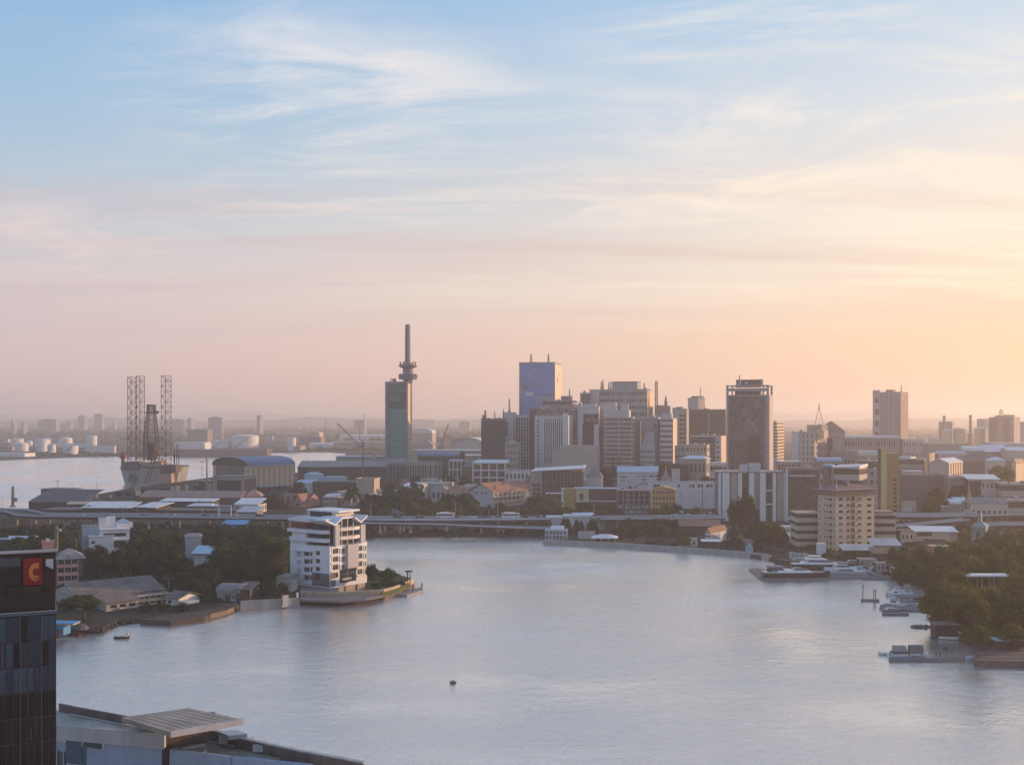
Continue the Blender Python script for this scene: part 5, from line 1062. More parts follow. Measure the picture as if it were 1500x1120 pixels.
fs = 'sheds on the far shore'
far('long white windowless shed in front of the tallest far shore tank', 124, 170, 653, 664, TANK, xm=168, turn=20, name='far_shed', cat='shed', group=fs)
far('low white shed roof at the left edge of the far shore', -20, 36, 664, 669, TANK, name='far_shed', cat='shed', group=fs); far('flat pale roofs strip behind the broad tank with a stair', 60, 124, 650, 655, TANK, name='far_shed', cat='shed', group=fs)
far('brown low shed left of the domed tanks', -8, 18, 654, 660, mat((0.35, 0.22, 0.16), 0.8), name='far_shed', cat='shed', group=fs)
far('dark square block with a light slit above the white far tanks', 274, 304, 629, 650, FSH, name='far_building'); far('white sheds strip just right of the rig on the far shore', 255, 300, 648, 658, TANK, name='far_shed', cat='shed', group=fs)
far('long roof glowing orange on the far shore left of the green tower', 414, 455, 636, 648, mat((0.5, 0.36, 0.24), 0.8), kind='gable', rise=6, name='far_shed', cat='shed', group=fs); far('second glowing roof end beside the long orange roof', 450, 468, 635, 648, mat((0.55, 0.40, 0.26), 0.8), kind='barrel', rise=5, name='far_shed', cat='shed', group=fs)  # orange of the low sun put into both roof colours
far('white shed at the waterline left of the harbour crane', 453, 486, 650, 657, TANK, kind='gable', rise=2, name='far_shed', cat='shed', group=fs); far('very long white roof behind the harbour crane', 497, 566, 638, 648, TANK, kind='gable', rise=3, name='far_shed', cat='shed', group=fs, d=60)
far('dark warehouse behind the slim pale silo', 438, 470, 640, 655, FSH, name='far_shed', cat='shed', group=fs); far('low brown shed along the far waterline', 395, 440, 653, 660, mat((0.3, 0.24, 0.21), 0.8), name='far_shed', cat='shed', group=fs); far('tan sheds behind the harbour crane base', 484, 565, 648, 657, mat((0.36, 0.30, 0.26), 0.8), kind='gable', rise=3, name='far_shed', cat='shed', group=fs)
t = thing('cargo_ship', 'long dark moored ship below the big white tanks', 'ship', (xat(328, 1790), 1790, 0)); L = 137 / F * 1790
link('hull', MB().prism([(-L / 2, 0), (L * 0.47, -6), (L / 2, 4), (L * 0.47, 12), (-L / 2, 10)], -1, 10.5).mesh('hull', mat((0.10, 0.085, 0.09), 0.7, 0.2, 0.05))) if False else link('hull', MB().prism([(-L / 2, 0), (L * 0.47, -6), (L / 2, 4), (L * 0.47, 12), (-L / 2, 10)], -1, 10.5).mesh('hull', mat((0.10, 0.085, 0.09), 0.7, 0.2, 0.05)), t); link('bulwark', MB().prism([(-L / 2 - .3, -.3), (L * 0.47, -6.4), (L / 2 + .4, 4), (L * 0.47, 12.4), (-L / 2 - .3, 10.3)], 10.51, 12).mesh('bulwark', mat((0.17, 0.09, 0.08), 0.7)), t)
# harbour crane
def crane(label, D, base, tip, w=1.6, foot_w=8):
    t = thing('harbour_crane', label, 'crane', (xat(base[0], D), D, 1.5)); o = t.location; a = Vector((0, 0, 0)); M = MB()
    lattice(M, (0, 0, 0), 14, foot_w * 0.6, 2.0, 3, 0.6, 4); link('tower', M.mesh('tower', STEEL), t); M = MB(); p, q = Vector((0, 0, 14)), Vector((xat(tip[0], D) - o.x, 0, zat(tip[1], D) - o.z))
    for e in (-1, 1): M.bar(p + Vector((0, 0, e * w)), q + Vector((0, 0, e * w * .4)), 1.3)
    for k in range(12): M.bar(p.lerp(q, k / 12) + Vector((0, 0, w * (1 - .6 * k / 12))), p.lerp(q, (k + 1) / 12) - Vector((0, 0, w * (1 - .6 * (k + 1) / 12))), 0.45)
    M.bar(q, q - Vector((0, 0, 10)), 0.25); link('boom', M.mesh('boom', STEEL), t); link('cab', MB().box(-4, 5, -3, 3, 9, 15).mesh('cab', STEEL), t)
crane('harbour crane with a long dark boom reaching up left, left of the green tower', 1900, (527, 662), (494, 620)); crane('hooked harbour crane right of the green tower base', 1800, (646, 652), (657, 620), 1.4)
sk = 'hazy towers on the far skyline'
SKM = mat((0.25, 0.23, 0.24), 0.8, 0.15, 0.02)
for lab, x0, x1, yt, Dk, xm in (('wide hazy slab block at the left of the skyline', 56, 82, 614, 4600, None), ('hazy square tower left of the twin towers', 114, 124, 608.5, 5000, None), ('left one of the twin hazy towers', 138, 143, 606, 5200, None), ('right one of the twin hazy towers with a paler side', 144, 149, 606.3, 5200, None),
    ('leftmost thin chimney like tower on the skyline', 16, 18.6, 615, 4200, None), ('thin hazy tower between the leftmost chimney and the wide slab', 32, 35, 619, 4200, None), ('tiny square tower just right of the wide slab', 99, 103, 618, 5200, None), ('low rounded block right of the wide slab', 88.5, 94, 620.5, 5200, None), ('tiny tower just left of the rig on the skyline', 165, 168, 617.5, 5400, None),
    ('broad hazy block with a sunlit right edge right of the rig', 305, 327, 611, 3600, 325), ('slim solitary tower on the skyline between rig and green tower', 376, 381, 608.5, 3600, None), ('small tower just right of the rig legs', 274.5, 280, 612.5, 4400, None), ('low hazy block touching the right rig leg', 252, 266, 614, 4400, None), ('faint stepped block on the skyline left of the green tower', 519, 534, 615, 4200, None), ('small faint block right of the green tower on the skyline', 672, 688, 617, 4600, None), ('long low faint block right of the green tower', 600, 636, 614.5, 6500, None)):
    b = Bld('skyline_tower', lab, 'tower', x0, xm or x1, x1 + (0 if xm else 0), yt, Dk, 10, d=None if xm else 25, group=sk); b.core(SKM, 'wall'); b.box('roof_block', SKM, b.w * 0.3, b.w * 0.6, 4, b.d * 0.7, b.h + 0.01, b.h + 3); b.done()
for lab, px, yt, yb, Dk in (('faint lone mast on the skyline left of the harbour crane', 477, 613, 632, 3500), ('thin mast above the sheds behind the harbour crane', 533, 606, 630, 3800), ('faint mast over the low sheds near the green tower', 527, 624, 640, 2600)):
    t = thing('skyline_mast', lab, 'mast', (xat(px, Dk), Dk, 1.5)); M = MB(); lattice(M, (0, 0, 0), zat(yt, Dk) - 1.5, 1.6, 0.8, 8, 0.5, 3, False); link('frame', M.mesh('frame', STEEL), t)
# arena with a curved white roof, right of the green tower
b = Bld('arena', 'low sports hall with a white curved roof in the haze right of the green tower', 'building', 663, 706, 716, 653, 1700, 14); b.core(CONCL, 'wall'); b.barrel(TANK, 13, 'y', 3, end=CONCL); b.done()
for lab, x0, x1, yt, D_, m, k in (('pale grey dome roofed shed right of the green tower', 603, 633, 634, 2300, TANK, 'barrel'), ('brown mound like store behind the green tower', 604, 634, 652, 1650, mat((0.30, 0.22, 0.17), 0.9), 'gable'), ('long grey roof below the curved white hall', 604, 706, 660, 1350, RMETAL, 'flat'), ('layered car park decks left of the dark office block', 640, 706, 668, 1200, CONCL, 'flat')):
    b = Bld('hall', lab, 'hall', x0, x1, x1, yt, D_, 8, d=40); b.core(mat((0.33, 0.30, 0.28), 0.85), 'wall'); {'barrel': lambda: b.barrel(m, 9, 'y', .5), 'gable': lambda: b.gable(m, 9, 'x', .5, hip=14), 'flat': lambda: b.flat(m, 1, .5)}[k]()
    if 'deck' in lab: b.floors(CONCL, 3, 0, b.h, 0.4, 0.4, True, 'deck')
    b.done()
# far ridges fading into the air
def ridge(name, D, pts, depth=700):
    M = MB(); n = len(pts); v = []
    for px, py in pts: x = xat(px, D); z = zat(py, D); v += [(x, D, 0.5), (x, D + depth * .35, max(1.6, z * .6)), (x, D + depth, z), (x, D + depth * 2, 0.5)]
    M.v = v; M.smooth = True
    for i in range(n - 1):
        for j in range(3): M.f.append((i * 4 + j, i * 4 + 4 + j, i * 4 + 5 + j, i * 4 + 1 + j))
    structure(name, M.mesh(name, mat((0.06, 0.07, 0.05), 0.95, 0.3, 0.01)))
rn = random.Random(11)
ridge('hills', 14300, [(px, 603 + 4 * math.sin(px * .013) + 3 * math.sin(px * .031 + 1) + (4 if px < 800 else + min(1, (px - 800) / 500))) for px in range(-700, 2300, 50)])
ridge('hills', 7600, [(px, 611 + 2.5 * math.sin(px * .02 + 2) + 1.5 * math.sin(px * .055) + (3 if px < 700 else 3)) for px in range(-700, 2300, 40)])
# distant woods: too far to tell trees apart
M = MB(); ico = None
bm = bmesh.new(); bmesh.ops.create_icosphere(bm, subdivisions=1, radius=1.0); iv = [v.co.copy() for v in bm.verts]; bm.verts.index_update(); jf = [tuple(v.index for v in f.verts) for f in bm.faces]; bm.free()
def blob(M, x, y, z, r, h):
    s = rn.uniform(0.75, 1.25); M.add([(x + p.x * r * rn.uniform(.8, 1.2), y + p.y * r, z + h * 0.5 + p.z * h * 0.55 * rn.uniform(.8, 1.2)) for p in iv], jf)
for k in range(2600):
    px = rn.uniform(-250, 760); py = 622 + 27 * rn.random() ** 1.6; Dk = dist(py)
    if py > 641 and (px < 180 or 300 < px < 440): continue
    r = rn.uniform(5, 13); blob(M, xat(px, Dk), Dk, 1.0, r * 1.3, rn.uniform(6, 15))
for k in range(1500):
    px = rn.uniform(700, 1750); py = 623 + 20 * rn.random() ** 1.4; Dk = dist(py); r = rn.uniform(5, 12); blob(M, xat(px, Dk), Dk, 1.0, r * 1.3, rn.uniform(6, 13))
for k in range(240):
    px = rn.uniform(-120, 260) if rn.random() < .6 else rn.uniform(400, 560); Dk = dist(rn.uniform(664, 668) if px < 260 else rn.uniform(655, 660)); blob(M, xat(px, Dk), Dk, 0.5, rn.uniform(4, 8), rn.uniform(3, 6))
link('woods', M.mesh('woods', leaf_mat((0.045, 0.06, 0.03))), None, kind='stuff')
# ------------------------------------------------------------------ city core
GREYW = mat((0.50, 0.51, 0.53), 0.75, 0.10, 0.15, 0.2); GREYM = mat((0.33, 0.33, 0.345), 0.8, 0.12, 0.15, 0.25); MAUVE = mat((0.27, 0.235, 0.235), 0.8, 0.14, 0.15, 0.25); TAUPE = mat((0.40, 0.37, 0.35), 0.8, 0.12, 0.15, 0.25)
SUNGOLD = mat((0.62, 0.50, 0.36), 0.75, 0.08, 0.2, 0.1); GLD = glass((0.022, 0.02, 0.022), 0.2); GLM = glass((0.06, 0.06, 0.062), 0.25, 0.03)  # gold tone: low sun put into the colour of sun-facing parts
def tower(label, x0, xm, x1, yt, D, turn, style, wall, pane=GL, rows=10, cols=6, sc=3, d=None, roof=ROOFC, par=0.9, clut=3, name='office_block', cat='building', frac=0.45, wf=0.55, hf=0.5, side=None, sidewall=None, group=None, z0=0.0, out=0.3):
    b = Bld(name, label, cat, x0, xm, x1, yt, D, turn, d=d, group=group); sv = 'r' if turn >= 0 else 'l'; side = side or style
    if style == 'bands':
        b.core(pane, 'glazing'); b.floors(wall, rows, z0, b.h, frac, out)
        if side == 'plain': b.fbox('end_wall', sidewall or wall, sv, -out, b.d + out, 0, b.h, 0.0, out + 0.12)
    elif style in ('grid', 'sgrid'):
        b.core(DARK, 'core', 0, b.h, 0.03); single = style == 'sgrid'
        b.grid('f', wall, pane, cols, rows, z0=z0, wf=wf, hf=hf, t=out, single=single, end=out)
        if z0: b.fbox('wall_skin', wall, 'f', -out, b.w + out, 0, z0, 0, out)
        if side == 'plain': b.fbox('end_wall', sidewall or wall, sv, 0, b.d, 0, b.h, 0, out)
        else: b.grid(sv, sidewall or wall, pane, sc, rows, wf=wf, hf=hf, t=out, name='side_window')
        b.fbox('back_wall', wall, 'l' if sv == 'r' else 'r', 0, b.d, 0, b.h, 0, out)
    elif style == 'glass':
        b.core(pane, 'glazing'); b.floors(wall, rows, z0, b.h, 0.10, 0.10, rows < 30)
        b.fins('f', wall, cols + 1, 0, b.w, 0, b.h, 0.22, 0.14)
        if side == 'plain': b.fbox('end_wall', sidewall or wall, sv, 0, b.d, 0, b.h, 0, out)
        else: b.fins(sv, wall, sc + 1, 0, b.d, 0, b.h, 0.22, 0.14)
    elif style == 'fins':
        b.core(pane, 'glazing'); b.fins('f', wall, cols, 0.3, b.w - 0.3, 0, b.h, 0.6, 0.8, True); b.fbox('head_beam', wall, 'f', -0.2, b.w + 0.2, b.h - 1.6, b.h, 0.805, 1.1)
        b.fbox('end_wall', sidewall or wall, sv, 0, b.d, 0, b.h, 0, out)
    else: b.core(wall, 'wall')
    b.flat(roof, out + 0.05 if style != 'plain' else 0.1, 0.4, par, wall)
    if clut: b.clutter(CONCL if clut % 2 else CONCD, clut, int(x0 * 3), 1.2, 3.5, b.h + 0.41)
    return b
# green glass tower with the concrete mast
D = 1050
b = Bld('mast_tower', 'tall green glass tower carrying a concrete telecom mast', 'tower', 564.4, 597, 603, 561, D, 8); NG = mat((0.26, 0.27, 0.30), 0.8, 0.1, 0.1, 0.2)
zp = b.z(671); b.core(GLB, 'glazing', zp)
b.fbox('end_wall', mat((0.56, 0.45, 0.32), 0.7, 0.1, 0.2), 'r', 0.0, b.d, 0, b.h - 0.5, 0.0, 0.4)  # sunlit gold put into the end wall's colour
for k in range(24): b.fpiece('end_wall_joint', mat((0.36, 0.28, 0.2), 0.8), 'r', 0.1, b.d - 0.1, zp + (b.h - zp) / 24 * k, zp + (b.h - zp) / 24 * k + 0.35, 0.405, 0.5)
uA, uB = b.q('f', 569)[0], b.q('f', 595.2)[0]
for a, c in ((0.0, 1.6), (2.2, uA - 0.05), (uB + 0.05, b.w - 1.4), (b.w - 1.0, b.w + 0.4)): b.fpiece('pier', NG, 'f', a, c, 0, b.h, 0.0, 0.9)
zg0, zg1, zg2, zg3 = b.z(670), b.z(598), b.z(574), b.z(564)
nr = 27
GN = [glass((0.06, 0.22, 0.20), 0.35, 0.02, spec=.3), glass((0.07, 0.25, 0.225), 0.35, 0.02, spec=.3), glass((0.055, 0.195, 0.185), 0.35, 0.02, spec=.3)]
for k in range(nr): z = zg0 + (zg1 - zg0) * k / nr; b.fpiece('glazed_storey', GN[(k * 7) % 3], 'f', uA, uB, z + 0.12, zg0 + (zg1 - zg0) * (k + 1) / nr - 0.02, 0.0, 0.42)
b.fpiece('sign_field', mat((0.035, 0.085, 0.09), 0.4, 0.15), 'f', uA, uB, zg1 + 0.1, zg2, 0.0, 0.44)
for k in range(9): b.fbox('sign_rib', mat((0.04, 0.05, 0.06), 0.5), 'f', uA + (uB - uA) * (k + .3) / 9, uA + (uB - uA) * (k + .6) / 9, zg1 + 0.3, zg1 + 6.3, 0.441, 0.52, 'stuff')
b.fpiece('top_glazing', glass((0.05, 0.11, 0.11), 0.35), 'f', uA, uB, zg2 + 0.1, zg3, 0.0, 0.42)
SGN = mat((0.30, 0.36, 0.40), 0.6); rs = random.Random(5)
for za, zb_, x0, x1, n in ((b.z(579), b.z(576.8), 570.2, 590.8, 9), (b.z(586.8), b.z(581), 570.2, 577, 4), (b.z(583.4), b.z(581), 578.3, 587, 3), (b.z(586.8), b.z(584.6), 578.3, 587.5, 4)):
    ua, ub = b.q('f', x0)[0], b.q('f', x1)[0]; w = (ub - ua) / n
    for k in range(n):     # blurred lettering: a few strokes per character
        M = b.mb('sign_letters', SGN, 'stuff'); u = ua + w * k
        for (s0, s1, t0, t1) in rs.sample([(0, .22, 0, 1), (.6, .8, 0, 1), (0, .8, .82, 1), (0, .8, 0, .18), (0, .8, .42, .58)], 3): M.box(*b.face('f', u + w * s0, u + w * s1, za + (zb_ - za) * t0, za + (zb_ - za) * t1, 0.445, 0.5))
b.fpiece('base_beam', NG, 'f', -0.3, b.w + 0.3, b.z(682), zg0, 0.0, 1.6); b.fpiece('base_panel', mat((0.42, 0.43, 0.45), 0.8), 'f', 0.2, b.w, b.z(678), b.z(672), 1.61, 1.8)
for k in range(7): b.fpiece('column', NG, 'f', b.w / 6 * k - 0.6, b.w / 6 * k + 0.6, 0, b.z(682), 0.0, 1.4)
b.box('base_core', CONCD, 1, b.w - 1, 1, b.d, 0, zp - 0.01); b.flat(CONC, 0.3, 0.4, 1.2, NG); b.fpiece('roof_unit', STEEL, 'f', b.w * .28, b.w * .42, b.h + 0.41, b.h + 4.5, -6, -3); b.fpiece('roof_unit', STEEL, 'f', b.w * .18, b.w * .22, b.h + 0.41, b.h + 4.8, -5, -4)
cx, cy = b.q('f', 595)[0], 7.5; Zm = lambda y: zat(y, D + 8) - b.foot; MC = mat((0.21, 0.21, 0.245), 0.8, 0.12, 0.15, 0.2); px = (D + 8) / F
def drum(name, y0, y1, w0, w1=None, n=8): 
    M = MB(); r0, r1 = w0 * px / 2 * 1.06, (w1 or w0) * px / 2 * 1.06; M.lathe([(r0, Zm(y0)), (r1, Zm(y1))], (cx, cy), n); link(name, M.mesh(name, MC), b.root)
cxm = cx; drum('mast_base', 561, 555.7, 13.2, n=4 * 4); drum('lower_drum', 555.69, 547.5, 25, n=16); drum('mast_neck', 547.49, 539, 14.4, n=16); drum('gallery', 538.99, 536.5, 17, 26, n=16); drum('gallery_rim', 536.49, 535, 26, 26.4, n=16); drum('gallery_top', 534.99, 531.5, 14.5, 12, n=16)
M = MB(); M.lathe([(4.3 * px, Zm(531.49)), (3.9 * px, Zm(477)), (3.0 * px, Zm(475.2)), (1.5 * px, Zm(474.8))], (cx - 0.3, cy), 12); link('mast', M.mesh('mast', MC), b.root)
for k in range(10): a = 2 * math.pi * k / 10; M = MB(); r = 11.5 * px; M.box(cx + r * math.cos(a) - .6, cx + r * math.cos(a) + .6, cy + r * math.sin(a) - .6, cy + r * math.sin(a) + .6, Zm(534.9), Zm(534.9) + (3.6 if k % 2 else 2.0)); link('dish', M.mesh('dish', SUNGOLD if k in (0, 9) else STEEL), b.root)
for k in range(16): a = 2 * math.pi * k / 16; r = 12.9 * px; b.mb('drum_window', GLD, 'stuff').box(cx + r * math.cos(a) - .5, cx + r * math.cos(a) + .5, cy + r * math.sin(a) - .5, cy + r * math.sin(a) + .5, Zm(554), Zm(549))
b.done()
# low buildings at the foot of the green tower
small('terminal', 'low wide building with white pillars at the foot of the green tower', 'building', 596, 640, 648, 677, 985, 8, CONC, RGREY, 'flat', d=24, win=12, rows=1, wf=0.65, hf=0.7).done()
small('terminal', 'dark curved roof hall behind the white pillared building', 'hall', 612, 672, 680, 668, 1010, 8, DARKB, mat((0.16, 0.19, 0.26), 0.5), 'barrel', 3.5, d=30, axis='x').done()
b = Bld('frame_building', 'white open concrete frame beside the pillared building', 'building', 658, 676, 678, 675, 955, 10, d=14); b.core(GLR, 'glazing', 0, b.h - 1, 1.0); b.floors(WHITE2, 3, 0, b.h, 0.12, 0.3); b.fins('f', WHITE2, 4, 0, b.w, 0, b.h, 0.7, 0.5, True); b.done()
small('hall', 'dark brick shed between the open frame and the white roofed house', 'hall', 678, 694, 702, 684, 940, 8, BROWN, RDARK, 'gable', 2.0, d=20).done()
small('terrace_block', 'flat pale terraces in the trees below the green tower', 'building', 598, 654, 668, 709, 850, 10, TAUPE, ROOFC, 'flat', d=26, clut=3).done()
small('shed', 'long pale roof edge among trees left of the pink roofed house', 'shed', 590, 616, 620, 714, 815, 8, CONC, RWHITE, 'shed', 2.5, d=14).done()
small('house', 'grey roofed house left of the small pink house', 'house', 632, 652, 662, 716, 800, 8, CONCL, RGREY, 'gable', 3.0, d=14, hip=4, win=3).done()
small('house', 'small pink house half hidden by trees', 'house', 653, 682, 690, 718, 790, 10, mat((0.52, 0.33, 0.27), 0.8), TILE, 'gable', 3.2, d=12, hip=5, win=4, rows=1).done()
b = Bld('house', 'three storey white house with a terracotta roof and verandas by the round trees', 'house', 688, 722, 776, 721, 755, 40); b.core(mat((0.46, 0.45, 0.46), 0.8, 0.1, 0.2, 0.2), 'wall'); b.gable(TILE, 6.0, 'y', 1.0, wall=mat((0.46, 0.45, 0.46), 0.8))
for k in range(2): b.fpiece('balcony', CREAM, 'r', -0.5, b.d * 0.92, b.h - 3.6 - 3.4 * k, b.h - 2.6 - 3.4 * k, 0.3, 1.8)
for k in range(9): b.fpiece('post', CREAM, 'r', b.d * k / 9, b.d * k / 9 + 0.35, 0, b.h - 0.3, 1.5, 1.79)
for k in range(7): 
    for q in range(2): b.fpiece('window', GL, 'r', b.d * (k + .3) / 8, b.d * (k + .8) / 8, b.h - 2.5 - 3.4 * q, b.h - 0.8 - 3.4 * q, 0.0, 0.06)
for u in (0.25, 0.5, 0.68): b.fpiece('window', GL, 'f', b.w * u, b.w * u + 1.6, b.h - 1.4, b.h - 0.3, 0.0, 0.06)
b.box('chimney', CONCD, b.w * 0.85, b.w * 0.85 + 1.2, 5, 6.2, b.h + 1.5, b.h + 4.5); b.done()
b = small('house', 'small white house with a terracotta pyramid roof behind the verandas', 'house', 758, 779, 790, 712, 800, 12, CREAM, TILE, 'gable', 7.0, hip=7, win=3, rows=2, over=0.8); b.done()
b = Bld('house', 'white open sided house with a pale shed roof below the dark office block', 'house', 693, 740, 747, 679, 905, 10, d=18); b.core(GLR, 'glazing', 0, b.h - 1, 1.2); b.floors(WHITE, 4, 0, b.h, 0.16, 0.3); b.fins('f', WHITE, 5, 0, b.w, 0, b.h, 0.9, 0.5, True); b.mb('roof', RWHITE).prism([(-1, -1.5), (b.w + 1.5, -1.5), (b.w + 1, b.d), (1, b.d)], [b.h + 0.5, b.h + 0.5, b.h + 2.5, b.h + 2.5], [b.h + 0.8, b.h + 0.8, b.h + 2.8, b.h + 2.8]); b.done()
small('terrace_block', 'low white terrace in front of the white finned office', 'building', 740, 786, 792, 690, 900, 8, WHITE2, ROOFC, 'flat', d=20, win=8, rows=2).done()
# dark block, slabs and finned offices
b = tower('dark glass office block left end of the city centre', 705, 738, 740, 615, 1020, 6, 'glass', mat((0.06, 0.055, 0.062), 0.6), glass((0.03, 0.032, 0.046), 0.3), 26, 16, 8, d=22, clut=4); b.antenna(STEEL, 3, 6, b.h, 9, 1.2, 5, 0.25); b.antenna(STEEL, 12, 6, b.h, 8, 0.5, 6, 0.2); b.antenna(STEEL, 20, 6, b.h, 10, 0.5, 6, 0.25); b.parts_tank(STEEL, 2, 4, b.h + .4, 1.6, 4); b.done()
b = tower('pale blank slab tower with a slot of windows beside the dark block', 738, 751.5, 756, 605.5, 1030, 9, 'plain', GREYW, clut=2)
for k in range(5): u0, u1, za, ze = b.rect('f', 740, 619 + k * 4, 744.5, 621 + k * 4); b.fpiece('window', GL, 'f', u0, u1, za, ze, 0, 0.06)
b.antenna(STEEL, 4, 8, b.h, 14, 0.8, 8, 0.2); b.done()
b = tower('narrow dark office with white fins between two pale slabs', 755, 775, 777, 609, 1045, 5, 'fins', GREYW, GLD, cols=6, d=18, clut=2); b.antenna(STEEL, 4, 8, b.h, 30, 0.9, 12, 0.25, ); b.floors(GREYM, 18, 0, b.h - 6, 0.2, 0.1); b.done()
tower('tall dark narrow slab left of the white finned office', 775.5, 784, 786, 600.5, 1050, 6, 'plain', mat((0.13, 0.11, 0.115), 0.8, 0.15), d=20, clut=1).done()
b = tower('white office with close vertical fins and a plain white end pylon', 783, 832, 839, 610, 990, 9, 'plain', GREYW, clut=4)
u0, u1, za, ze = b.rect('f', 796, 613, 831.5, 677)
b.fpiece('glazing', GLD, 'f', u0, u1, za, ze, 0.0, 0.1)
for k in range(12): b.fpiece('fin', WHITE, 'f', u0 + (u1 - u0) * k / 11.5, u0 + (u1 - u0) * k / 11.5 + 0.75, za, ze, 0.1, 1.0)
for k in range(2): z = b.z(612.6 + 3.6 * k); b.fpiece('beam', WHITE, 'f', u0, u1, z - 0.4, z, 1.01, 1.2)
b.fbox('pylon', WHITE, 'f', b.w - 4.5, b.w + 0.2, 0, b.h + 3, 0.0, 1.4)
for k in range(18): b.fpiece('window', GLD, 'f', b.q('f', 787)[0], b.q('f', 789.2)[0], 2 + (b.h - 4) / 18 * k, 2 + (b.h - 4) / 18 * k + 2.0, 0, 0.06)
b.done()
small('block', 'small old concrete block at the foot of the pale slab tower', 'building', 740, 758, 762, 649, 960, 10, CONC, ROOFC, 'flat', par=0.6, clut=4, win=5, rows=7, wf=0.5, hf=0.45).done()
b = Bld('podium', 'blank beige stepped podium in front of the black banner building', 'building', 810, 874, 879, 660, 935, 6); b.core(TAUPE, 'wall'); b.box('upper_wall', TAUPE, b.q('f', 822)[0], b.w - 0.2, 0.2, b.d - 0.2, b.h + 0.01, b.z(652.5)); b.flat(ROOFC, 0.1, 0.2); b.fpiece('joint', CONC, 'f', 0.2, b.q('f', 840)[0], b.z(663.6), b.z(663), 0.0, 0.15); u0, u1, za, ze = b.rect('f', 849, 678.5, 852.5, 682.5); b.fpiece('doorway', DARK, 'f', u0, u1, za, ze, 0, .05); b.done()
# blue banner tower
b = Bld('banner_tower', 'tall tower wrapped in a blue banner with a leaf emblem', 'tower', 760.5, 812.5, 822.3, 532, 1120, 13); BLUE = mat((0.18, 0.26, 0.52), 0.6, 0.08, 0.04)
b.core(GREYM, 'wall'); b.fbox('banner', BLUE, 'f', 0.1, b.w - 0.1, 0, b.h - 0.4, 0.0, 0.25)
b.fbox('end_wall', mat((0.66, 0.54, 0.42), 0.7, 0.06, 0.1), 'r', 0.3, b.d, 0, b.h - 1, 0.0, 0.4)  # warm glow of the sun put into this wall's colour
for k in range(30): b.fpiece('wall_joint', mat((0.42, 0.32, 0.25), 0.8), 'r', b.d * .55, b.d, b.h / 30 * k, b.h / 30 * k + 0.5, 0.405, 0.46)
u, z = b.d * .45, b.h; b.fpiece('window_strip', GLR, 'r', b.d * .32, b.d * .42, b.z(560), b.z(552), 0.41, 0.5); b.fpiece('window', GLR, 'r', b.d * .55, b.d * .65, b.z(548), b.z(546), 0.41, 0.5)
b.flat(ROOFC, 0.2, 0.4, 1.0, GREYM); b.clutter(STEEL, 8, 4, 1.0, 3.0); b.fbox('banner_edge', mat((0.09, 0.07, 0.08), 0.8), 'l', -0.2, b.d * .3, b.z(568), b.z(536), 0.0, 1.0)
for u in (0.31, 0.80): b.antenna(STEEL, b.w * u, 5, b.h + .4, 9.5, 0.9, 7, 0.28)
LOGO = mat((0.42, 0.45, 0.56), 0.6, 0.05)
def mark(name, m, px0, py0, px1, py1, o=0.26, e=0.34, kind=None): u0, u1, za, ze = b.rect('f', px0, py0, px1, py1); b.fbox(name, m, 'f', u0, u1, za, ze, o, e, kind)
uc, zc = b.q('f', 779.5, 545); ul, wl = 4.9, 2.0; ca, sa = math.cos(R(30)), math.sin(R(30)); M = MB(); N = 24
ring = [(ul * math.cos(2 * math.pi * i / N), wl * (1.25 if math.sin(2 * math.pi * i / N) < 0 else .95) * math.sin(2 * math.pi * i / N)) for i in range(N)]
rt = lambda x, y: (uc + x * ca - y * sa, zc + x * sa + y * ca)
for i in range(N):
    a, c = ring[i], ring[(i + 1) % N]; P = [rt(*a), rt(*c), rt(c[0] * .86, c[1] * .72), rt(a[0] * .86, a[1] * .72)]; M.add([(p[0], -0.26, p[1]) for p in P] + [(p[0], -0.34, p[1]) for p in P], BOXF)
for k in (-0.45, -0.05, 0.35): p, q = rt(ul * k, -wl * .8), rt(ul * (k + .35), wl * .6); M.bar((p[0], -0.31, p[1]), (q[0], -0.31, q[1]), 0.35, 0.1)
link('emblem', M.mesh('emblem', LOGO), b.root)
rs = random.Random(9); ua, ub = b.q('f', 773)[0], b.q('f', 804)[0]; za, zb_ = b.z(553.5), b.z(550.6); w = (ub - ua) / 10
for k in range(10):
    if k == 5: continue
    for (s0, s1, t0, t1) in rs.sample([(0, .2, 0, 1), (.5, .7, 0, 1), (0, .7, .82, 1), (0, .7, 0, .18), (0, .7, .42, .58)], 3): b.mb('banner_letters', LOGO, 'stuff').box(*b.face('f', ua + w * k + w * s0, ua + w * k + w * s1, za + (zb_ - za) * t0, za + (zb_ - za) * t1, 0.26, 0.32))
mark('banner_panel', mat((0.50, 0.52, 0.56), 0.6, 0.05), 769, 574, 782, 579.6); mark('banner_stripe', mat((0.20, 0.19, 0.27), 0.6), 775, 564.6, 797, 566); mark('banner_figure', mat((0.25, 0.21, 0.28), 0.7, 0.3, 0.3), 765.5, 562, 774, 571); mark('banner_stripe', mat((0.19, 0.17, 0.25), 0.6), 782.2, 576.5, 811, 579); mark('banner_patch', mat((0.30, 0.34, 0.50), 0.6, 0.3, 0.2), 784, 579.2, 803, 594); mark('banner_patch', mat((0.34, 0.32, 0.42), 0.6, 0.35, 0.3), 798, 579.3, 812, 590, 0.27, .36); b.done()
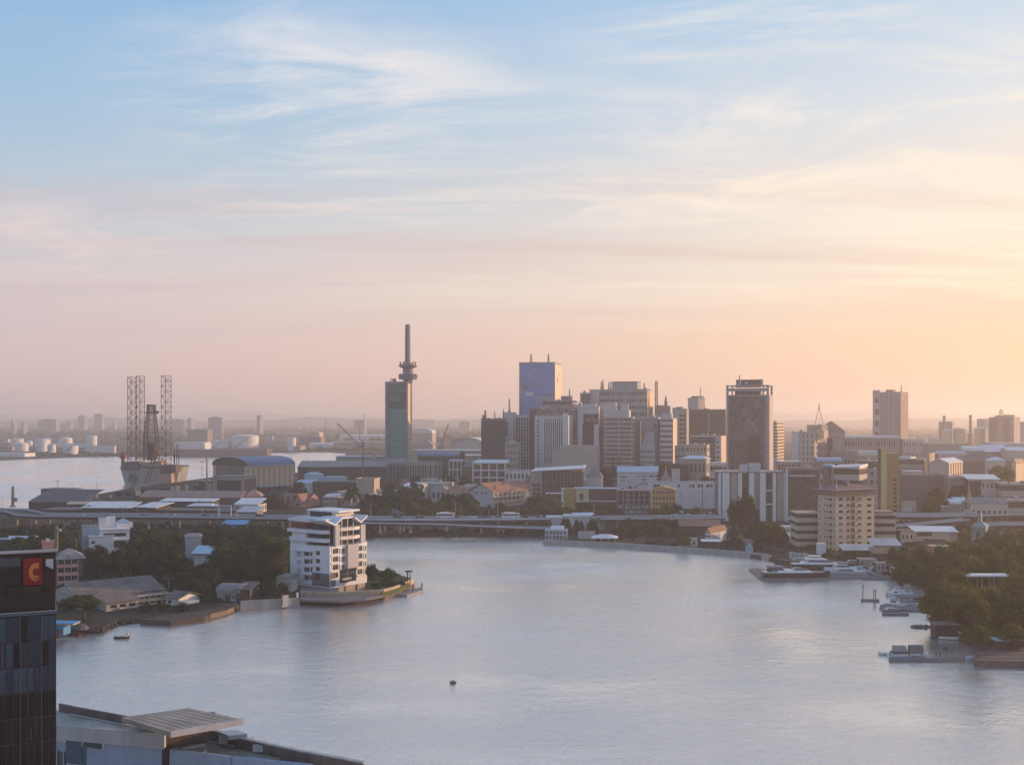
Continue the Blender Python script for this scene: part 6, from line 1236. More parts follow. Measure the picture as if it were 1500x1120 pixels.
# brown block with a scaffolded front and penthouse
b = tower('brown grey block with stepped roof right behind the blue banner tower', 794, 838, 845, 588, 1060, 8, 'bands', MAUVE, GLD, 14, frac=.55, clut=3); b.box('penthouse', MAUVE, b.w * .62, b.w * .97, 3, 14, b.h + .42, b.h + 5.5); b.antenna(STEEL, b.w * .9, 6, b.h + 5.5, 7, .5, 5, .25); b.done()
b = tower('dark unfinished block with pale scaffolding behind the finned office', 785, 846, 849, 598, 1035, 6, 'glass', mat((0.30, 0.27, 0.27), 0.8), GLM, 16, 22, 8, d=18, clut=5); rs = random.Random(2)
for k in range(90): u, z = rs.uniform(2, b.w - 3), b.h - rs.random() ** 1.5 * 12 - .6; b.fbox('scaffold_board', WHITE, 'f', u, u + rs.uniform(.4, 1.4), z, z + .4, .3, .6, 'stuff')
b.done()
b = tower('slim lift tower with a rounded cap left of the black banner', 846, 852.5, 855, 593, 985, 8, 'plain', GREYW, d=8, clut=0, par=0); M = MB().lathe([(b.w * .5, 0), (b.w * .5, 1.5), (b.w * .3, 2.6)], (b.w / 2, 4), 12); M.v = [(x, y, z + b.h) for x, y, z in M.v]; link('cap', M.mesh('cap', GREYW), b.root); b.fpiece('opening', DARK, 'f', b.w * .35, b.w * .65, b.h - 2.4, b.h - .8, 0, .06); b.done()
# black banner building
b = tower('pale block hung with a large black banner', 849, 877, 879.5, 597, 965, 7, 'plain', GREYW, d=20, clut=3); b.box('penthouse', GREYW, b.w * .2, b.w * .85, 4, 14, b.h + .42, b.h + 3.4); BAN = mat((0.062, 0.045, 0.048), 0.7, 0.15, 0.1)
u0, u1, za, ze = b.rect('f', 854.5, 606, 876, 621.2); b.fpiece('banner', BAN, 'f', u0, u1, za, ze, .0, .25); u0, u1, _, _ = b.rect('f', 853, 606, 870, 621); b.fpiece('banner', BAN, 'f', u0, u1, b.z(656.5), za - .01, .0, .25)
cu, cz = b.q('f', 866.5, 609.6); M = MB(); N = 12
for i in range(N - 2): a0, a1 = 2 * math.pi * i / N - 2, 2 * math.pi * (i + 1) / N - 2; P = [(cu + r * math.cos(a), cz + r * math.sin(a)) for r, a in ((1.35, a0), (1.35, a1), (.85, a1), (.85, a0))]; M.add([(p[0], -.26, p[1]) for p in P] + [(p[0], -.33, p[1]) for p in P], BOXF)
M.bar((cu - .2, -.3, cz - .6), (cu + .5, -.3, cz + .6), .35, .08); link('emblem', M.mesh('emblem', mat((0.42, 0.40, 0.42), .6)), b.root)
rs = random.Random(4)
for y0, y1, x0, x1, n, m in ((612.3, 615.2, 857.5, 873, 8, .42), (616.2, 617.8, 859, 875, 12, .38)):
    ua, ub = b.q('f', x0)[0], b.q('f', x1)[0]; za, zb_ = b.z(y1), b.z(y0); w = (ub - ua) / n
    for k in range(n):
        for (s0, s1, t0, t1) in rs.sample([(0, .25, 0, 1), (.5, .75, 0, 1), (0, .75, .8, 1), (0, .75, 0, .2), (0, .75, .4, .6)], 3): b.mb('banner_letters', mat((m, m * .96, m), .6), 'stuff').box(*b.face('f', ua + w * k + w * s0, ua + w * k + w * s1, za + (zb_ - za) * t0, za + (zb_ - za) * t1, .26, .33))
b.done()
# banded office with roof box
b = tower('grey office of horizontal bands with a plain roof box', 884, 926.5, 930, 613, 960, 6, 'bands', TAUPE, GLR, 16, frac=.52, clut=2); b.box('roof_box', GREYW, b.q('f', 886)[0], b.q('f', 921)[0], 2, 14, b.h + .42, b.z(600.5)); b.fins('f', TAUPE, 3, b.w * .08, b.w * .98, 0, b.h, 1.0, .45, True); b.fpiece('stair_strip', GLD, 'f', b.w * .52, b.w * .58, 0, b.h * .45, .3, .5); b.fpiece('stair_strip', GLD, 'f', b.w * .30, b.w * .36, 0, b.h * .45, .3, .5); b.done()
tower('narrow brown infill between the black banner block and the banded office', 878, 884.5, 886, 601, 985, 5, 'plain', MAUVE, d=18, clut=1).done()
b = tower('pair of plain pale roof boxes behind the banded office', 879, 902, 906, 591, 1030, 8, 'plain', GREYW, d=16, clut=2); b.done()
tower('small pale roof box right of the plain roof boxes', 909, 920, 924, 593.5, 1025, 8, 'plain', GREYW, d=12, clut=0).done()
tower('dark brown block right of the banded office', 929, 938, 941, 618, 990, 8, 'plain', MAUVE, d=18, clut=1).done()
# big rear office with penthouse
b = tower('broad grey rear office with a central penthouse and sunlit end', 864, 948, 956, 571.5, 1090, 9, 'grid', GREYM, GLD, 13, 22, side='plain', sidewall=SUNGOLD, wf=.72, hf=.42, clut=4)
b.fpiece('blank_bay', GREYW, 'f', -.3, b.q('f', 877.5)[0], 0, b.h + .2, .305, .8); u0, u1 = b.q('f', 913)[0], b.q('f', 919.5)[0]; b.fpiece('wall_or_added_bay', GREYM, 'f', u0, u1, 0, b.h + .2, .305, 1.2)
b.box('penthouse', GREYM, b.q('f', 896)[0], b.q('f', 933)[0], 2, 18, b.h + .42, b.z(559)); b.box('penthouse_roof', CONCD, b.q('f', 895.6)[0], b.q('f', 933.4)[0], 1.6, 18.4, b.z(559) + .01, b.z(559) + .7)
for p, hh in ((879, 9), (881.5, 11), (890, 8), (893, 9), (942, 7)): b.antenna(STEEL, b.q('f', p)[0], 5, b.h + .4, hh, .7, 6, .22)
b.done()
tower('stepped glazed stair block left of the broad rear office', 850, 863, 866, 577, 1100, 10, 'glass', GREYM, GLM, 12, 4, 3, d=18, clut=2).done()
t = thing('radio_mast', 'red white lattice radio mast right of the broad rear office', 'mast', (xat(961.5, 1100), 1100, 40)); M = MB(); lattice(M, (0, 0, 0), zat(558, 1100) - 40, 2.4, 1.3, 18, .3, 4); link('frame', M.mesh('frame', mat((.35, .25, .23), .7)), t)
# stepped pale tower, banded white office with golden end
b = Bld('stepped_tower', 'pale tower of stepped blocks left of the white banded office', 'building', 937.5, 962, 967, 613, 975, 10); z1, z2 = b.z(634), b.z(653)
b.box('upper_wall', GREYM, 0, b.w, 3, b.d, z1, b.h); b.box('wall', GREYM, 0.5, b.w - .5, 4, b.d, 0, z1 - .01); u0, u1 = b.q('f', 943)[0], b.q('f', 957)[0]; b.mb('shoulder', GREYW).add([(u0 - 2, 0, z2), (u1 + 1.4, 0, z2), (u1 + 1, 3.9, z2), (u0 - 2, 3.9, z2), (u0 + 1.5, 1.5, z1 + .5), (u1, 1.5, z1 + .5), (u1, 3.9, z1 + .5), (u0 + 1.5, 3.9, z1 + .5)], BOXF)
b.box('lower_wall', WHITE2, b.q('f', 938)[0], b.q('f', 960)[0], -1, 3.9, 0, z2 - .01)
for r in range(7): 
    for c in range(6): u = b.q('f', 938)[0] + 1 + c * (b.w * .86 / 6); b.box('window', GL, u, u + 1.3, -1.06, -.99, 2 + r * (z2 - 3) / 7, 2 + r * (z2 - 3) / 7 + 1.5, 'stuff')
b.fpiece('window_band', GLR, 'f', b.w * .8, b.w * .95, b.h - 8, b.h - 4.5, -3, -2.9); b.box('roof', GREYW, -.5, b.w + .5, 2.5, b.d + .5, b.h + .01, b.h + 1.2); b.clutter(CONCL, 4, 8, 1, 3, b.h + 1.21); b.done()
b = tower('white office of strong horizontal bands with a golden sunlit end', 967.5, 985.3, 991, 614.5, 965, 14, 'bands', mat((0.56, 0.54, 0.53), .75, .08, .2, .15), GLD, 13, frac=.62, side='plain', sidewall=SUNGOLD, clut=0); b.box('roof_box', GREYW, .5, b.w - 1, 1, 12, b.h + .41, b.z(605.5)); b.done()
b = tower('grey tower with two columns of square windows behind the golden end', 986, 1006, 1009, 600.5, 1050, 8, 'plain', TAUPE, clut=3)
for r in range(14):
    for c in range(2): u = b.w * (.46 + .24 * c); z = b.h - 4 - r * 4.3; b.fpiece('window', GLD, 'f', u, u + 2.4, z - 2.2, z, 0, .07); 
b.fbox('pilaster', GREYW, 'f', b.w * .2, b.w * .36, 0, b.h, 0, .5); b.box('penthouse', MAUVE, 2, 8, 3, 10, b.h + .42, b.h + 3.2); b.done()
b = tower('dark roofscape block with a small spire behind the white banded office', 960, 982, 986, 596, 1095, 8, 'plain', MAUVE, d=24, clut=3); b.box('spire', MAUVE, b.w * .6, b.w * .8, 4, 8, b.h + .42, b.h + 4.5); M = MB().lathe([(1.8, 0), (1.2, 3), (.2, 7)], (b.w * .7, 6), 6); M.v = [(x, y, z + b.h + 4.5) for x, y, z in M.v]; link('spire_cap', M.mesh('spire_cap', MAUVE), b.root); b.done()
small('block', 'low sunlit roof room right of the small spire', 'building', 985, 994, 1001, 597.5, 1100, 25, SUNGOLD, ROOFC, 'flat').done()
b = tower('wide dark brown office behind the small tower with a golden sunlit end', 1008.5, 1063, 1068, 601, 1120, 6, 'glass', mat((0.14, 0.11, 0.11), .8), glass((.06, .05, .05), .35), 18, 20, 6, d=24, clut=4)
for r in range(6): u0, u1, za, ze = b.rect('f', 1037.4, 605.5 + r * 4.6, 1039.3, 608.5 + r * 4.6); b.fpiece('white_window', mat((.5, .47, .46), .5), 'f', u0, u1, za, ze, .2, .3)  # a column of small white windows
b.done()
b = tower('small tower with a golden sunlit end rising over the dark brown office', 1007.5, 1022.5, 1032.5, 584, 1160, 16, 'plain', GREYW, sidewall=SUNGOLD, clut=2); b.box('roof_box', CONCD, b.w * .25, b.w * .95, 2, 9, b.h + .42, b.h + 3); b.fbox('end_wall', SUNGOLD, 'r', .2, b.d, 0, b.h - 3, 0, .3); b.antenna(STEEL, b.w - 1.5, 5, b.h + .4, 12, .5, 9, .2); b.done()
b = Bld('office_block', 'brown glass office framed by a pale stair panel left of the tall glass tower', 'building', 1013, 1056, 1064, 638.5, 930, 14); b.core(glass((.06, .045, .042), .3), 'glazing'); b.floors(MAUVE, 14, 0, b.h, .22, .15); u0 = b.q('f', 1048)[0]; b.fpiece('stair_panel', GREYW, 'f', u0, b.w + .3, 0, b.h + .5, 0, .9); b.fpiece('cornice', GREYW, 'f', -.5, b.w + .4, b.h - 1, b.h + .6, .91, 1.6)
for r in range(8): b.fpiece('window', GL, 'f', u0 + 1.2, b.w - 1.2, b.h - 6 - r * 4.2, b.h - 4.6 - r * 4.2, .91, .98)
b.fbox('end_wall', SUNGOLD, 'r', .2, b.d, 0, b.h, 0, .4); b.flat(ROOFC, .2, .4); b.clutter(CONCL, 4, 2); b.done()
small('block', 'beige block with square windows in front of the brown glass office', 'building', 1005, 1035, 1039, 652.5, 880, 9, BEIGE, ROOFC, 'flat', par=.6, clut=5, win=6, rows=6, wf=.5, hf=.45).done()
small('block', 'small grey block under the grey tower with square windows', 'building', 989, 1004, 1008, 653, 930, 9, CONC, ROOFC, 'flat', clut=3, win=4, rows=6).done()
b = small('house', 'house with a white spreading roof below the beige block', 'house', 998, 1034, 1040, 672, 850, 9, TAUPE, RWHITE, 'gable', 2.4, hip=6, over=1.4, win=6, rows=2); b.done()
small('block', 'low white flat building left of the tall glass tower', 'building', 1040, 1066, 1070, 678, 830, 9, WHITE2, RWHITE, 'flat', win=6, rows=3, wf=.9, hf=.4).done()
# tall glass tower with roof sign
b = Bld('glass_tower', 'tall brown glass tower with a pale frame and a roof sign', 'tower', 1064, 1126.5, 1132, 563.5, 770, 7.5); TF = mat((0.40, 0.36, 0.37), .7, .08, .15, .12)
zt = b.z(578); b.core(glass((.085, .07, .068), .25, .03), 'glazing', 0, zt)
for a, c in ((0, 1.6), (b.w - 1.6, b.w)): b.fpiece('frame_post', TF, 'f', a, c, 0, b.h, 0, .8)
b.box('frame_top', TF, 1.61, b.w - 1.61, -.8, 3, b.z(572.5), b.z(568)); b.box('frame_top', TF, 0, b.w, -.8, 2, b.h - .7, b.h); b.box('top_storey', GLM, b.w * .2, b.w * .8, .2, b.d - 2, zt + .01, b.z(568)); b.box('head', TF, 1.61, b.w - 1.61, -.7, b.d * .8, zt - .8, zt); b.box('rear_post', TF, b.w - 1.4, b.w, b.d - 1.5, b.d, zt, b.h); b.box('rear_beam', TF, 0, b.w, b.d - 1.5, b.d, b.h - .69, b.h - .01)
for a in (.12, .86): b.piece('frame_stub', TF, b.w * a, b.w * a + .8, .3, 1.8, zt + .02, b.h - .71)
G1, G2, G3 = glass((.15, .125, .12), .3, .03), glass((.24, .21, .21), .35, .02), glass((.035, .026, .026), .3, .02); rs = random.Random(8); nc, nr = 11, 24; ua, ub = 1.7, b.w - 3.6
lightset = {(4, 20), (5, 20), (8, 22), (9, 22), (8, 21), (9, 21), (4, 19), (6, 18), (5, 17), (6, 16), (8, 16), (7, 17)}
for r in range(nr):
    for c in range(nc):
        x = (c + .5) / nc; y = (r + .5) / nr
        m = G3 if (.52 < x < .92 and .30 < y < .63) else (G2 if (c, r) in lightset else (G1 if (y > .60 and rs.random() < .8) or rs.random() < .05 else None))  # pane tones painted as patches of reflection
        if m: b.fpiece('pane', m, 'f', ua + (ub - ua) * c / nc + .06, ua + (ub - ua) * (c + 1) / nc - .06, zt * r / nr + .06, zt * (r + 1) / nr - .06, 0, .06)
b.fins('f', mat((.12, .1, .1), .6), nc + 1, ua, ub, 0, zt, .12, .12)
for r in range(nr): b.fbox('transom', mat((.12, .1, .1), .6), 'f', ua, ub, zt * r / nr - .05, zt * r / nr + .05, .061, .13, 'stuff')
b.fpiece('pier', MAUVE, 'f', ub + .05, b.w - 1.65, 0, zt, 0, .5)
for r in range(20): b.fpiece('corner_window', mat((.45, .46, .45), .3), 'r', 1.2, 3.4, zt * (r + .2) / 20, zt * (r + .7) / 20, .3, .4)
b.fbox('end_wall', TF, 'r', .1, b.d, 0, zt, 0, .3)
SB = mat((.20, .145, .14), .7, .15); b.box('sign_board', SB, b.q('f', 1078.5)[0], b.q('f', 1114.5)[0], -.6, .6, b.z(567), b.z(555.5)); b.box('sign_side', TF, b.q('f', 1114.6)[0], b.q('f', 1117.5)[0], -.6, 4, b.z(566), b.z(555))
PL = mat((.50, .47, .50), .6)
M = MB(); u, z = b.q('f', 1081.3, 564); M.prism([(u, z), (u + 1.6, z), (u + 2.4, z + 2.4), (u + 2.2, z + 3.4), (u + 1.2, z + 3.6)], .61, .68); u, z = b.q('f', 1093.4, 560.8); M.prism([(u + 1.15 * math.cos(a), z + 1.15 * math.sin(a)) for a in [2 * math.pi * i / 10 for i in range(10)]], .61, .68); M.v = [(x, -zz, y) for x, y, zz in M.v]; link('sign_emblem', M.mesh('sign_emblem', PL), b.root)
ua, ub = b.q('f', 1101)[0], b.q('f', 1113)[0]; w = (ub - ua) / 6; za = b.z(562.4); rs = random.Random(6)
for k in range(6):
    for (s0, s1, t0, t1) in rs.sample([(0, .25, 0, 1), (.5, .75, 0, 1), (0, .75, .8, 1), (0, .75, 0, .2), (0, .75, .4, .6)], 3): b.mb('sign_letters', mat((.36, .28, .28), .6), 'stuff').box(*b.face('f', ua + w * k + w * s0, ua + w * k + w * s1, za + 1.8 * t0, za + 1.8 * t1, .61, .68))
b.antenna(STEEL, b.q('f', 1082.5)[0], 2, b.z(555.4), 3.4, .25, 4, .14); b.done()
# podium with white fins
b = Bld('podium', 'low block of tall white fins in front of the tall glass tower', 'building', 1052, 1148, 1154, 692, 655, 5, d=22); b.core(mat((.20, .17, .165), .8, .15), 'wall', 0, b.h - .3)
for x0, x1, m in ((1058, 1068.5, WHITE), (1071, 1080, TAUPE), (1081, 1086.5, WHITE), (1087, 1096, GLR), (1097, 1104.5, WHITE), (1105, 1112.5, MAUVE), (1113, 1121.5, WHITE), (1122, 1131, GLR), (1131.5, 1136.5, WHITE), (1139, 1147, TAUPE), (1052, 1056, WHITE)): u0, u1 = b.q('f', x0)[0], b.q('f', x1)[0]; b.fpiece('fin' if m is WHITE else 'bay_panel', m, 'f', max(0, u0), min(b.w, u1), 0.2 if m is not WHITE else 0, b.h - .31, 0, 1.0 if m is WHITE else .3)
b.fpiece('fin', WHITE, 'f', b.w - .2, b.w + 1.6, 0, b.h - .31, 0, 1.0)
for z in (.34, .62): b.fpiece('bridge_slab', WHITE, 'f', b.q('f', 1122)[0], b.q('f', 1131)[0], b.h * z, b.h * z + .6, .31, .9)
b.flat(ROOFC, 1.0, .5, 0); 
for x0, x1, y in ((1085.5, 1096, 681), (1097.5, 1114.5, 679)): b.box('plant_room', GREYW, b.q('f', x0)[0], b.q('f', x1)[0], 1, 8, b.h + .51, b.z(y))
b.done()
b = Bld('office_block', 'dark brown glass block right of the white finned podium', 'building', 1154, 1200, 1206, 688, 650, 6, d=20); b.core(glass((.07, .05, .045), .3, .05, .08), 'glazing'); b.floors(mat((.16, .12, .11), .8), 4, 0, b.h, .05, .1); b.fpiece('cornice', WHITE2, 'f', b.w * .06, b.w * .86, b.z(697.5), b.z(695.5), 0, 1.2); b.box('frame', WHITE, -.9, 0, -1.0, 3, 0, b.h); b.fpiece('sill_beam', WHITE, 'f', 0, b.w * .5, 1.5, 2.6, .12, 1.0); b.flat(ROOFC, .3, .4); b.clutter(CONCL, 3, 3); b.done()
# ------------------------------------------------------------------ right half of the city
PALE = mat((0.50, 0.46, 0.44), 0.8, 0.12, 0.15, 0.2); WARMG = mat((0.36, 0.31, 0.285), 0.8, 0.14, 0.15, 0.25); BRN = mat((0.20, 0.15, 0.135), 0.85, 0.18, 0.15, 0.2)
tower('tower with golden lit slots just right of the tall glass tower', 1132, 1137.5, 1148, 619.5, 1180, 24, 'bands', SUNGOLD, GLR, 16, frac=.6, clut=2).done()
b = tower('white block with a plain left panel and sunlit golden right wing', 1161, 1193, 1205, 634, 1080, 14, 'grid', PALE, GLR, 8, 5, 2, wf=.3, hf=.6, sidewall=SUNGOLD, clut=2, name='apartment_block'); b.fpiece('blank_panel', WHITE, 'f', -.4, b.w * .30, 0, b.h + 1.2, .305, .9); b.box('stair_block', SUNGOLD, b.w - 1, b.w + 8, 4, 12, b.h - 6, b.h + 2.6); b.done()
b = tower('small dark block with a bright edge right of the white block', 1198, 1216, 1219, 650.5, 1040, 10, 'grid', WARMG, GL, 5, 4, 1, wf=.35, hf=.35, side='plain', sidewall=SUNGOLD, clut=1); b.done()
b = tower('brown block under the red white braced mast', 1182, 1204, 1212, 624, 1180, 12, 'plain', WARMG, clut=2); M = MB(); M.bar((b.w * .35, 5, b.h), (b.w * .62, 5, b.h + 19), .5); M.bar((b.w * .95, 5, b.h), (b.w * .68, 5, b.h + 19), .5); lattice(M, (b.w * .65, 5, b.h + 18), 6, .8, .3, 4, .2, 3); M.bar((b.w * .45, 5, b.h + 8), (b.w * .85, 5, b.h + 8), .35); link('braced_mast', M.mesh('braced_mast', mat((.42, .24, .2), .7)), b.root); b.done()
b = Bld('hall', 'large hump backed brown hall behind the white block', 'hall', 1203, 1238, 1244, 632, 1300, 10, d=50); b.core(WARMG, 'wall'); b.gable(RRUST, 12, 'x', 1, hip=16); b.done()
b = Bld('hall', 'long hall with a white flat roof before the lone tall tower', 'hall', 1219, 1316, 1322, 641.5, 1010, 5, d=24); b.core(DARK, 'core', inset=.03); b.grid('f', WARMG, GL, 26, 4, wf=.5, hf=.45); b.fbox('end_wall', PALE, 'r', 0, b.d, 0, b.h, 0, .3); b.box('roof', RWHITE, b.w * .18, b.w + .8, -1, b.d, b.h + .01, b.h + 2); b.box('block', WARMG, .5, b.w * .17, -3, 10, 0, b.h + 3); b.fpiece('white_wing', PALE, 'f', b.w * .2, b.w * .47, b.h * .2, b.h * .75, .31, 1.5)
for k in range(5): b.fpiece('wing_window', GL, 'f', b.w * (.28 + .02 * k), b.w * (.292 + .02 * k), b.h * .4, b.h * .6, 1.505, 1.56)
b.done()
# lone tall tower
b = Bld('tower_block', 'lone tall mauve tower on the right skyline', 'tower', 1278.5, 1319.5, 1330.5, 575, 1290, 15); LT = mat((.36, .29, .28), .8, .08, .1, .15)
b.core(LT, 'wall'); b.floors(mat((.31, .245, .24), .8), 26, 0, b.h - 2, .5, .06, True, 'floor_band', False); u0, u1 = b.q('f', 1282)[0], b.q('f', 1287.5)[0]; b.fpiece('stair_strip', PALE, 'f', u0 - 1.5, u1 + 1.2, 0, b.h + .3, .07, .6)
for k in range(6): b.fpiece('stair_window', GLR, 'f', u0, u1, b.h * (.12 + .15 * k), b.h * (.19 + .15 * k), .605, .7)
for x in (1288.5, 1302, 1308): u0 = b.q('f', x)[0]; b.fpiece('rib', PALE, 'f', u0 - .4, u0 + .4, 0, b.h, .07, .7)
b.flat(ROOFC, .1, .4, .8, LT); b.box('roof_sign_frame', SUNGOLD, b.w * .0, b.w * .26, 0, 1, b.h + 1.21, b.h + 3.6); b.box('lift_room', LT, b.w * .42, b.w * .68, 4, 14, b.h + .41, b.h + 4); b.antenna(STEEL, b.w - 1, 4, b.h + .4, 9, .4, 5, .25); b.done()
# refinery like stacks and silos in the haze
b = far('hazy silo block beside the left chimney on the right skyline', 1375, 1398, 617.5, 645, mat((.36, .30, .27), .8), D=1850, xm=1395, turn=14); 
for lab, px, yt, yb in (('left of two hazy chimneys with a platform on the right skyline', 1383, 609, 643), ('right of two hazy chimneys with a flared foot', 1421.5, 608, 640)):
    Dk = 1750; t = thing('chimney', lab, 'chimney', (xat(px, Dk), Dk, 1.5), 0, 'chimneys on the right skyline'); h = zat(yt, Dk) - 1.5
    M = MB(); M.lathe([(6.5, 0), (6.5, h * .12), (3.2, h * .5), (2.2, h * .56), (2.0, h)], n=14); link('shaft', M.mesh('shaft', mat((.26, .21, .20), .8)), t); link('platform', MB().lathe([(4.6, h * .5), (4.6, h * .54)], n=12).mesh('platform', STEEL), t); link('cap', MB().lathe([(2.3, h * .96), (2.3, h + .5)], n=12).mesh('cap', STEEL), t)
for lab, px, r, yt in (('golden lit silo right of the left chimney', 1405, 9, 628), ('golden lit silo right of the right chimney', 1436, 9.5, 627), ('pale silo in front of the left chimney', 1387, 7, 630), ('tiny lit tank left of the chimneys', 1366, 7, 641)):
    Dk = 1700; t = thing('silo', lab, 'silo', (xat(px, Dk), Dk, 1.5)); h = zat(yt, Dk) - 1.5; M = MB(); M.smooth = False; M.lathe([(r, 0), (r, h)], n=22); link('wall', M.mesh('wall', SUNGOLD), t); link('roof', MB().lathe([(r * 1.02, h + .01), (.5, h + r * .25)], n=22).mesh('roof', TANK), t)
b = tower('broad hazy office with rooftop drums near the right edge', 1449, 1485, 1494, 612, 1640, 9, 'grid', WARMG, GLR, 14, 9, 4, wf=.4, hf=.45, sidewall=PALE, clut=2); b.fpiece('bay', BRN, 'f', b.w * .02, b.w * .28, 0, b.h, .31, 1); b.fpiece('bay', BRN, 'f', b.w * .58, b.w * .82, 0, b.h, .31, 1)
for x, r, h in ((.3, 6, 3), (.72, 8, 4)): M = MB().lathe([(r, 0), (r, h), (r * .8, h + .5)], n=16); M.v = [(p + b.w * x, q + 10, z + b.h + .42) for p, q, z in M.v]; link('roof_drum', M.mesh('roof_drum', WARMG), b.root)
b.antenna(mat((.5, .3, .25), .7), b.w * .4, 9, b.h + 3.5, 9, 4, 3, .4); b.done()
far('pale block behind the broad hazy office', 1431, 1449, 613.5, 640, PALE, D=1850, xm=1443, turn=14); far('pale block with bright slots at the right edge of the skyline', 1494, 1512, 618, 640, PALE, D=1700, xm=1500, turn=20)
# mid distance right
small('block', 'block with a blue barrel roof right of the white block', 'building', 1197, 1233, 1238, 676, 890, 7, mat((.22, .21, .20), .8, .15), RLBLUE, 'barrel', 3.0, axis='x', d=16).done()
small('block', 'low pale blue annexe left of the blue barrel roof', 'building', 1176, 1197, 1200, 677, 905, 7, mat((.36, .38, .40), .8), RGREY, 'flat', d=14).done()
small('block', 'low pink grey building with pale frame right of the glass tower', 'building', 1139, 1174, 1178, 676, 920, 8, mat((.42, .33, .30), .8), RWHITE, 'flat', d=16, win=7, rows=2, wf=.7, hf=.6).done()
small('block', 'small white end wall beside the tall glass tower', 'building', 1132.5, 1139, 1143, 671, 930, 12, WHITE2, ROOFC, 'flat', d=12).done()
small('roofs', 'brown roofed houses right of the small dark block', 'house', 1217, 1254, 1262, 664, 985, 9, WARMG, RRUST, 'gable', 4, d=18, name=None) if False else small('house', 'brown roofed house right of the small dark block', 'house', 1219, 1252, 1260, 668, 985, 9, WARMG, RRUST, 'gable', 4, d=18, win=6, rows=2).done()
b = Bld('hall', 'round domed pale hall left of the yellow slab tower', 'hall', 1259, 1288, 1294, 668, 960, 8, d=24); b.core(WARMG, 'wall'); b.barrel(mat((.46, .43, .34), .7), 4.5, 'x', .5); b.done()
small('block', 'brown building with a dark overhanging roof left of the yellow slab', 'building', 1258, 1287, 1296, 676, 830, 9, BRN, RGREY, 'flat', over=2.5, win=6, rows=3, clut=2).done()
small('block', 'plain mauve block directly behind the yellow slab', 'building', 1263, 1292, 1300, 688, 790, 8, WARMG, ROOFD, 'flat', clut=3, win=3, rows=4).done()
b = Bld('office_block', 'white banded office with a rounded brown corner tower left of the yellow slab', 'building', 1203, 1258, 1269, 687, 700, 12); b.core(GLR, 'glazing'); b.floors(PALE, 4, 0, b.h, .5, .5); b.mb('roof', RWHITE).prism([(b.w * .3, -1.2), (b.w + 1, -1.2), (b.w + 1, b.d), (b.w * .3, b.d)], [b.h + .55, b.h + .55, b.h + 1.5, b.h + 1.5], [b.h + 1.0, b.h + 2.2, b.h + 3, b.h + 2])
M = MB(); M.lathe([(b.w * .17, 0), (b.w * .17, b.h + 1.2)], (b.w * .16, 2.5), 18); link('corner_tower', M.mesh('corner_tower', BRN), b.root); M = MB(); M.smooth = True; M.lathe([(b.w * .175, b.h + 1.21), (b.w * .15, b.h + 2.2), (b.w * .08, b.h + 2.9), (.1, b.h + 3.1)], (b.w * .16, 2.5), 18); link('dome', M.mesh('dome', RLBLUE), b.root); b.fpiece('corner_pier', mat((.40, .27, .18), .8), 'f', b.w * .31, b.w * .35, 0, b.h + .4, .52, 1.4); b.fpiece('white_panel', WHITE2, 'f', b.w * .6, b.w * .99, b.h * .15, b.h * .42, .52, .9); b.done()
# yellow slab tower
b = Bld('slab_tower', 'tall thin yellow slab with an ochre brown tower behind it', 'tower', 1289.5, 1299, 1300, 657, 640, 4, d=4, foot=1.5); b.core(YEL, 'wall'); b.fbox('edge', mat((.16, .10, .10), .8), 'l', -.2, b.d, 0, b.h, 0, .35); b.fbox('edge', mat((.16, .10, .10), .8), 'f', -.3, .3, 0, b.h, .0, .2)
b.box('ochre_tower', mat((.42, .26, .13), .8, .1, .1, .2), b.w + .01, b.w + 7.6, 2.0, 14, 0, b.z(663.5))
for k in range(9): b.box('window', GL, b.w + 4.2, b.w + 6.2, 1.94, 2.01, b.z(663.5) * (.1 + .052 * k * 1.2), b.z(663.5) * (.1 + .052 * k * 1.2) + 1.3, 'stuff')
b.box('cap', YEL, -.2, b.w + .2, -.2, b.d + .2, b.h + .01, b.h + .5); b.done()
small('hut', 'small pale building at the foot of the yellow slab', 'building', 1300, 1309, 1311, 738, 650, 8, CREAM, ROOFC, 'flat', d=6, win=1).done()
small('wall_block', 'plain cream wall between two dark trees right of the yellow slab', 'wall', 1323, 1342, 1344, 735, 660, 8, CREAM, ROOFC, 'flat', d=6).done()
b = Bld('office_block', 'brown banded block with a sunlit golden pylon behind the wide brown block', 'building', 1315, 1353, 1367, 673.5, 860, 20); b.core(GLR, 'glazing'); b.floors(mat((.40, .31, .25), .8), 4, 0, b.h, .5, .3); b.fbox('pylon', SUNGOLD, 'r', b.d * .45, b.d, 0, b.h + 5.5, .31, 1.5); b.fpiece('pylon_window', GLR, 'r', b.d * .6, b.d * .8, b.h * .55, b.h * .75, 1.505, 1.6); b.flat(RWHITE, .4, .4); b.box('roof_slab', RWHITE, 0, b.w * .45, 2, 10, b.h + .41, b.h + 2.2)
for k in range(5): b.fbox('fin', SUNGOLD, 'r', .5 + k * b.d * .09, .8 + k * b.d * .09, 0, b.h - .5, .31, .9, 'stuff')
b.done()
b = Bld('house', 'white gabled building glowing gold on its right wall', 'building', 1362, 1389, 1410, 678, 820, 38); b.core(PALE, 'wall'); b.gable(RWHITE, 3.0, 'y', .5, wall=PALE)
for k in range(4): b.fpiece('window', GL, 'f', b.w * (.12 + .22 * k), b.w * (.25 + .22 * k), b.h * .5, b.h * .62, 0, .06)
for k in range(6): b.fpiece('pilaster', SUNGOLD, 'r', b.d * k / 6, b.d * k / 6 + b.d * .1, 0, b.h, 0, .6)
for k in range(5): b.fpiece('side_window', GLR, 'r', b.d * (k + .35) / 6, b.d * (k + .75) / 6, b.h * .3, b.h * .55, 0, .06)
b.done()
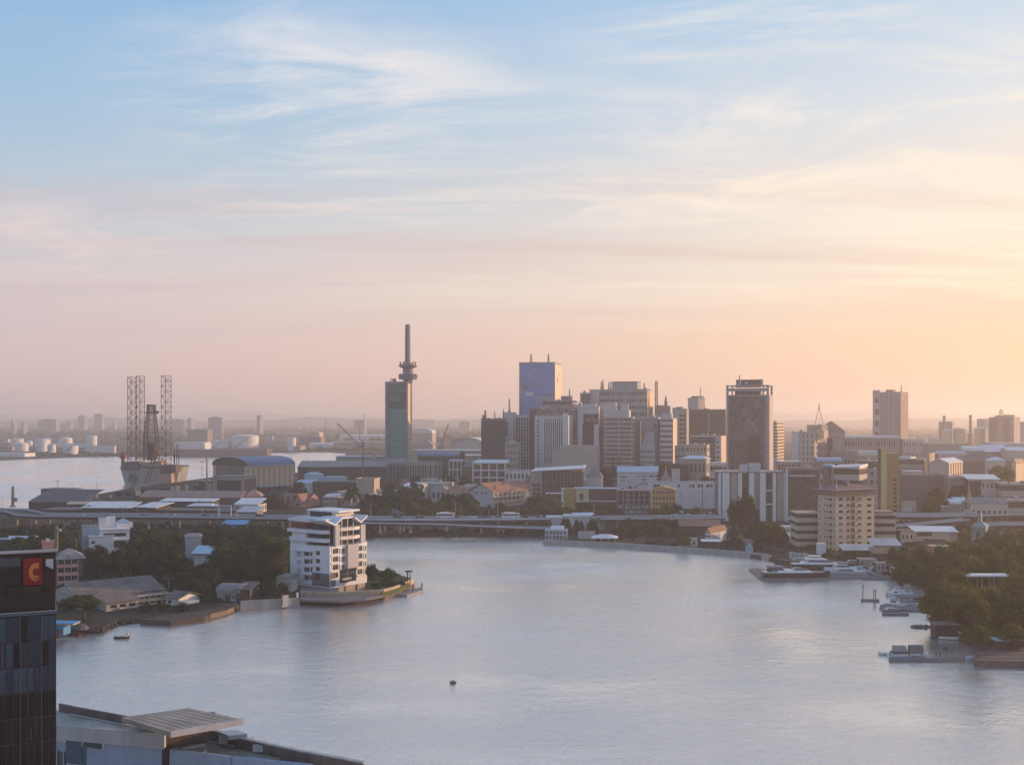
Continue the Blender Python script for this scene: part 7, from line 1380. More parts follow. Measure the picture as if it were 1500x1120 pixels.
small('house', 'white long house with small windows above the white gabled building', 'house', 1374, 1417, 1420, 664, 990, 7, PALE, RMETAL, 'gable', 2.2, d=14, win=8, rows=2, wf=.45, hf=.35, hip=2).done()
b = small('hall', 'large dark hipped roof hall near the right edge', 'hall', 1408, 1484, 1492, 676, 930, 8, BRN, mat((.18, .14, .14), .8, .2, .1), 'gable', 8, d=34, hip=18); b.done()
small('house', 'small gable end glowing gold at the right edge', 'house', 1482, 1488, 1500, 679, 900, 40, SUNGOLD, RRUST, 'gable', 3.5, axis='y').done()
small('shed', 'white hipped roof on the slope of the dark hipped hall', 'shed', 1450, 1474, 1476, 674, 890, 5, PALE, RWHITE, 'gable', 2.5, d=12, hip=5).done()
small('hall', 'pale barrel roofed hall left of the curved white roof', 'hall', 1411, 1440, 1449, 660, 1050, 10, WARMG, RWHITE, 'barrel', 4.0, axis='x', d=20, end=SUNGOLD).done()
small('hall', 'curved white roof rising to the right near the right edge', 'hall', 1443, 1474, 1480, 662, 1060, 8, BRN, RWHITE, 'gable', 7, d=24, over=1).done()
small('house', 'sunlit golden gabled roof room left of the pale barrel roof', 'house', 1404, 1412, 1420, 657, 1070, 35, SUNGOLD, RWHITE, 'flat', d=None).done()
small('block', 'long brown flat block behind the white long house', 'building', 1358, 1420, 1427, 650, 1200, 7, WARMG, ROOFC, 'flat', d=24, clut=6).done()
small('block', 'white low block left of the long brown flat block', 'building', 1323, 1354, 1358, 643, 1240, 8, PALE, RWHITE, 'flat', d=22, win=8, rows=3, wf=.5, hf=.35, clut=3).done()
small('block', 'row of pale warehouses below the broad hazy office', 'building', 1452, 1520, 1525, 649, 1240, 6, PALE, RWHITE, 'flat', d=28, win=16, rows=2, wf=.6, hf=.3).done()
small('hall', 'pale flat roofs at the right edge under the warehouses', 'hall', 1475, 1530, 1535, 660, 1040, 6, PALE, RWHITE, 'gable', 3, d=20).done()
small('block', 'wide plain dark brown block right of the yellow slab', 'building', 1315, 1386, 1390, 698, 700, 5, mat((.20, .155, .15), .85, .18, .1, .15), ROOFD, 'flat', d=22, par=.6, clut=3).done()
b = small('block', 'white roof room on the wide plain brown block', 'building', 1326, 1352, 1354, 690, 715, 5, PALE, RWHITE, 'flat', d=10); b.done()
b = small('block', 'mauve building with a dark arched front right of the wide brown block', 'building', 1388, 1416, 1420, 701, 690, 7, WARMG, ROOFC, 'flat', d=18, par=.6, clut=2); b.fpiece('dark_front', DARKB, 'f', b.w * .2, b.w, 0, b.h * .82, 0, .3)
for k, m in ((.35, WHITE2), (.75, WHITE2)): b.fpiece('pale_panel', m, 'f', b.w * k, b.w * (k + .12), b.h * .5, b.h * .56, .305, .4)  # two small white panels
b.done()
b = small('house', 'pale building with a tilted white roof and square windows', 'building', 1419, 1462, 1471, 702, 672, 12, PALE, RWHITE, 'shed', 2.0, d=18, win=7, rows=3, wf=.45, hf=.4, over=1.2); b.fpiece('dark_front', DARKB, 'f', 0, b.w * .42, b.h * .45, b.h * .95, .26, .5); b.done()
b = tower('beige banded building at the right edge above the trees', 1467, 1530, 1535, 711, 660, 7, 'bands', mat((.44, .37, .33), .8, .1), GLR, 3, frac=.55, d=20, clut=2); b.done()
small('house', 'cream building with a long sloping roof below the tilted white roof', 'building', 1422, 1476, 1488, 738, 610, 9, mat((.56, .49, .43), .8, .1, .2, .15), RGREY, 'gable', 3.0, d=14, win=7, rows=1, wf=.5, hf=.4).done()
b = tower('pale stepped balconies block at the right edge below the banded building', 1476, 1530, 1535, 735, 620, 7, 'bands', mat((.48, .42, .38), .8, .1), GLR, 2, frac=.5, d=12, clut=1); b.done()
for i, (x0, x1, y) in enumerate(((1392, 1407, 738), (1399, 1416, 735))): small('shed', ('left of two small barrel roofed sheds by the stone column', 'right of two small barrel roofed sheds by the stone column')[i], 'shed', x0, x1, x1 + 1.5, y, 640 + 12 * i, 8, CONC, RWHITE, 'barrel', 2.2, d=14).done()
t = thing('column', 'stone column with a pointed top among the right side houses', 'column', (xat(1419.5, 615), 615, 1.5)); h = zat(712, 615) - 1.5; M = MB(); M.lathe([(2.2, 0), (2.2, h * .4), (1.1, h * .45), (.8, h * .8), (.15, h)], n=10); link('shaft', M.mesh('shaft', WARMG), t); link('collar', MB().lathe([(2.7, h * .4), (2.4, h * .44)], n=10).mesh('collar', PALE), t)
small('kiosk', 'tiny white roofed kiosk beside the barrel roofed sheds', 'kiosk', 1380, 1391, 1392, 742, 640, 6, CONC, RWHITE, 'flat', d=6).done()
b = Bld('pavilion', 'teal pavilion with a stepped roof above the right trees', 'pavilion', 1423, 1444, 1448, 772, 545, 8); TEAL = mat((.20, .29, .29), .7, .12, .3); b.core(TEAL, 'wall'); b.gable(TEAL, 2.6, 'x', .6, hip=3.2); b.box('lantern', TEAL, b.w * .36, b.w * .62, b.d * .35, b.d * .65, b.h + 1.2, b.h + 6.5); b.fpiece('doorway', DARK, 'f', b.w * .35, b.w * .55, 0, b.h * .7, 0, .06); b.done()
b = small('shed', 'long cream shed with a pale roof between the hotel and the right trees', 'shed', 1340, 1402, 1410, 779, 545, 8, CREAM, RWHITE, 'shed', 1.5, d=12, over=.8); b.fpiece('door', DARKB, 'f', b.w * .05, b.w * .4, b.h * .55, b.h * .9, 0, .06); b.fpiece('banner', PINK, 'f', b.w * .84, b.w * .98, 0.5, b.h, 0, .15); b.done()
small('house', 'cream gatehouse with two windows right of the hotel', 'house', 1320, 1338, 1342, 778, 540, 9, CREAM, RRUST, 'flat', d=8, win=3, rows=1, wf=.4, hf=.3).done()
small('shed', 'brown low shed in front of the long cream shed', 'shed', 1357, 1385, 1388, 790, 528, 8, BRN, RRUST, 'flat', d=6).done()
small('shed', 'orange lit low roof below the long cream shed', 'shed', 1364, 1394, 1396, 801, 500, 8, mat((.45, .24, .17), .8), mat((.50, .33, .26), .8), 'flat', d=7).done()
# riverside: white office walls, orange block, frame block, mural
b = Bld('building', 'white riverside building with a light blue roof and slot windows', 'building', 904.5, 963, 967, 692, 790, 7, d=16); b.core(DARK, 'core', inset=.03)
rc = [b.rect('f', *r) for r in ((908, 697.5, 919, 699), (932, 697, 937, 698.5), (941, 696, 946, 698), (951, 696, 957, 698.2), (960, 696, 964, 698.2), (909, 703, 915, 704.2), (941, 701, 946, 703), (961, 701, 965, 703), (911, 714.5, 914, 716.5), (921, 711.5, 925, 715.5))]
b.holes('f', mat((.50, .52, .54), .8, .08, .2, .2), GL, rc, .3); b.fbox('end_wall', WHITE2, 'r', 0, b.d, 0, b.h, 0, .3); b.mb('roof', RLBLUE).prism([(-.6, -.8), (b.w + .8, -.8), (b.w + .8, b.d), (-.6, b.d)], [b.h + .01] * 2 + [b.h + 3.5] * 2, [b.h + .4] * 2 + [b.h + 3.9] * 2); b.done()
b = Bld('building', 'big white plain building with paired windows along the top', 'building', 950, 1047, 1051, 707, 745, 6, d=16); b.core(DARK, 'core', inset=.03)
rc = []
for x0, x1 in ((957, 961.5), (962, 966.5), (993, 996), (1009, 1012.5), (1013.5, 1017), (1022, 1025.5), (1026.5, 1030), (1034.5, 1039), (1040, 1044)): rc.append(b.rect('f', x0, 709, x1, 713.5))
b.holes('f', mat((.62, .63, .63), .75, .05, .2, .12), GL, rc, .3); b.fbox('end_wall', WHITE2, 'r', 0, b.d, 0, b.h, 0, .3); b.flat(ROOFC, .35, .3)
for x0, x1 in ((993.5, 1002), (1008, 1028.5), (1031, 1047)): u0, u1, za, ze = b.rect('f', x0, 719, x1, 733); b.fpiece('recess_panel', WHITE2, 'f', u0, u1, za, ze, .302, .36)
u0, u1 = b.q('f', 1028.6)[0], b.q('f', 1029.6)[0]; b.fpiece('drainpipe', DARKB, 'f', u0, u1, 0, b.h - 4, .302, .5)
b.gable(TILEB, 3.6, 'y', .2, x0=-9, x1=2, y0=0, y1=14, wall=WHITE2, z=b.h - 4, hip=0); b.box('annexe', WHITE2, -9, -.31, .3, 13, 0, b.h - 4.01); b.done()
b = Bld('apartment_block', 'orange four storey apartment block with dark windows by the trees', 'building', 955.5, 989, 993.5, 717, 690, 9, d=12); b.core(DARK, 'core', inset=.03); OR = mat((.52, .31, .13), .8, .08, .2, .15); b.grid('f', OR, GL, 7, 4, z0=2, wf=.55, hf=.42, single=True, end=.25); b.fbox('base', OR, 'f', -.25, b.w + .25, 0, 2, 0, .25); b.grid('r', OR, GL, 2, 4, z0=2, wf=.4, hf=.42); b.gable(OR, 1.6, 'y', .3, wall=OR, hip=0); b.done()
b = Bld('frame_block', 'unfinished dark concrete frame block left of the orange block', 'building', 904, 953, 957, 719, 700, 7, d=14); b.core(mat((.06, .05, .06), .9), 'core', 0, b.h - .5, .9); b.floors(mat((.24, .215, .23), .85, .2, .2, .3), 5, 0, b.h, .14, .2, True, 'floor_slab')
for k in range(7): b.fpiece('column', mat((.25, .23, .24), .85, .2, .2, .3), 'f', b.w * k / 6.3, b.w * k / 6.3 + .9, 0, b.h, .0, .35)
rs = random.Random(3)
for r in range(2):
    for k in range(14): b.fpiece('stored_panel', WHITE2, 'f', b.w * k / 14 + .4, b.w * k / 14 + .4 + rs.uniform(.5, 1.4), b.h * .2 * r + .8, b.h * .2 * r + rs.uniform(2.0, 2.9), -.6, -.3)
b.done()
b = Bld('hall', 'dark framed hall with a white sloping roof in front of the beige podium', 'hall', 783, 853, 859, 691, 800, 7, d=24); b.core(GLR, 'glazing', 0, b.h, .3); b.fins('f', mat((.22, .18, .18), .8), 14, 0, b.w, 0, b.h, .5, .4, True); b.floors(mat((.20, .165, .165), .8), 3, 0, b.h, .07, .3); b.mb('roof', RWHITE).prism([(-2, -3), (b.w + 1.5, -3), (b.w + 1.5, b.d), (-2, b.d)], [b.h + .4, b.h + 2.4, b.h + 3.6, b.h + 1], [b.h + .7, b.h + 3, b.h + 4.2, b.h + 1.6]); b.box('tower', CONC, -3, 5.5, -1.5, 8, 0, b.h + .3)
for k in range(4): b.piece('window', GL, -1.5, .8, -1.56, -1.49, 2 + 3.2 * k, 4 + 3.2 * k); b.piece('window', GL, 2, 4.2, -1.56, -1.49, 2 + 3.2 * k, 4 + 3.2 * k)
b.done()
b = small('house', 'small dark hip roofed house with white walls right of the dark framed hall', 'house', 859, 882, 885, 699, 810, 7, WHITE2, RGREY, 'gable', 6, d=12, hip=4); b.box('brown_wall', BROWN, -2, b.w + 12, -6, -.5, 0, b.h * .55); b.done()
b = small('hall', 'low building with a yellow mural wall and pale roof edges', 'hall', 843, 902, 905, 716, 735, 6, DARKB, RMETAL, 'flat', d=14, over=1.2); b.box('mural_wall', mat((.42, .29, .09), .8, .2, .4), -8, -.01, -1, 8, 0, b.h + .2); b.box('wall_edge', WHITE, -9.4, -8.01, -1.2, 8, 0, b.h + .3); b.box('cream_bay', mat((.50, .46, .30), .8), .3, 9, -2, -.01, b.h * .35, b.h - .2); b.piece('window', GL, 3, 5.2, -2.06, -1.99, b.h * .5, b.h * .78); b.piece('canopy', RWHITE, 6, b.w + .5, -5, -2.5, b.h * .42, b.h * .42 + .5); b.piece('canopy', RWHITE, 18, b.w + .5, -8, -5.2, b.h * .12, b.h * .12 + .5)
rs = random.Random(12)
for k in range(16): u, z = rs.uniform(-7.4, -1.6), rs.uniform(2, b.h - 1); b.box('mural_mark', mat((.20, .14, .06), .8), u, u + rs.uniform(.2, .5), -1.07, -1.0, z, min(b.h, z + rs.uniform(.6, 2.2)), 'stuff')
b.done()
small('shed', 'long pale roof edge in front of the mural building', 'shed', 800, 828, 829, 723, 742, 4, DARKB, RWHITE, 'flat', d=6).done()
b = Bld('chapel', 'small pale chapel front with a pointed top in the dark gap', 'chapel', 970, 981, 983, 694, 800, 6, d=10); CH = mat((.40, .37, .37), .8, .12); b.core(CH, 'wall', 0, b.h - 3); M = MB(); M.prism([(0, 0), (b.w, 0), (b.w * .62, 5), (b.w * .55, 9), (b.w * .45, 9), (b.w * .38, 5)], 0, 1.2); M.v = [(x, 1.3 - z, y + b.h - 3) for x, y, z in M.v]; link('gable', M.mesh('gable', CH), b.root); [b.box('pinnacle', CH, b.w * k, b.w * k + .9, -.3, .8, 0, b.h + 1.0 - abs(k - .4) * 5) for k in (-.12, 1.0)]; b.fpiece('arched_door', DARK, 'f', b.w * .35, b.w * .65, .5, b.h * .55, 0, .06); b.done()
small('wall_block', 'plain white blank wall block right of the small chapel', 'building', 984.5, 996, 998, 688, 800, 6, WHITE2, ROOFC, 'flat', d=8).done()
small('hall', 'dark recessed hall behind the small chapel', 'hall', 967, 1008, 1012, 680, 850, 6, DARKB, ROOFD, 'flat', d=16).done()
small('shed', 'long flat pale roof and tanks above the waterfront road right of the round trees', 'shed', 988, 1050, 1052, 756, 4.5, 4, DARKB, RLBLUE, 'flat', d=14, over=1.2, clut=3).done()
# waterfront
b = small('pier_house', 'derelict blue white waterfront shed at the left end of the promenade', 'building', 799, 830, 833, 777, 4.5, 6, mat((.42, .46, .50), .8, .2, .4, .3), RLBLUE, 'flat', d=8, win=6, rows=2, wf=.6, hf=.6); b.barrel(RWHITE, 1.6, 'x', .3, x0=3, x1=9, z=b.h + .31, name='vault'); b.done()
small('wall_block', 'grey slatted boundary wall behind the white tent', 'wall', 847, 872, 874, 779, 3.5, 5, CONCL, CONC, 'flat', d=2, over=0).done()
b = Bld('marquee', 'white spreading marquee roof on posts by the water', 'marquee', 869, 902, 906, 788, 538, 6, d=9); [b.piece('post', CONCL, x, x + .25, y, y + .25, 0, b.h) for x in (.5, b.w * .33, b.w * .66, b.w - .6) for y in (.4, b.d - .6)]; b.gable(RWHITE, 1.6, 'x', 1.0, hip=5); b.box('bar_counter', DARKB, 1, b.w - 1, 3, 6, 0, 1.3); b.done()
small('shed', 'long brown tiled roof shed behind the promenade below the pale roof', 'shed', 996, 1056, 1060, 771, 4.5, 5, DARKB, TILEB, 'shed', 2.5, d=10).done()
small('house', 'white broken wall hut on the promenade', 'hut', 994, 1021, 1023, 791, 3, 5, WHITE2, RGREY, 'shed', .6, d=6, win=3, rows=1, wf=.4, hf=.4).done()
b = small('house', 'small house with a striped white gable and brown roof on the waterfront', 'house', 1033, 1040, 1064, 781, 5, 35, WHITE2, TILEB, 'gable', 2.5, axis='y'); b.fpiece('band', DARKB, 'f', 0, b.w, 3.4, 3.9, 0, .1); b.fpiece('band', DARKB, 'f', 0, b.w, 5.4, 5.9, 0, .1); b.done()
small('shed', 'pale flat canopy shed right of the broken wall hut', 'shed', 1030, 1054, 1056, 793, 2.6, 5, DARKB, RWHITE, 'flat', d=7, over=.8).done()
small('boat_shed', 'dark boat shed with a pale blue arched end on the promenade', 'shed', 1078, 1094, 1105, 795, 3, -4, DARKB, RDARK, 'shed', .8, d=8).done()
b = Bld('boat_shed', 'pale blue arched gable beside the dark boat shed', 'shed', 1093, 1103, 1106, 800, 503, 8, d=5); b.core(mat((.36, .48, .56), .8, .08), 'wall'); b.gable(RDARK, 2.2, 'y', .3, wall=mat((.36, .48, .56), .8, .08)); b.done()
t = thing('promenade', 'low grey quay wall running along the far side of the creek', 'quay', gp(960, 800))
ln = [(796, 797), (830, 798.5), (870, 800), (900, 801), (950, 804.5), (1000, 808), (1040, 811), (1080, 814), (1112, 817.5), (1130, 820.5)]
for p, q in zip(ln, ln[1:]): px_wall(t, 'wall_panel', CONC, p, q, -.8, 2.1, -.6, 0); px_wall(t, 'coping', mat((.44, .40, .37), .8), p, q, 2.101, 2.35, -.9, 0)
b = small('white_shed', 'low white shed block between the podium and the hotel', 'shed', 1143, 1166, 1168, 772, 560, 5, mat((.60, .60, .59), .8, .1), RWHITE, 'flat', d=7, win=5, rows=1, wf=.3, hf=.7); b.done()
small('shed', 'white tilted roof terrace left of the hotel', 'shed', 1156, 1178, 1180, 785, 540, 5, WHITE2, RWHITE, 'shed', .8, d=7).done()
t = thing('sea_wall', 'pale ribbed concrete wall at the marina edge below the hotel', 'wall', gp(1172, 815))
for k in range(8): px_wall(t, 'wall_panel', CONC if k % 2 else CONCL, (1157 + k * 3.4, 818 + k * .35), (1160.2 + k * 3.4, 818.3 + k * .35), 0, 4.6, -.5, 1.5)
# hotel
HC = mat((.56, .47, .35), .8, .07, .2, .15); HR = mat((.22, .14, .115), .8, .15, .2)
b = Bld('hotel', 'cream eleven storey hotel with a brown overhanging roof by the marina', 'building', 1199, 1225, 1279, 726, 505, -27, foot=2.0); b.core(DARK, 'core', 0, b.h, .05)
rf, rl = [], []
for k in range(9):
    y = 729 + k * 9.15
    for x0, x1 in ((1227.8, 1234), (1255.5, 1261), (1269.3, 1275.8)): rf.append(b.rect('f', x0, y, x1, y + 3.8))
    rf.append(b.rect('f', 1239, y - .2, 1244.5, y + 4.4)); rf.append(b.rect('f', 1245.7, y - 2, 1251.5, y + 4.8))
    for x0, x1 in ((1201, 1202.6), (1207.5, 1209.5), (1210.6, 1214.5), (1215.5, 1219.6), (1221.6, 1223.3)): rl.append(b.rect('l', x0, y + .2, x1, y + 4.4))
b.holes('f', HC, GL, rf, .35); b.holes('l', HC, GL, rl, .35)
for k in range(9):
    y = 729 + k * 9.15
    u0, u1, za, ze = b.rect('l', 1207, y + 3.2, 1220, y + 5.2); b.fpiece('balcony', HC, 'l', u0, u1, za, ze, .36, 1.0)
    for x0, x1 in ((1238.6, 1245), (1253.8, 1261.4)): u0, u1, za, ze = b.rect('f', x0, y + 2.6, x1, y + 4.6); b.fpiece('balcony', WARMG, 'f', u0, u1, za, ze, .36, .8)
u0, u1 = b.q('f', 1246)[0], b.q('f', 1251.3)[0]; b.fpiece('stair_screen', mat((.17, .14, .125), .8, .3, .5), 'f', u0 + .5, u1 - .5, 2, b.h - 2, .1, .25)
b.gable(HR, 2.2, 'x', 1.6, hip=6, z=b.h + 2.6); b.box('eaves', HR, -1.2, b.w + 1.2, -1.2, b.d + 1.2, b.h + .01, b.h + 2.59); b.box('roof_rim', CONCL, -1.75, b.w + 1.75, -1.75, b.d + 1.75, b.h + 2.592, b.h + 2.8); b.parts_tank(STEEL, b.w * .45, b.d * .4, b.h + 4, 1.4, 2.4); M = MB(); M.tube((1, 1, b.h + 2), (1, 1, b.h + 7), .15); link('flagpole', M.mesh('flagpole', WHITE), b.root); b.done()
def wing(lab, x0, xm, x1, yt, D, turn, n): b = Bld('hotel_wing', lab, 'building', x0, xm, x1, yt, D, turn, d=14, foot=2.0); b.core(GLR, 'glazing'); b.floors(HC, n, 0, b.h, .55, .4); b.flat(ROOFC, .45, .3, .6, HC); return b
wing('banded cream wing on the left of the hotel', 1167.5, 1198, 1200, 753, 522, 3, 4).done(); b = wing('banded cream wing on the right of the hotel', 1279.5, 1311, 1314, 755, 522, 6, 4); b.box('roof_room', mat((.36, .25, .21), .8), 1, b.w * .95, 1, 10, b.h + .91, b.h + 1.9); b.done()
small('gate_box', 'small white cabin at the foot of the hotel', 'cabin', 1198, 1210, 1211, 797, 490, 6, WHITE, RWHITE, 'flat', d=4, foot=2.0, over=.1).done()
small('canopy', 'pale sloping canopy roof at the right foot of the hotel', 'canopy', 1280, 1318, 1322, 799, 492, 6, CONC, RMETAL, 'shed', 2.0, d=10, over=1).done()
small('shed', 'low dark boat club shed below the hotel', 'shed', 1237, 1280, 1284, 806, 482, 6, DARKB, RMETAL, 'shed', 1.5, d=9, over=1).done(); small('shed', 'brown sloping roof shed right of the boat club shed', 'shed', 1280, 1312, 1315, 811, 470, 6, DARKB, RRUST, 'shed', 1.6, d=8, over=.8).done()
for i, (x0, x1, y, D_, m, r) in enumerate(((1259, 1284, 820, 455, CONC, RGREY), (1285, 1302, 826, 440, CONCL, RGREY), (1303, 1321, 824, 436, CONC, RGREY), (1320, 1352, 828, 430, WARMG, RGREY), (1312, 1330, 834, 425, WHITE2, RWHITE))): small('store_hut', ('grey store hut behind the marina gangway', 'grey hut with a white crate beside the marina', 'ribbed grey hut at the marina bank', 'low hut by the trees at the right of the marina', 'small white hut on the marina bank')[i], 'hut', x0, x1, x1 + 1, y, D_, 6, m, r, 'flat', d=6, win=3, rows=1, wf=.4, hf=.5, over=.3).done()
# ------------------------------------------------------------------ marina and moorings on the right
WOODD = mat((0.22, 0.20, 0.19), 0.85, 0.25, 0.4); GREYD = mat((0.17, 0.17, 0.18), 0.85, 0.3, 0.3)
t = thing('pontoon', 'long floating pontoon in front of the big yachts', 'pontoon', gp(1180, 844))
px_slab(t, 'deck', GREYD, ((1097, 832), (1113, 846.5), (1265, 845.5), (1268, 841), (1150, 838), (1108, 831)), .6, .6, -.2)
px_slab(t, 'landing', GREYD, ((1264, 846), (1310, 846.5), (1312, 844), (1268, 839)), .8, .8, -.2)
p, q = gp(1246, 826, 1.6), gp(1288, 843, 1.0); M = MB(); M.bar(p - t.location, q - t.location, 3.0, .3); link('gangway', M.mesh('gangway', WOODD), t)
M = MB(); [M.bar(p - t.location + Vector((e, 0, .9)), q - t.location + Vector((e, 0, .9)), .12) for e in (-1.4, 1.4)]; link('gangway_rail', M.mesh('gangway_rail', CONCL), t)
t = boat('long dark hulled motor yacht moored outermost at the marina', 1166, 847, 27, 6.2, 2.6, 2, HD, 'yacht', 'yacht', cabin=(('deckhouse', HW, -8.5, 6.5, 2.3, 2.7, 3.5, 3.4), ('windscreen', GLB, -1.5, 5.0, 2.0, 3.52, 4.3, 3.4), ('cockpit_glass', GLB, -11, -5, 2.1, 3.52, 4.4, .9), ('hardtop', mat((.16, .16, .18), .5), -11.3, -4.6, 2.3, 4.42, 5.0, .8)), deck=HW, sheer=.18)
link('gunwale', MB().prism([(-12.8, -2.9), (2, -3.1), (9, -2), (13, 0), (9, 2), (2, 3.1), (-12.8, 2.9)], 2.62, 2.78).mesh('gunwale', HW), t); link('tender', MB().lathe([(1.0, 3.0), (1.3, 3.4), (.9, 4.2)], (-10.5, 0), 10).mesh('tender', HD), t)
t = boat('white motor yacht with a dark hull band behind the outermost yacht', 1208, 834, 28, 6.4, 2.4, -4, HD, 'yacht', 'yacht', cabin=(('deckhouse', HW, -10, 6, 2.5, 2.45, 3.5, 3.8), ('window_band', GLB, -7, 4, 2.45, 3.52, 4.2, 2.8), ('flybridge', HW, -8, 1, 2.2, 4.22, 4.9, 2.4), ('hardtop', HW, -6.5, -1.5, 1.9, 5.7, 5.9, .3)), deck=HW, sheer=.2)
M = MB(); [M.bar((x, y, 4.9), (x, y, 5.7), .18) for x in (-6, -2) for y in (-1.6, 1.6)]; link('hardtop_post', M.mesh('hardtop_post', HW), t)
for lab, px, py, L, rz, dk in (('third white yacht bow showing left behind the outermost yacht', 1170, 826, 20, 170, 0), ('slim white boat at the right end of the pontoon', 1236, 836, 16, 4, 0), ('flat pale boat along the inner pontoon', 1240, 842, 20, 2, 0), ('white cruiser moored by the marina bank', 1300, 836, 15, 3, 0), ('white cruiser bow pointing at the gangway', 1247, 829, 14, 175, 0)):
    t = boat(lab, px, py, L, L * .24, 1.5, rz, HW if px != 1170 else HD, 'motor_boat', 'boat', cabin=(('cabin', mat((.50, .51, .53), .5), -L * .28, L * .15, L * .08, 1.5, 2.7, 1.2), ('window_band', GLB, -L * .2, L * .12, L * .083, 1.9, 2.4, 1.0)), deck=mat((.46, .46, .47), .7), group=None)
t = thing('fuel_float', 'small floating platform with a white tank on the pontoon', 'float', gp(1250, 841)); link('deck', MB().box(-4, 4, -2, 2, -.2, .9).mesh('deck', GREYD), t); M = MB(); M.smooth = True; M.lathe([(1.6, .9), (1.8, 1.8), (1.2, 2.7), (.2, 2.9)], (0, 0), 12); link('tank', M.mesh('tank', HW), t)
# second group
t = thing('jetty', 'grey jetty with two tall lamp arms in the middle right of the water', 'jetty', gp(1310, 885))
px_slab(t, 'deck', GREYD, ((1288, 890), (1331, 892.5), (1365, 893), (1366, 884), (1290, 886)), .7, .7, -.2); px_slab(t, 'walkway', GREYD, ((1261, 876.5), (1288, 877), (1288, 878.2), (1261, 877.7)), .7, .7, -.1); px_slab(t, 'outer_deck', GREYD, ((1292, 898), (1331, 898), (1331, 895), (1293, 895)), .7, .7, -.2)
for px, py, dx in ((1264, 877, 1), (1280, 884, 1), (1282.5, 884, -1)): p = gp(px, py, .7) - t.location; M = MB(); M.bar(p - Vector((0, 0, 1)), p + Vector((0, 0, 4.6)), .25); M.bar(p + Vector((0, 0, 4.6)), p + Vector((.8 * dx, 0, 4.6)), .25); link('lamp_arm', M.mesh('lamp_arm', CONCD), t)
def cruiser(lab, px, py, L, rz, hull=HW, up=True, group=None):
    c = [('cabin', HW, -L * .34, L * .18, L * .1, L * .11, L * .2, L * .1), ('window_band', GLB, -L * .28, L * .14, L * .104, L * .14, L * .18, L * .08)]
    if up: c += [('flybridge', HW, -L * .25, L * .04, L * .085, L * .202, L * .26, L * .05), ('hardtop', mat((.45, .47, .5), .5), -L * .22, -L * .02, L * .08, L * .33, L * .345, L * .01)]
    t = boat(lab, px, py, L, L * .26, L * .1, rz, hull, 'motor_boat', 'boat', cabin=c, deck=mat((.5, .5, .52), .6), group=group)
    if up: M = MB(); [M.bar((x, y, L * .26), (x, y, L * .33), L * .012) for x in (-L * .2, -L * .04) for y in (-L * .06, L * .06)]; link('hardtop_post', M.mesh('hardtop_post', HW), t)
    return t
cruiser('twin deck cabin cruiser at the back of the middle right jetty', 1319, 873, 10, 4); cruiser('white cruiser with a grey cover in the middle of the jetty boats', 1328, 880, 11.5, -3); cruiser('small cruiser nearest the open water at the middle jetty', 1303, 888, 6.0, 2, HD, False); cruiser('cruiser with an open deck against the trees', 1354, 877, 8, 170, HW, False)
t = boat('dark hulled launch moored under the trees right of the middle jetty', 1354, 891, 7.5, 2.0, .8, 2, HD, 'launch', deck=mat((.45, .43, .42), .7)); t = boat('second dark launch close below the first under the trees', 1360, 896, 5, 1.6, .7, 0, HD, 'launch')
t = boat('open white speedboat slanting beside the smallest cruiser', 1313, 889, 7, 2, .8, -25, HW, 'speedboat', deck=mat((.4, .4, .42), .6))
t = thing('boat_house', 'floating boat house roof with grey sides at the middle jetty', 'boathouse', gp(1340, 885)); link('roof', MB().box(-6, 6, -3, 3, 2.6, 3.0).mesh('roof', GREYD), t); [link('post', MB().box(x, x + .25, y, y + .25, -.5, 2.59).mesh('post', CONC), t) for x in (-5.5, 5.2) for y in (-2.6, 2.4)]; link('hull', MB().box(-5.5, 5.5, -2.5, 2.5, -.2, 1.0).mesh('hull', HW), t)
for lab, px, py, L in (('dark low raft drifting left of the overhanging branches', 1344.5, 918.5, 4.5), ('tiny buoy nearest the dark raft', 1356.5, 917, 1.2), ('tiny buoy just below the upper one by the dark raft', 1356.5, 920.5, 1.0), ('small dark float right of the two buoys', 1363.5, 918.5, 1.9), ('small dark float by the lower right pontoon', 1384.8, 950.5, 1.2), ('tiny pale float right of the lower covered boats', 1378, 954.5, 1.4)):
    t = thing('raft' if L > 3 else 'buoy', lab, 'raft' if L > 3 else 'buoy', gp(px, py)); link('body', MB().lathe([(L * .5, -.2), (L * .5, .3), (L * .3, .6)], (0, 0), 8).mesh('body', HD if 'dark' in lab else GREYD), t)
    if L > 3: link('crate', MB().box(-1.2, 1.6, -.6, .6, .3, .8).mesh('crate', CONC), t)
for lab, px, py, L, rz, h in (('white cruiser tucked between the jetty and the bank trees', 1344, 871, 8, 5, HW), ('narrow dark boat at the outer deck of the middle jetty', 1308, 896, 7, 0, HD), ('small white boat tied behind the twin deck cruiser', 1332, 868, 6, -8, HW), ('grey covered boat at the inner end of the middle jetty', 1346, 882, 8, 3, HD), ('little white boat under the marina gangway', 1274, 842, 6, 15, HW), ('white boat hauled near the ribbed grey hut', 1318, 843, 7, -10, HW)): cruiser(lab, px, py, L, rz, h, False)
for lab, a, c in (('thin walkway from the bank to the middle jetty', (1331, 888), (1366, 887)), ('thin finger jetty behind the twin deck cruiser', (1300, 871), (1362, 869))):
    t = thing('walkway', lab, 'jetty', gp(*a)); px_wall(t, 'deck', GREYD, a, c, .3, .65, 1.2, .65); [link('post', MB().box(q.x - .12, q.x + .12, q.y + .2, q.y + .45, -1, 1.5).mesh('post', CONCD), t) for q in [gp(a[0] + (c[0] - a[0]) * k / 4, a[1] + (c[1] - a[1]) * k / 4, .65) - t.location for k in range(5)]]
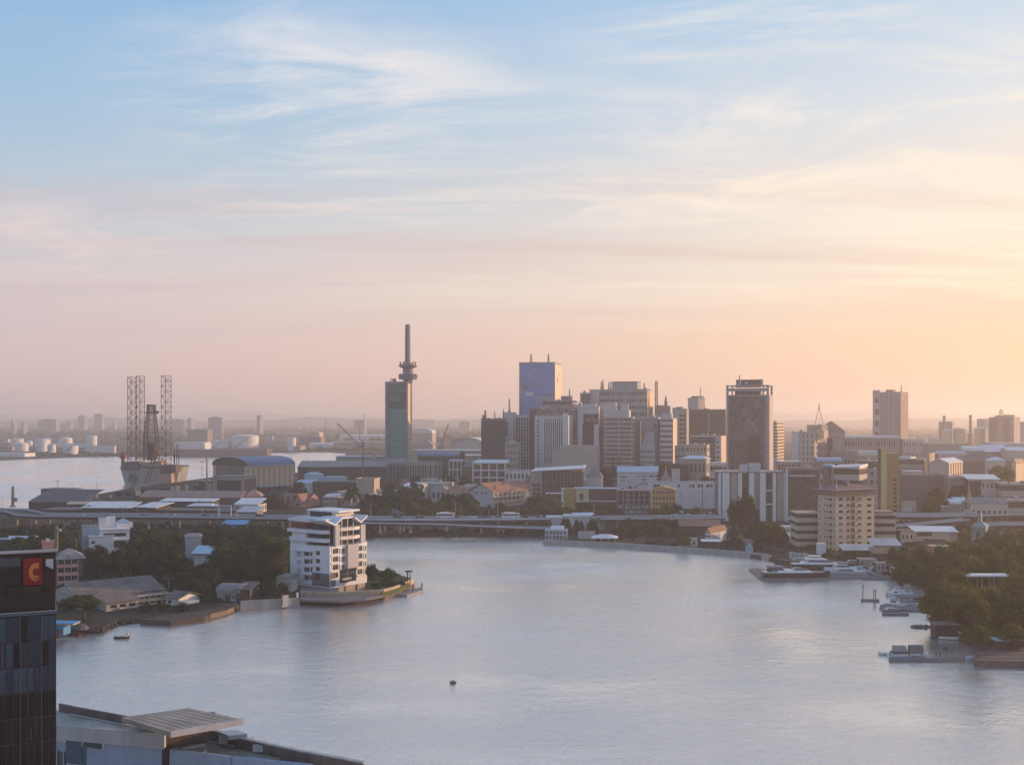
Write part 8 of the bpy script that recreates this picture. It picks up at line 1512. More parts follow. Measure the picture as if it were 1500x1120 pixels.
# tumbledown bank under the trees
t = thing('boat_house', 'dark ramshackle boat house on the bank under the trees', 'boathouse', gp(1384, 932)); link('wall', MB().box(-3, 3.4, -1.5, 3, 0, 3.6).mesh('wall', DARK), t); link('roof', MB().box(-3.4, 3.8, -2, 3.4, 3.61, 3.95).mesh('roof', mat((.24, .21, .2), .8, .3)), t); link('fender_tyre', MB().lathe([(.9, 0), (1.2, .25), (.9, .5)], (-3.6, -2), 12).mesh('fender_tyre', HD), t)
boat('white canoe standing on end beside the ramshackle boat house', 1403, 932, 5.5, 1.1, .5, 80, HW, 'canoe', z=1.2); t = boat('white skiff lying along the foreshore below the boat house', 1393, 937, 6.5, 1.5, .5, -18, HW, 'skiff', z=.3)
b = small('shed', 'small grey roofed shed on the bank among overhanging branches', 'shed', 1391, 1403, 1407, 897, 340, -10, DARKB, RGREY, 'shed', 1.0, d=6, over=.8); b.done(); small('shed', 'second small grey roof right of the shed under the trees', 'shed', 1410, 1422, 1424, 897, 345, 6, DARKB, RGREY, 'flat', d=4, over=.6).done()
t = thing('ramp', 'sloping brown slipway down to the water by the white canoe', 'slipway', gp(1412, 934)); M = MB(); a = [gp(1404, 937, 0), gp(1424, 937, .4), gp(1423, 918, 2.2), gp(1407, 918, 2.2)]; M.prism([(p.x - t.location.x, p.y - t.location.y) for p in a], -1.0, [0.2, .4, 2.4, 2.4]); link('surface', M.mesh('surface', mat((.15, .11, .10), .9, .3, .3)), t)
# lower right pontoon, covered boats, barge
t = thing('pontoon', 'low grey pontoon with covered boats at the lower right', 'pontoon', gp(1340, 963))
px_slab(t, 'deck', GREYD, ((1302, 964.8), (1381, 965.2), (1381, 962.5), (1303, 961)), .7, .7, -.2); px_slab(t, 'walkway', WOODD, ((1381, 963.5), (1414, 964), (1414, 960.5), (1381, 961)), .8, .8, -.1); px_slab(t, 'landing', CONCL, ((1414, 964), (1428, 964), (1428, 959.5), (1414, 959.5)), .9, .9, -.2)
for px, py in ((1304, 960), (1371, 958), (1377, 958), (1350, 960), (1332, 961)): p = gp(px, py, .7) - t.location; link('post', MB().box(p.x - .15, p.x + .15, p.y - .15, p.y + .15, -1, 2.0).mesh('post', CONCD), t)
t = boat('covered grey boat at the left of the lower right pontoon', 1317, 960.5, 6.4, 2.2, .8, 2, HW, 'covered_boat', cabin=(('cover', mat((.30, .31, .34), .7), -1.6, 1.9, 1.0, 1.3, 2.75, .25), ('hull_band', HD, -1.8, 2.4, .95, .82, 1.29, .3)))
t = boat('boat under a dark grey boxy canopy at the lower right pontoon', 1342, 960.5, 6.4, 2.2, .8, 2, HW, 'covered_boat', cabin=(('canopy', mat((.17, .17, .185), .7), -1.9, 1.7, 1.05, .9, 2.85, .15),))
t = boat('low white launch on the outer side of the lower right pontoon', 1318, 964.0, 6, 1.6, .6, 1, HW, 'launch', deck=mat((.5, .52, .55), .6)); t = boat('little open boat at the outer left tip of the lower pontoon', 1297, 958.5, 4, 1.4, .6, 175, HW, 'dinghy')
t = thing('barge_quay', 'dark planked quay platform at the lower right edge', 'quay', gp(1460, 968)); px_slab(t, 'deck', mat((.13, .105, .10), .9, .3, .4), ((1427, 967), (1560, 969), (1560, 948), (1470, 945), (1427, 957)), 1.6, 1.6, -.5)
for k in range(12): px_wall(t, 'plank', mat((.20, .165, .155), .9, .3, .4), (1427 + k * 9, 963.5), (1435.6 + k * 9, 963.6), 1.6, 1.75, .5, 1.6); px_wall(t, 'plank', mat((.17, .14, .13), .9, .3, .4), (1427 + k * 9, 958), (1435.6 + k * 9, 958.1), 1.6, 1.72, .6, 1.6)
t = thing('kiosk', 'black kiosk with a pale blue overhanging roof on the planked quay', 'kiosk', gp(1483, 951, 1.6)); link('wall', MB().box(-3.4, 6, 0, 4, 0.6, 2.4).mesh('wall', DARK), t); link('post', MB().box(-.6, 1.2, .6, 2.4, 0, .59).mesh('post', DARK), t); link('roof', MB().prism([(-4.6, -.8), (7, -.8), (7, 4.6), (-4.6, 4.6)], [2.41] * 4, [2.75, 3.0, 3.0, 2.75]).mesh('roof', RLBLUE), t)
t = boat('small white topped boat drawn up at the left end of the planked quay', 1435, 948, 4.6, 1.6, .6, 5, DARK, 'dinghy', cabin=(('cover', HW, -2.2, 2.2, .8, 1.3, 1.7, .4), ('cabin', DARK, -1.6, 1.6, .7, .6, 1.28, .2)), z=1.4)
# lamp posts along the raised road and waterfront
n = 0
for px, yb, yt, D, lab in ((667, 760, 735, 600, 'pale lamp post left on the raised road below the pink house'), (729, 760, 738, 600, 'lamp post on the raised road below the white veranda house'), (716, 760, 745, 600, 'short lamp post on the raised road left of the taller one'), (870, 757, 739, 606, 'lamp post on the white bridge piers'), (918, 757, 722, 625, 'pale lamp post in front of the concrete frame block'), (898, 757, 752, 606, 'short post on the road right of the white piers'), (1027, 757, 735, 630, 'thin post by the pale roof with tanks'), (1016, 716, 692, 800, 'white post among trees right of the small chapel'), (928.5, 716, 702, 780, 'double headed lamp in front of the white riverside building'), (634, 760, 748, 600, 'thin post on the raised road left end of the creek'), (543, 758, 738, 605, 'pale post right of the white flats roof'), (1455, 850, 836, 400, 'thin lamp post in the right bank trees'), (247, 862, 848, 385, 'thin mast in the trees behind the annexe'), (112, 806, 790, 470, 'white post left of the white villa'), (357, 846, 832, 410, 'pale post in the trees above the rounded shed')):
    lamp(lab, px, yb, yt, D, arms=1 if n % 3 else 2, thick=.2); n += 1
# vehicles on the raised road
def vehicle(lab, px, py, z, kind, m, cat, rz=0):
    p = gp(px, py, z); t = thing(kind, lab, cat, p, R(rz)); L, Wd, hh = (9.5, 2.5, 2.9) if kind == 'bus' else (4.4, 1.8, 1.0)
    link('body', MB().box(-L / 2, L / 2, 0, Wd, .35, hh).mesh('body', m), t); link('cabin', MB().add([(-L * .4, .1, hh + .001), (L * .28, .1, hh + .001), (L * .28, Wd - .1, hh + .001), (-L * .4, Wd - .1, hh + .001), (-L * .3, .2, hh + .5), (L * .12, .2, hh + .5), (L * .12, Wd - .2, hh + .5), (-L * .3, Wd - .2, hh + .5)], BOXF).mesh('cabin', GLB if kind == 'car' else m), t)
    for x in (-L * .32, L * .32):
        for y in (.12, Wd - .12): link('wheel', MB().tube((x, y - .12, .35), (x, y + .12, .35), .35, n=10).mesh('wheel', DARK), t)
    if kind == 'bus': link('window_band', MB().box(-L * .46, L * .46, -.02, Wd + .02, 1.5, 2.4).mesh('window_band', GLB), t)
for lab, px, rz, kind, m in (('white bus on the raised road below the pink house', 652, 0, 'bus', HW), ('white car following the bus on the raised road', 690, 0, 'car', HW), ('dark car on the raised road left of the white flats', 300, 1, 'car', HD), ('silver car on the raised road at the port side', 240, 0, 'car', mat((.45, .46, .48), .35)), ('white van on the raised road right of the creek middle', 748, 0, 'bus', HW), ('pale car on the raised road above the slip road end', 780, 0, 'car', mat((.5, .5, .5), .35)), ('white car near the curve of the raised road', 118, 0, 'car', HW)):
    z = 8.5; py = 612 + (H - z) * F / 675; vehicle(lab, px, 759.0 if px > 400 else 756.2, 8.52, kind, m, 'bus' if kind == 'bus' else 'car', rz)
# ------------------------------------------------------------------ trees
def crown_mesh(seed, kind='round', leaves=2300):
    """a crown of unit size: boughs of leaf sprays with sky gaps; dark inner twigs keep it from being hollow"""
    rn = random.Random(seed); M = MB(); clumps = []
    for k in range(26 if kind != 'spread' else 30):
        for _ in range(20):
            a, u = rn.uniform(0, 2 * math.pi), rn.uniform(-0.75, 1.0); r = rn.uniform(0.35, 0.80)
            s = math.sqrt(max(0, 1 - u * u)); c = Vector((math.cos(a) * s * r, math.sin(a) * s * r, u * r * 0.85))
            if kind == 'spread' and c.z < -0.25: continue
            if kind == 'tall' and c.z < -0.7: continue
            break
        rad = rn.uniform(0.20, 0.38) * (0.85 if kind == 'tall' else 1)
        if kind == 'spread': c.z *= 0.7; rad *= 0.9
        clumps.append((c, rad))
    for c, rad in clumps:         # inner mass
        j = rn.uniform(.68, .8); M.add([c + Vector((p.x * rad * j * rn.uniform(.75, 1.2), p.y * rad * j * rn.uniform(.75, 1.2), p.z * rad * j * .8 * rn.uniform(.75, 1.2))) for p in iv], jf)
    per = leaves // len(clumps)
    for c, rad in clumps:
        for k in range(per):
            d = Vector((rn.gauss(0, 1), rn.gauss(0, 1), rn.gauss(.15, 1))).normalized(); p = c + d * rad * rn.uniform(.62, 1.12); p.z = p.z * .95
            n = (d + Vector((rn.gauss(0, .6), rn.gauss(0, .6), rn.gauss(0.3, .6)))).normalized(); u = n.cross(Vector((rn.gauss(0, 1), rn.gauss(0, 1), rn.gauss(0, 1)))).normalized(); w = n.cross(u); s = rn.uniform(.028, .062)
            M.add([p - u * s * 1.5, p + w * s * .75, p + u * s * 1.5, p - w * s * .75], [(0, 1, 2, 3)])
    return M
CROWN = {}
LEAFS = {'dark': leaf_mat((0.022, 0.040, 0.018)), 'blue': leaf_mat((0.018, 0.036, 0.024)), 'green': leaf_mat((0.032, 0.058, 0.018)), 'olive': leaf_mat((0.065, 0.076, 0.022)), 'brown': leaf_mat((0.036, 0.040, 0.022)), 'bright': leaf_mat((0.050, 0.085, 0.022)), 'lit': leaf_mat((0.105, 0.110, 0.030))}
BARK = mat((0.075, 0.058, 0.045), 0.95, 0.3, 1.5)
VAR = {'round': [1, 2, 3, 4, 5], 'spread': [11, 12, 13], 'tall': [21, 22]}
rt = random.Random(77)
def crown(kind, v, tint):
    k = (kind, v, tint)
    if k not in CROWN:
        if (kind, v) not in CROWN: CROWN[(kind, v)] = crown_mesh(v, kind)
        CROWN[k] = CROWN[(kind, v)].mesh('crown', LEAFS[tint])
    return CROWN[k]
TRUNK = {}
def trunk_mesh(v):
    if v not in TRUNK:
        rn = random.Random(v); M = MB(); x = y = 0.0; p = Vector((0, 0, 0))
        for k in range(3): q = Vector((p.x + rn.uniform(-.05, .05), p.y + rn.uniform(-.05, .05), (k + 1) / 3 * .62)); M.tube(p, q, .055 - .012 * k, .043 - .012 * k, 7); p = q
        for k in range(6): a = rn.uniform(0, 6.28); q = Vector((p.x + math.cos(a) * rn.uniform(.2, .4), p.y + math.sin(a) * rn.uniform(.2, .4), rn.uniform(.75, .98))); M.tube(p - Vector((0, 0, rn.uniform(0, .18))), q, .024, .008, 5)
        TRUNK[v] = M.mesh('trunk', BARK)
    return TRUNK[v]
TREES = []
def tree(px, yt, wpx, D, tint='dark', kind='round', label=None, cat='tree', hpx=None, z0=1.5, group=None, name='tree'):
    """crown top at row yt, crown width in photo pixels at distance D"""
    rx = wpx / 2 / F * D; top = zat(yt, D); H_ = max(2.5, top - z0)
    ch = (hpx / F * D) if hpx else min(H_ * .86, rx * (2.0 if kind == 'round' else 1.15 if kind == 'spread' else 4.5))
    t = thing(name, label, cat, (xat(px, D), D, z0), 0, group); t['px'] = (px, yt + ch / 2 / D * F)
    v = rt.choice(VAR[kind]); c = link('crown', crown(kind, v, tint), t, (0, 0, H_ - ch * .46)); c.scale = (rx, rx * rt.uniform(.85, 1.1), ch * .54); c.rotation_euler = (0, 0, rt.uniform(0, 6.28))
    k = link('trunk', trunk_mesh(rt.choice((1, 2, 3))), t); k.scale = (max(2.5, rx * 1.1), max(2.5, rx * 1.1), max(1.5, H_ - ch * .35)); k.rotation_euler = (0, 0, rt.uniform(0, 6.28))
    TREES.append(t); return t
def bush(*a, **k): return tree(*a, cat='shrub', name='shrub', **k)
# boulders and rubble along the natural banks: one heap nobody could count
M = MB(); rq = random.Random(5)
for seg in ([(60, 940), (88, 931), (150, 926), (172, 914), (215, 910), (262, 909), (300, 903), (350, 889)], [(203, 907), (250, 910), (300, 904), (349, 888)], [(1362, 860), (1366, 880), (1372, 896), (1388, 908), (1384, 925), (1410, 940), (1432, 948)], [(1128, 820), (1150, 829), (1200, 833), (1290, 837), (1330, 848), (1362, 860)], [(536, 836), (505, 826), (490, 802), (500, 789), (560, 787), (700, 786), (795, 787)]):
    for p, q in zip(seg, seg[1:]):
        a, c = gp(*p), gp(*q); n = int((c - a).length * 1.6)
        for k in range(n):
            w = a.lerp(c, rq.random()); r = rq.uniform(.3, 1.1); x, y, z = w.x + rq.uniform(-1, .6), w.y + rq.uniform(-1.2, 1.2), rq.uniform(-.2, .9); M.add([(x + v.x * r * rq.uniform(.7, 1.3), y + v.y * r * rq.uniform(.7, 1.3), z + v.z * r * .7) for v in iv], jf)
link('rubble', M.mesh('rubble', mat((.06, .05, .045), .95, .4, .6)), None, kind='stuff')
# named trees
tree(124, 865, 84, 336, 'green', 'spread', 'wide umbrella shaped green tree in front of the ridged roof building', hpx=40)
tree(292, 845, 52, 372, 'green', 'round', 'green tree on the left shore tip beside the annexe', hpx=46); tree(285, 862, 44, 368, 'blue', 'round', 'low dark tree just below the green shore tip tree', hpx=30)
tree(567, 829, 40, 400, 'bright', 'spread', 'small bright green tree on the lawn of the point', hpx=28, z0=2.6); tree(545, 823, 24, 394, 'green', 'round', 'small dark tree against the right wall of the white flats', hpx=36, z0=2.6); bush(588, 851, 14, 394, 'green', 'round', label='small bush near the tip of the point lawn', hpx=12, z0=2.6); bush(572, 846, 36, 398, 'olive', 'round', label='low hedge clump along the lawn of the point', hpx=14, z0=2.6); bush(527, 858, 18, 388, 'dark', 'round', label='dark bush at the foot of the white flats entrance', hpx=18, z0=2.2); bush(552, 860, 18, 389, 'green', 'round', label='round bush beside the tan quay gate on the point', hpx=14, z0=2.6)
tree(395, 779, 58, 420, 'olive', 'round', 'big olive tree standing left of the white flats', hpx=80); tree(430, 806, 18, 405, 'dark', 'round', 'narrow dark tree overlapping the left edge of the white flats', hpx=52); tree(418, 843, 40, 398, 'dark', 'round', 'black rounded tree at the water left of the white motor boat', hpx=44); tree(378, 842, 48, 396, 'dark', 'round', 'dark tree above the sea wall left of the black rounded tree', hpx=42)
tree(398, 720, 46, 745, 'dark', 'round', 'dark round tree in front of the pink hip roofed hall', hpx=46); tree(1092, 714, 32, 600, 'brown', 'tall', 'tall dark columnar tree in front of the white finned podium', hpx=78); tree(1075, 728, 22, 604, 'brown', 'tall', 'thinner columnar tree left of the tall columnar tree', hpx=60); tree(1106, 738, 16, 602, 'brown', 'tall', 'slim ragged tree right of the tall columnar tree', hpx=52)
tree(1124, 761, 52, 548, 'olive', 'round', 'round olive tree in front of the finned podium right part', hpx=48); tree(1150, 778, 26, 545, 'dark', 'round', 'dark tree between the olive tree and the hotel wing', hpx=26); tree(1068, 780, 28, 565, 'olive', 'round', 'ball shaped tree on the promenade', hpx=26); tree(1146, 802, 20, 520, 'dark', 'round', 'low bush tree at the right end of the promenade', hpx=20)
for i, (px, yt, w, h) in enumerate(((829, 756, 18, 38), (848, 759, 20, 40), (868, 757, 24, 40))): tree(px, yt, w, 586, 'brown', 'round', ('left of three dark trees before the white bridge piers', 'middle of three dark trees before the white bridge piers', 'right and roundest of three dark trees before the white bridge piers')[i], hpx=h)
tree(1332, 747, 22, 655, 'brown', 'round', 'dark tree left of the plain cream wall by the yellow slab', hpx=28); tree(1367, 724, 46, 650, 'olive', 'round', 'large domed tree right of the plain cream wall', hpx=48); tree(1312, 743, 10, 655, 'brown', 'tall', 'thin dark tree at the foot of the yellow slab', hpx=26); tree(1468, 680, 40, 850, 'olive', 'round', 'dark tree mass in front of the dark hipped hall at the right', hpx=32)
tree(22, 747, 0.001 + 24, 690, 'dark', 'round', 'small round tree at the far left bend of the raised road', hpx=16) ; tree(128, 739, 20, 700, 'dark', 'round', 'dark tree behind the road left of the white patched shed', hpx=22)
# groves: (columns, rows, count, distances, tints)
def grove(n, x0, x1, y0, y1, w0, w1, Df, tints, kinds=('round', 'round', 'spread'), h=1.0, group=None, skip=None, seed=1, z0=1.5, th=(9.5, 14)):
    rn = random.Random(seed); spots = []
    for k in range(n * 60):
        if len(spots) >= n: break
        px = rn.uniform(x0, x1); f = rn.random(); yt = y0 + (y1 - y0) * f; w = rn.uniform(w0, w1)
        if skip and skip(px, yt): continue
        if any(abs(px - a) < .46 * (w + c) / 2 and abs(yt - b_) < .24 * w for a, b_, c in spots): continue
        spots.append((px, yt, w))
    for px, yt, w in sorted(spots, key=lambda s: s[1]): tree(px, yt, w, Df(yt) * rn.uniform(.985, 1.015) if Df else (H - 1.5 - rn.uniform(*th)) * F / (yt - HY), rn.choice(tints), rn.choice(kinds), None, hpx=w * rn.uniform(.75, 1.15) * h, z0=z0, group=group)
DT = ('dark', 'dark', 'blue', 'green', 'brown')
boxes = lambda *bs: (lambda x, y: any(a < x < c and b_ < y < d for a, b_, c, d in bs))
grove(86, -10, 432, 768, 824, 32, 58, None, DT, skip=boxes((98, 745, 196, 796), (262, 774, 322, 812), (60, 775, 126, 860), (60, 815, 290, 900), (395, 760, 480, 870), (-20, 805, 90, 900)), seed=3, h=1.15, group='trees of the left bank grove')
grove(20, 130, 420, 832, 851, 26, 42, None, DT, skip=boxes((60, 830, 260, 900), (300, 852, 372, 900), (415, 840, 500, 900)), seed=4, th=(5, 8), group='trees of the left bank grove')
grove(10, 0, 100, 775, 800, 28, 44, None, DT, seed=5, group='trees at the far left under the road', skip=boxes((-30, 780, 34, 800)))
grove(16, 290, 440, 764, 776, 22, 36, lambda y: 575, DT, seed=6, group='trees under the raised road')
grove(50, 540, 805, 720, 745, 28, 48, lambda y: 690 - (y - 720) * 2.4, ('olive', 'dark', 'green', 'olive'), skip=boxes((568, 728, 606, 752), (690, 700, 780, 733)), seed=7, group='trees along the far side of the raised road')
grove(26, 800, 1050, 735, 753, 26, 44, lambda y: 680 - (y - 735) * 2.2, ('olive', 'brown', 'green', 'olive'), skip=boxes((905, 715, 958, 748), (985, 749, 1055, 770)), seed=8, group='trees along the far side of the raised road')
grove(16, 908, 1000, 753, 768, 30, 48, lambda y: 592 - (y - 753) * 1.6, ('olive', 'olive', 'brown'), seed=9, group='bushy trees on the promenade')
grove(14, 430, 610, 704, 722, 20, 34, lambda y: 830 - (y - 704) * 4, DT, skip=boxes((444, 690, 506, 724), (522, 700, 562, 735)), seed=10, group='trees between the port and the green tower')
grove(18, 540, 800, 768, 776, 18, 30, lambda y: 598, ('dark', 'dark', 'brown'), seed=31, group='trees in the shade under the raised road')
grove(10, 1000, 1150, 772, 783, 16, 28, None, ('dark', 'olive', 'brown'), seed=32, th=(5, 7), group='bushes along the promenade', skip=boxes((1030, 770, 1068, 800)))
grove(8, 595, 690, 693, 712, 18, 30, lambda y: 880, ('olive', 'dark', 'brown'), seed=12, group='trees below the green tower')
grove(9, 860, 1045, 676, 698, 22, 32, lambda y: 850, ('olive', 'brown'), skip=boxes((904, 680, 1000, 720)), seed=13, group='trees among the city blocks')
grove(8, 1355, 1470, 700, 752, 18, 28, lambda y: 720 - (y - 700) * 1.5, ('olive', 'brown', 'olive'), seed=14, group='trees among the right side houses', skip=boxes((1418, 690, 1475, 752)))
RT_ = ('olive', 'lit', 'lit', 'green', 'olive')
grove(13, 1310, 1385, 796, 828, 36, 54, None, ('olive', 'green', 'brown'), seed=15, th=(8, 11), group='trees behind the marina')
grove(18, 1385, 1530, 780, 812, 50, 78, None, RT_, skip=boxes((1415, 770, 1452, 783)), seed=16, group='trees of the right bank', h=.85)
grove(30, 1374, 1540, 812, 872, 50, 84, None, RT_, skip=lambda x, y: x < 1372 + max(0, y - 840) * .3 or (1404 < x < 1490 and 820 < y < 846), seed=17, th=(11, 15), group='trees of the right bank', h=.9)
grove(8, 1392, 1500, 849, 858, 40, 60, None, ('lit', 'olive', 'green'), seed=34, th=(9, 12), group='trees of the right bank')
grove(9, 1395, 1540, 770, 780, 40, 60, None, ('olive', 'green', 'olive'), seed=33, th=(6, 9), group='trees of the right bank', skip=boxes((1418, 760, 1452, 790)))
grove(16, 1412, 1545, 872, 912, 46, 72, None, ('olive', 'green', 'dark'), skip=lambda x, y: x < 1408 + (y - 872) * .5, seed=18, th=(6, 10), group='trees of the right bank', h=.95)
tree(1378, 893, 30, 338, 'brown', 'spread', 'low branches hanging over the water by the small grey sheds', hpx=18); tree(1412, 905, 34, 330, 'green', 'round', 'leafy clump over the slipway', hpx=26); tree(1364, 866, 26, 372, 'green', 'round', 'leafy tree at the water behind the dark launches', hpx=30); tree(1358, 846, 30, 400, 'olive', 'round', 'tree on the marina bank edge left of the right bank grove', hpx=28)
t = thing('canopy', 'white flat canopy roof glimpsed in the right bank trees', 'canopy', at(1446, 843, 362)); link('roof', MB().prism([(-7.3, -1.5), (7.3, -1.0), (7.3, 4), (-7.3, 3.5)], -0.15, 0.35).mesh('roof', RWHITE), t); [link('post', MB().box(x, x + .3, y, y + .3, -t.location.z, -.16).mesh('post', CONC), t) for x in (-6.8, -2, 2, 6.5) for y in (-.5, 3)]
for i, (px, yt, w) in enumerate(((264, 884, 26), (240, 888, 22), (215, 893, 24))): bush(px, yt, w, 350, 'dark', 'round', label=('dark shrub on the left shore below the annexe', 'dark shrub in front of the porch of the ridged roof building', 'dark shrub at the corner of the ridged roof building')[i], hpx=14)
bush(92, 1101, 20, 150, 'blue', 'round', label='dark tree top between the brown tower and the grey blue building', hpx=40)
bush(1250, 806, 30, 470, 'dark', 'spread', label='dark hedge at the foot of the hotel', hpx=12); bush(1190, 797, 30, 515, 'dark', 'spread', label='dark hedge below the left hotel wing', hpx=12)
# ------------------------------------------------------------------ small roofs that fill the streets between the named buildings
def fill(n, x0, x1, Ds, seed, group, skip=None, wpx=(14, 34), hh=(5, 12)):
    rn = random.Random(seed); out = []
    for k in range(n * 30):
        if len(out) >= n: break
        px = rn.uniform(x0, x1); D = rn.uniform(*Ds) if isinstance(Ds, tuple) else Ds; w = rn.uniform(*wpx); hgt = rn.uniform(*hh); yt = HY + (H - 1.5 - hgt) * F / D
        if skip and skip(px, yt): continue
        if taken(xat(px, D), D + 6, w / 2 / F * D * 1.05): continue
        out.append((px, w, D))
        wall = rn.choice((PALE, WARMG, BRN, CONCL, CREAM, WHITE2, TAUPE, MAUVE, WARMG)); rf = rn.choice((RWHITE, RMETAL, RRUST, RGREY, ROOFC, ROOFC, TILEB, RRUST)); kd = rn.choice(('flat', 'flat', 'gable', 'gable', 'shed'))
        nm = {'flat': 'block', 'gable': 'house', 'shed': 'shed'}[kd]
        b = small(nm, None, {'block': 'building', 'house': 'house', 'shed': 'shed'}[nm], px - w / 2, px + w * .34, px + w * .5, yt, D, rn.uniform(7, 26), wall, rf, kd, rn.uniform(1.5, 3.5), d=rn.uniform(7, 14), win=rn.randint(3, 7) if rn.random() < .75 else 0, rows=max(1, int(hgt / 3.2)), wf=rn.uniform(.35, .6), hf=.42, hip=rn.choice((0, 3)) if kd == 'gable' else 0, par=.6 if kd == 'flat' else 0, clut=rn.randint(0, 3) if kd == 'flat' else 0, group=group)
        b.root['px'] = (px, yt); FILL.append((b.root, {RWHITE: 'white', RMETAL: 'pale grey', RRUST: 'rusty', RGREY: 'grey', ROOFC: 'dull flat', TILEB: 'brown tiled'}[rf], {'flat': 'flat roofed block', 'gable': 'gabled house', 'shed': 'shed'}[kd])); b.done()
FILL = []
fill(75, 1140, 1520, (850, 1250), 21, 'houses of the right side streets', boxes((1158, 600, 1222, 672), (1276, 600, 1332, 646)))
fill(60, 1200, 1520, (1250, 1750), 22, 'hazy houses of the right side', wpx=(10, 22), hh=(6, 14))
fill(26, 1205, 1500, (640, 880), 23, 'houses of the right side streets', boxes((1285, 600, 1300, 760)))
fill(30, 600, 1050, (790, 960), 24, 'small buildings of the city centre', boxes((688, 690, 790, 740), (905, 684, 1052, 752)), hh=(5, 10))
fill(20, 590, 720, (960, 1300), 25, 'small buildings of the city centre', boxes((560, 600, 606, 720)), wpx=(12, 26), hh=(5, 11))
fill(7, 380, 560, (760, 860), 26, 'small port buildings', boxes((205, 715, 385, 735), (405, 700, 470, 760), (305, 660, 435, 716)), wpx=(12, 26), hh=(4, 7))
fill(30, 1100, 1520, (1800, 2900), 27, 'far hazy buildings', wpx=(8, 18), hh=(8, 22)); fill(20, -40, 760, (2500, 3600), 28, 'far hazy buildings', wpx=(6, 14), hh=(6, 16))

# low scrub between the trees and houses of both banks
M = MB(); rq = random.Random(9); k = 0
while k < 2600:
    if rq.random() < .62: px, py = rq.uniform(60, 545), rq.uniform(768, 884)
    else: px, py = rq.uniform(905, 1540), rq.uniform(768, 940)
    if px > 905 and (py > 800 - (1000 - px) * .06 + max(0, px - 1100) * .07 and px < 1385 or px > 1385 and py > 905 + (px - 1385) * .35): continue
    if px < 545 and (py > 905 - px * .04 - 10 or (px > 430 and py > 786)): continue
    g = gp(px, py, 1.5); r = rq.uniform(.7, 2.0)
    k += 1
    if taken(g.x, g.y, r): continue
    M.add([(g.x + v.x * r * rq.uniform(.7, 1.4), g.y + v.y * r * rq.uniform(.7, 1.4), 1.6 + (v.z + .5) * r * rq.uniform(.5, 1.0)) for v in iv], jf)
link('undergrowth', M.mesh('undergrowth', LEAFS['dark']), None, kind='stuff')
CARS = []
for k in range(16):
    px = rq.uniform(130, 790); vehicle(None, px, 758.6 if px > 400 else 756.4, 8.52, 'car', rq.choice((HW, HD, CONC, RUSTY, CONCD)), 'car', 0)
for o in bpy.data.objects:
    if o.name.startswith('car') and o.parent is None and not o.get('label') and o.get('category') == 'car': CARS.append(o); o['px'] = (CX + o.location.x / o.location.y * F, 757); o['group'] = 'cars on the raised road'
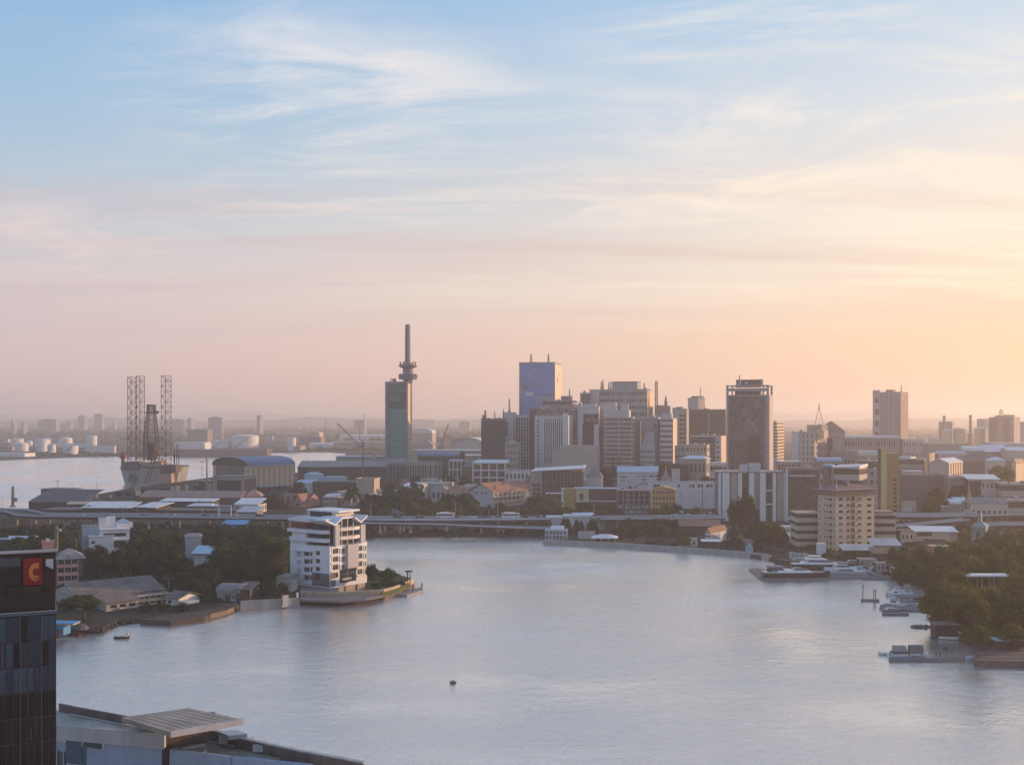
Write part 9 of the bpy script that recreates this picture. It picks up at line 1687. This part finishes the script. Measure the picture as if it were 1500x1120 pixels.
# ------------------------------------------------------------------ say which tree or small building is which
MARKS = []
for o in bpy.data.objects:
    if o.parent is None and o.get('label') and o.get('category') and 'px' not in o and o.location.y > 50:
        x = CX + o.location.x / o.location.y * F; top = max([(c.location.z + max((v[2] * c.scale[2] for v in c.bound_box), default=0)) for c in o.children] or [0]); y = HY - (o.location.z + top * .6 - H) / o.location.y * F
        if 0 < x < 1500: MARKS.append((x, y, o['label']))
SHORT = [('white waterside flats', 482, 810), ('white villa', 145, 785), ('ridged roof boathouse', 160, 870), ('pale blue roof', 300, 807), ('brown house with balconies', 104, 830), ('red sign', 48, 836), ('rounded grey shed', 335, 868), ('port shed', 200, 722), ('blue barrel roof', 370, 690), ('pink church', 436, 738), ('green glass tower', 584, 640), ('beige block', 540, 715),
    ('light blue house', 460, 700), ('peaked pale blue house', 588, 745), ('terracotta roofed house', 732, 725), ('blue banner tower', 790, 580), ('black banner', 864, 630), ('concrete frame block', 930, 735), ('orange apartment block', 974, 732), ('white paired window building', 1000, 718), ('white bridge piers', 850, 765), ('white marquee', 888, 790), ('finned podium', 1100, 725), ('tall glass tower', 1098, 620),
    ('cream hotel', 1240, 765), ('yellow slab', 1295, 700), ('lone tall tower', 1304, 610), ('white block with golden wing', 1182, 652), ('blue barrel roofed block', 1216, 680), ('long white roofed hall', 1270, 646), ('wide brown block', 1350, 716), ('golden gabled building', 1388, 690), ('brown banded block', 1342, 682), ('dark hipped hall', 1448, 672), ('tilted white roof', 1445, 715), ('stone column', 1420, 730), ('teal pavilion', 1436, 770),
    ('long cream shed', 1375, 785), ('left chimney', 1383, 625), ('broad hazy office', 1470, 628), ('middle right jetty', 1315, 880), ('big yachts', 1180, 838), ('planked quay', 1465, 955), ('white canopy in the trees', 1446, 842), ('slipway', 1413, 925), ('jack up rig', 218, 640), ('domed far tanks', 60, 652), ('dark moored ship', 328, 662), ('harbour crane', 515, 645), ('mural wall', 836, 726), ('frame of the slip road', 700, 770), ('white pillared building', 622, 690), ('dark office block', 722, 650)]
USED = {o['label'] for o in bpy.data.objects if o.get('label')}
def where(px, py):
    out = []
    for nm, x, y in sorted(SHORT, key=lambda s: math.hypot(s[1] - px, (s[2] - py) * 1.6))[:7]:
        dx, dy = px - x, py - y; h = 'left of' if dx < 0 else 'right of'; v = 'above' if dy < 0 else 'below'
        if abs(dx) < 16: r = ('just ' if abs(dy) < 30 else 'well ') + v
        elif abs(dy) < 7: r = ('close ' if abs(dx) < 45 else 'well ') + h
        else: r = v + ' and ' + h
        out.append(r + ' the ' + nm)
    return out
def name_it(o, heads):
    px, py = o['px']; ws = where(px, py)
    for two in (False, True):
        for i, a in enumerate(ws):
            for hd in heads:
                if not two: c = f'{hd} {a}'
                else:
                    for bb in ws[i + 1:]:
                        c = f'{hd} {a}, {bb}'
                        if c not in USED and len(c.split()) <= 16: break
                if c not in USED and 4 <= len(c.split()) <= 16: USED.add(c); o['label'] = c; return
    o['label'] = f'{heads[0]} {ws[0]}'
TN = {'dark': 'dark', 'blue': 'blue green', 'green': 'green', 'olive': 'olive', 'brown': 'brownish', 'lit': 'yellow green', 'bright': 'bright green'}
for t in TREES:
    if not t.get('label'):
        c = [k for k in t.children if k.name.startswith('crown')][0]; tint = next(k for k, m in LEAFS.items() if c.data.materials[0] == m); flat = c.scale[2] < c.scale[0] * .8; big = c.scale[0] > 9
        s = 'spreading' if flat else 'rounded'; z = 'large' if big else 'small' if c.scale[0] < 5.5 else 'leafy'
        name_it(t, [f'{z} {TN[tint]} {s} tree', f'{TN[tint]} {s} tree'])
for o in CARS: name_it(o, ['small car on the raised road'])
for o, rf, kd in FILL: name_it(o, [f'{rf} {kd}' if rf.endswith('flat') else f'{rf} roofed {kd.replace("flat roofed ", "")}', f'small {kd} with a {rf} roof'])
for o in bpy.data.objects:
    if 'px' in o: del o['px']
haze()
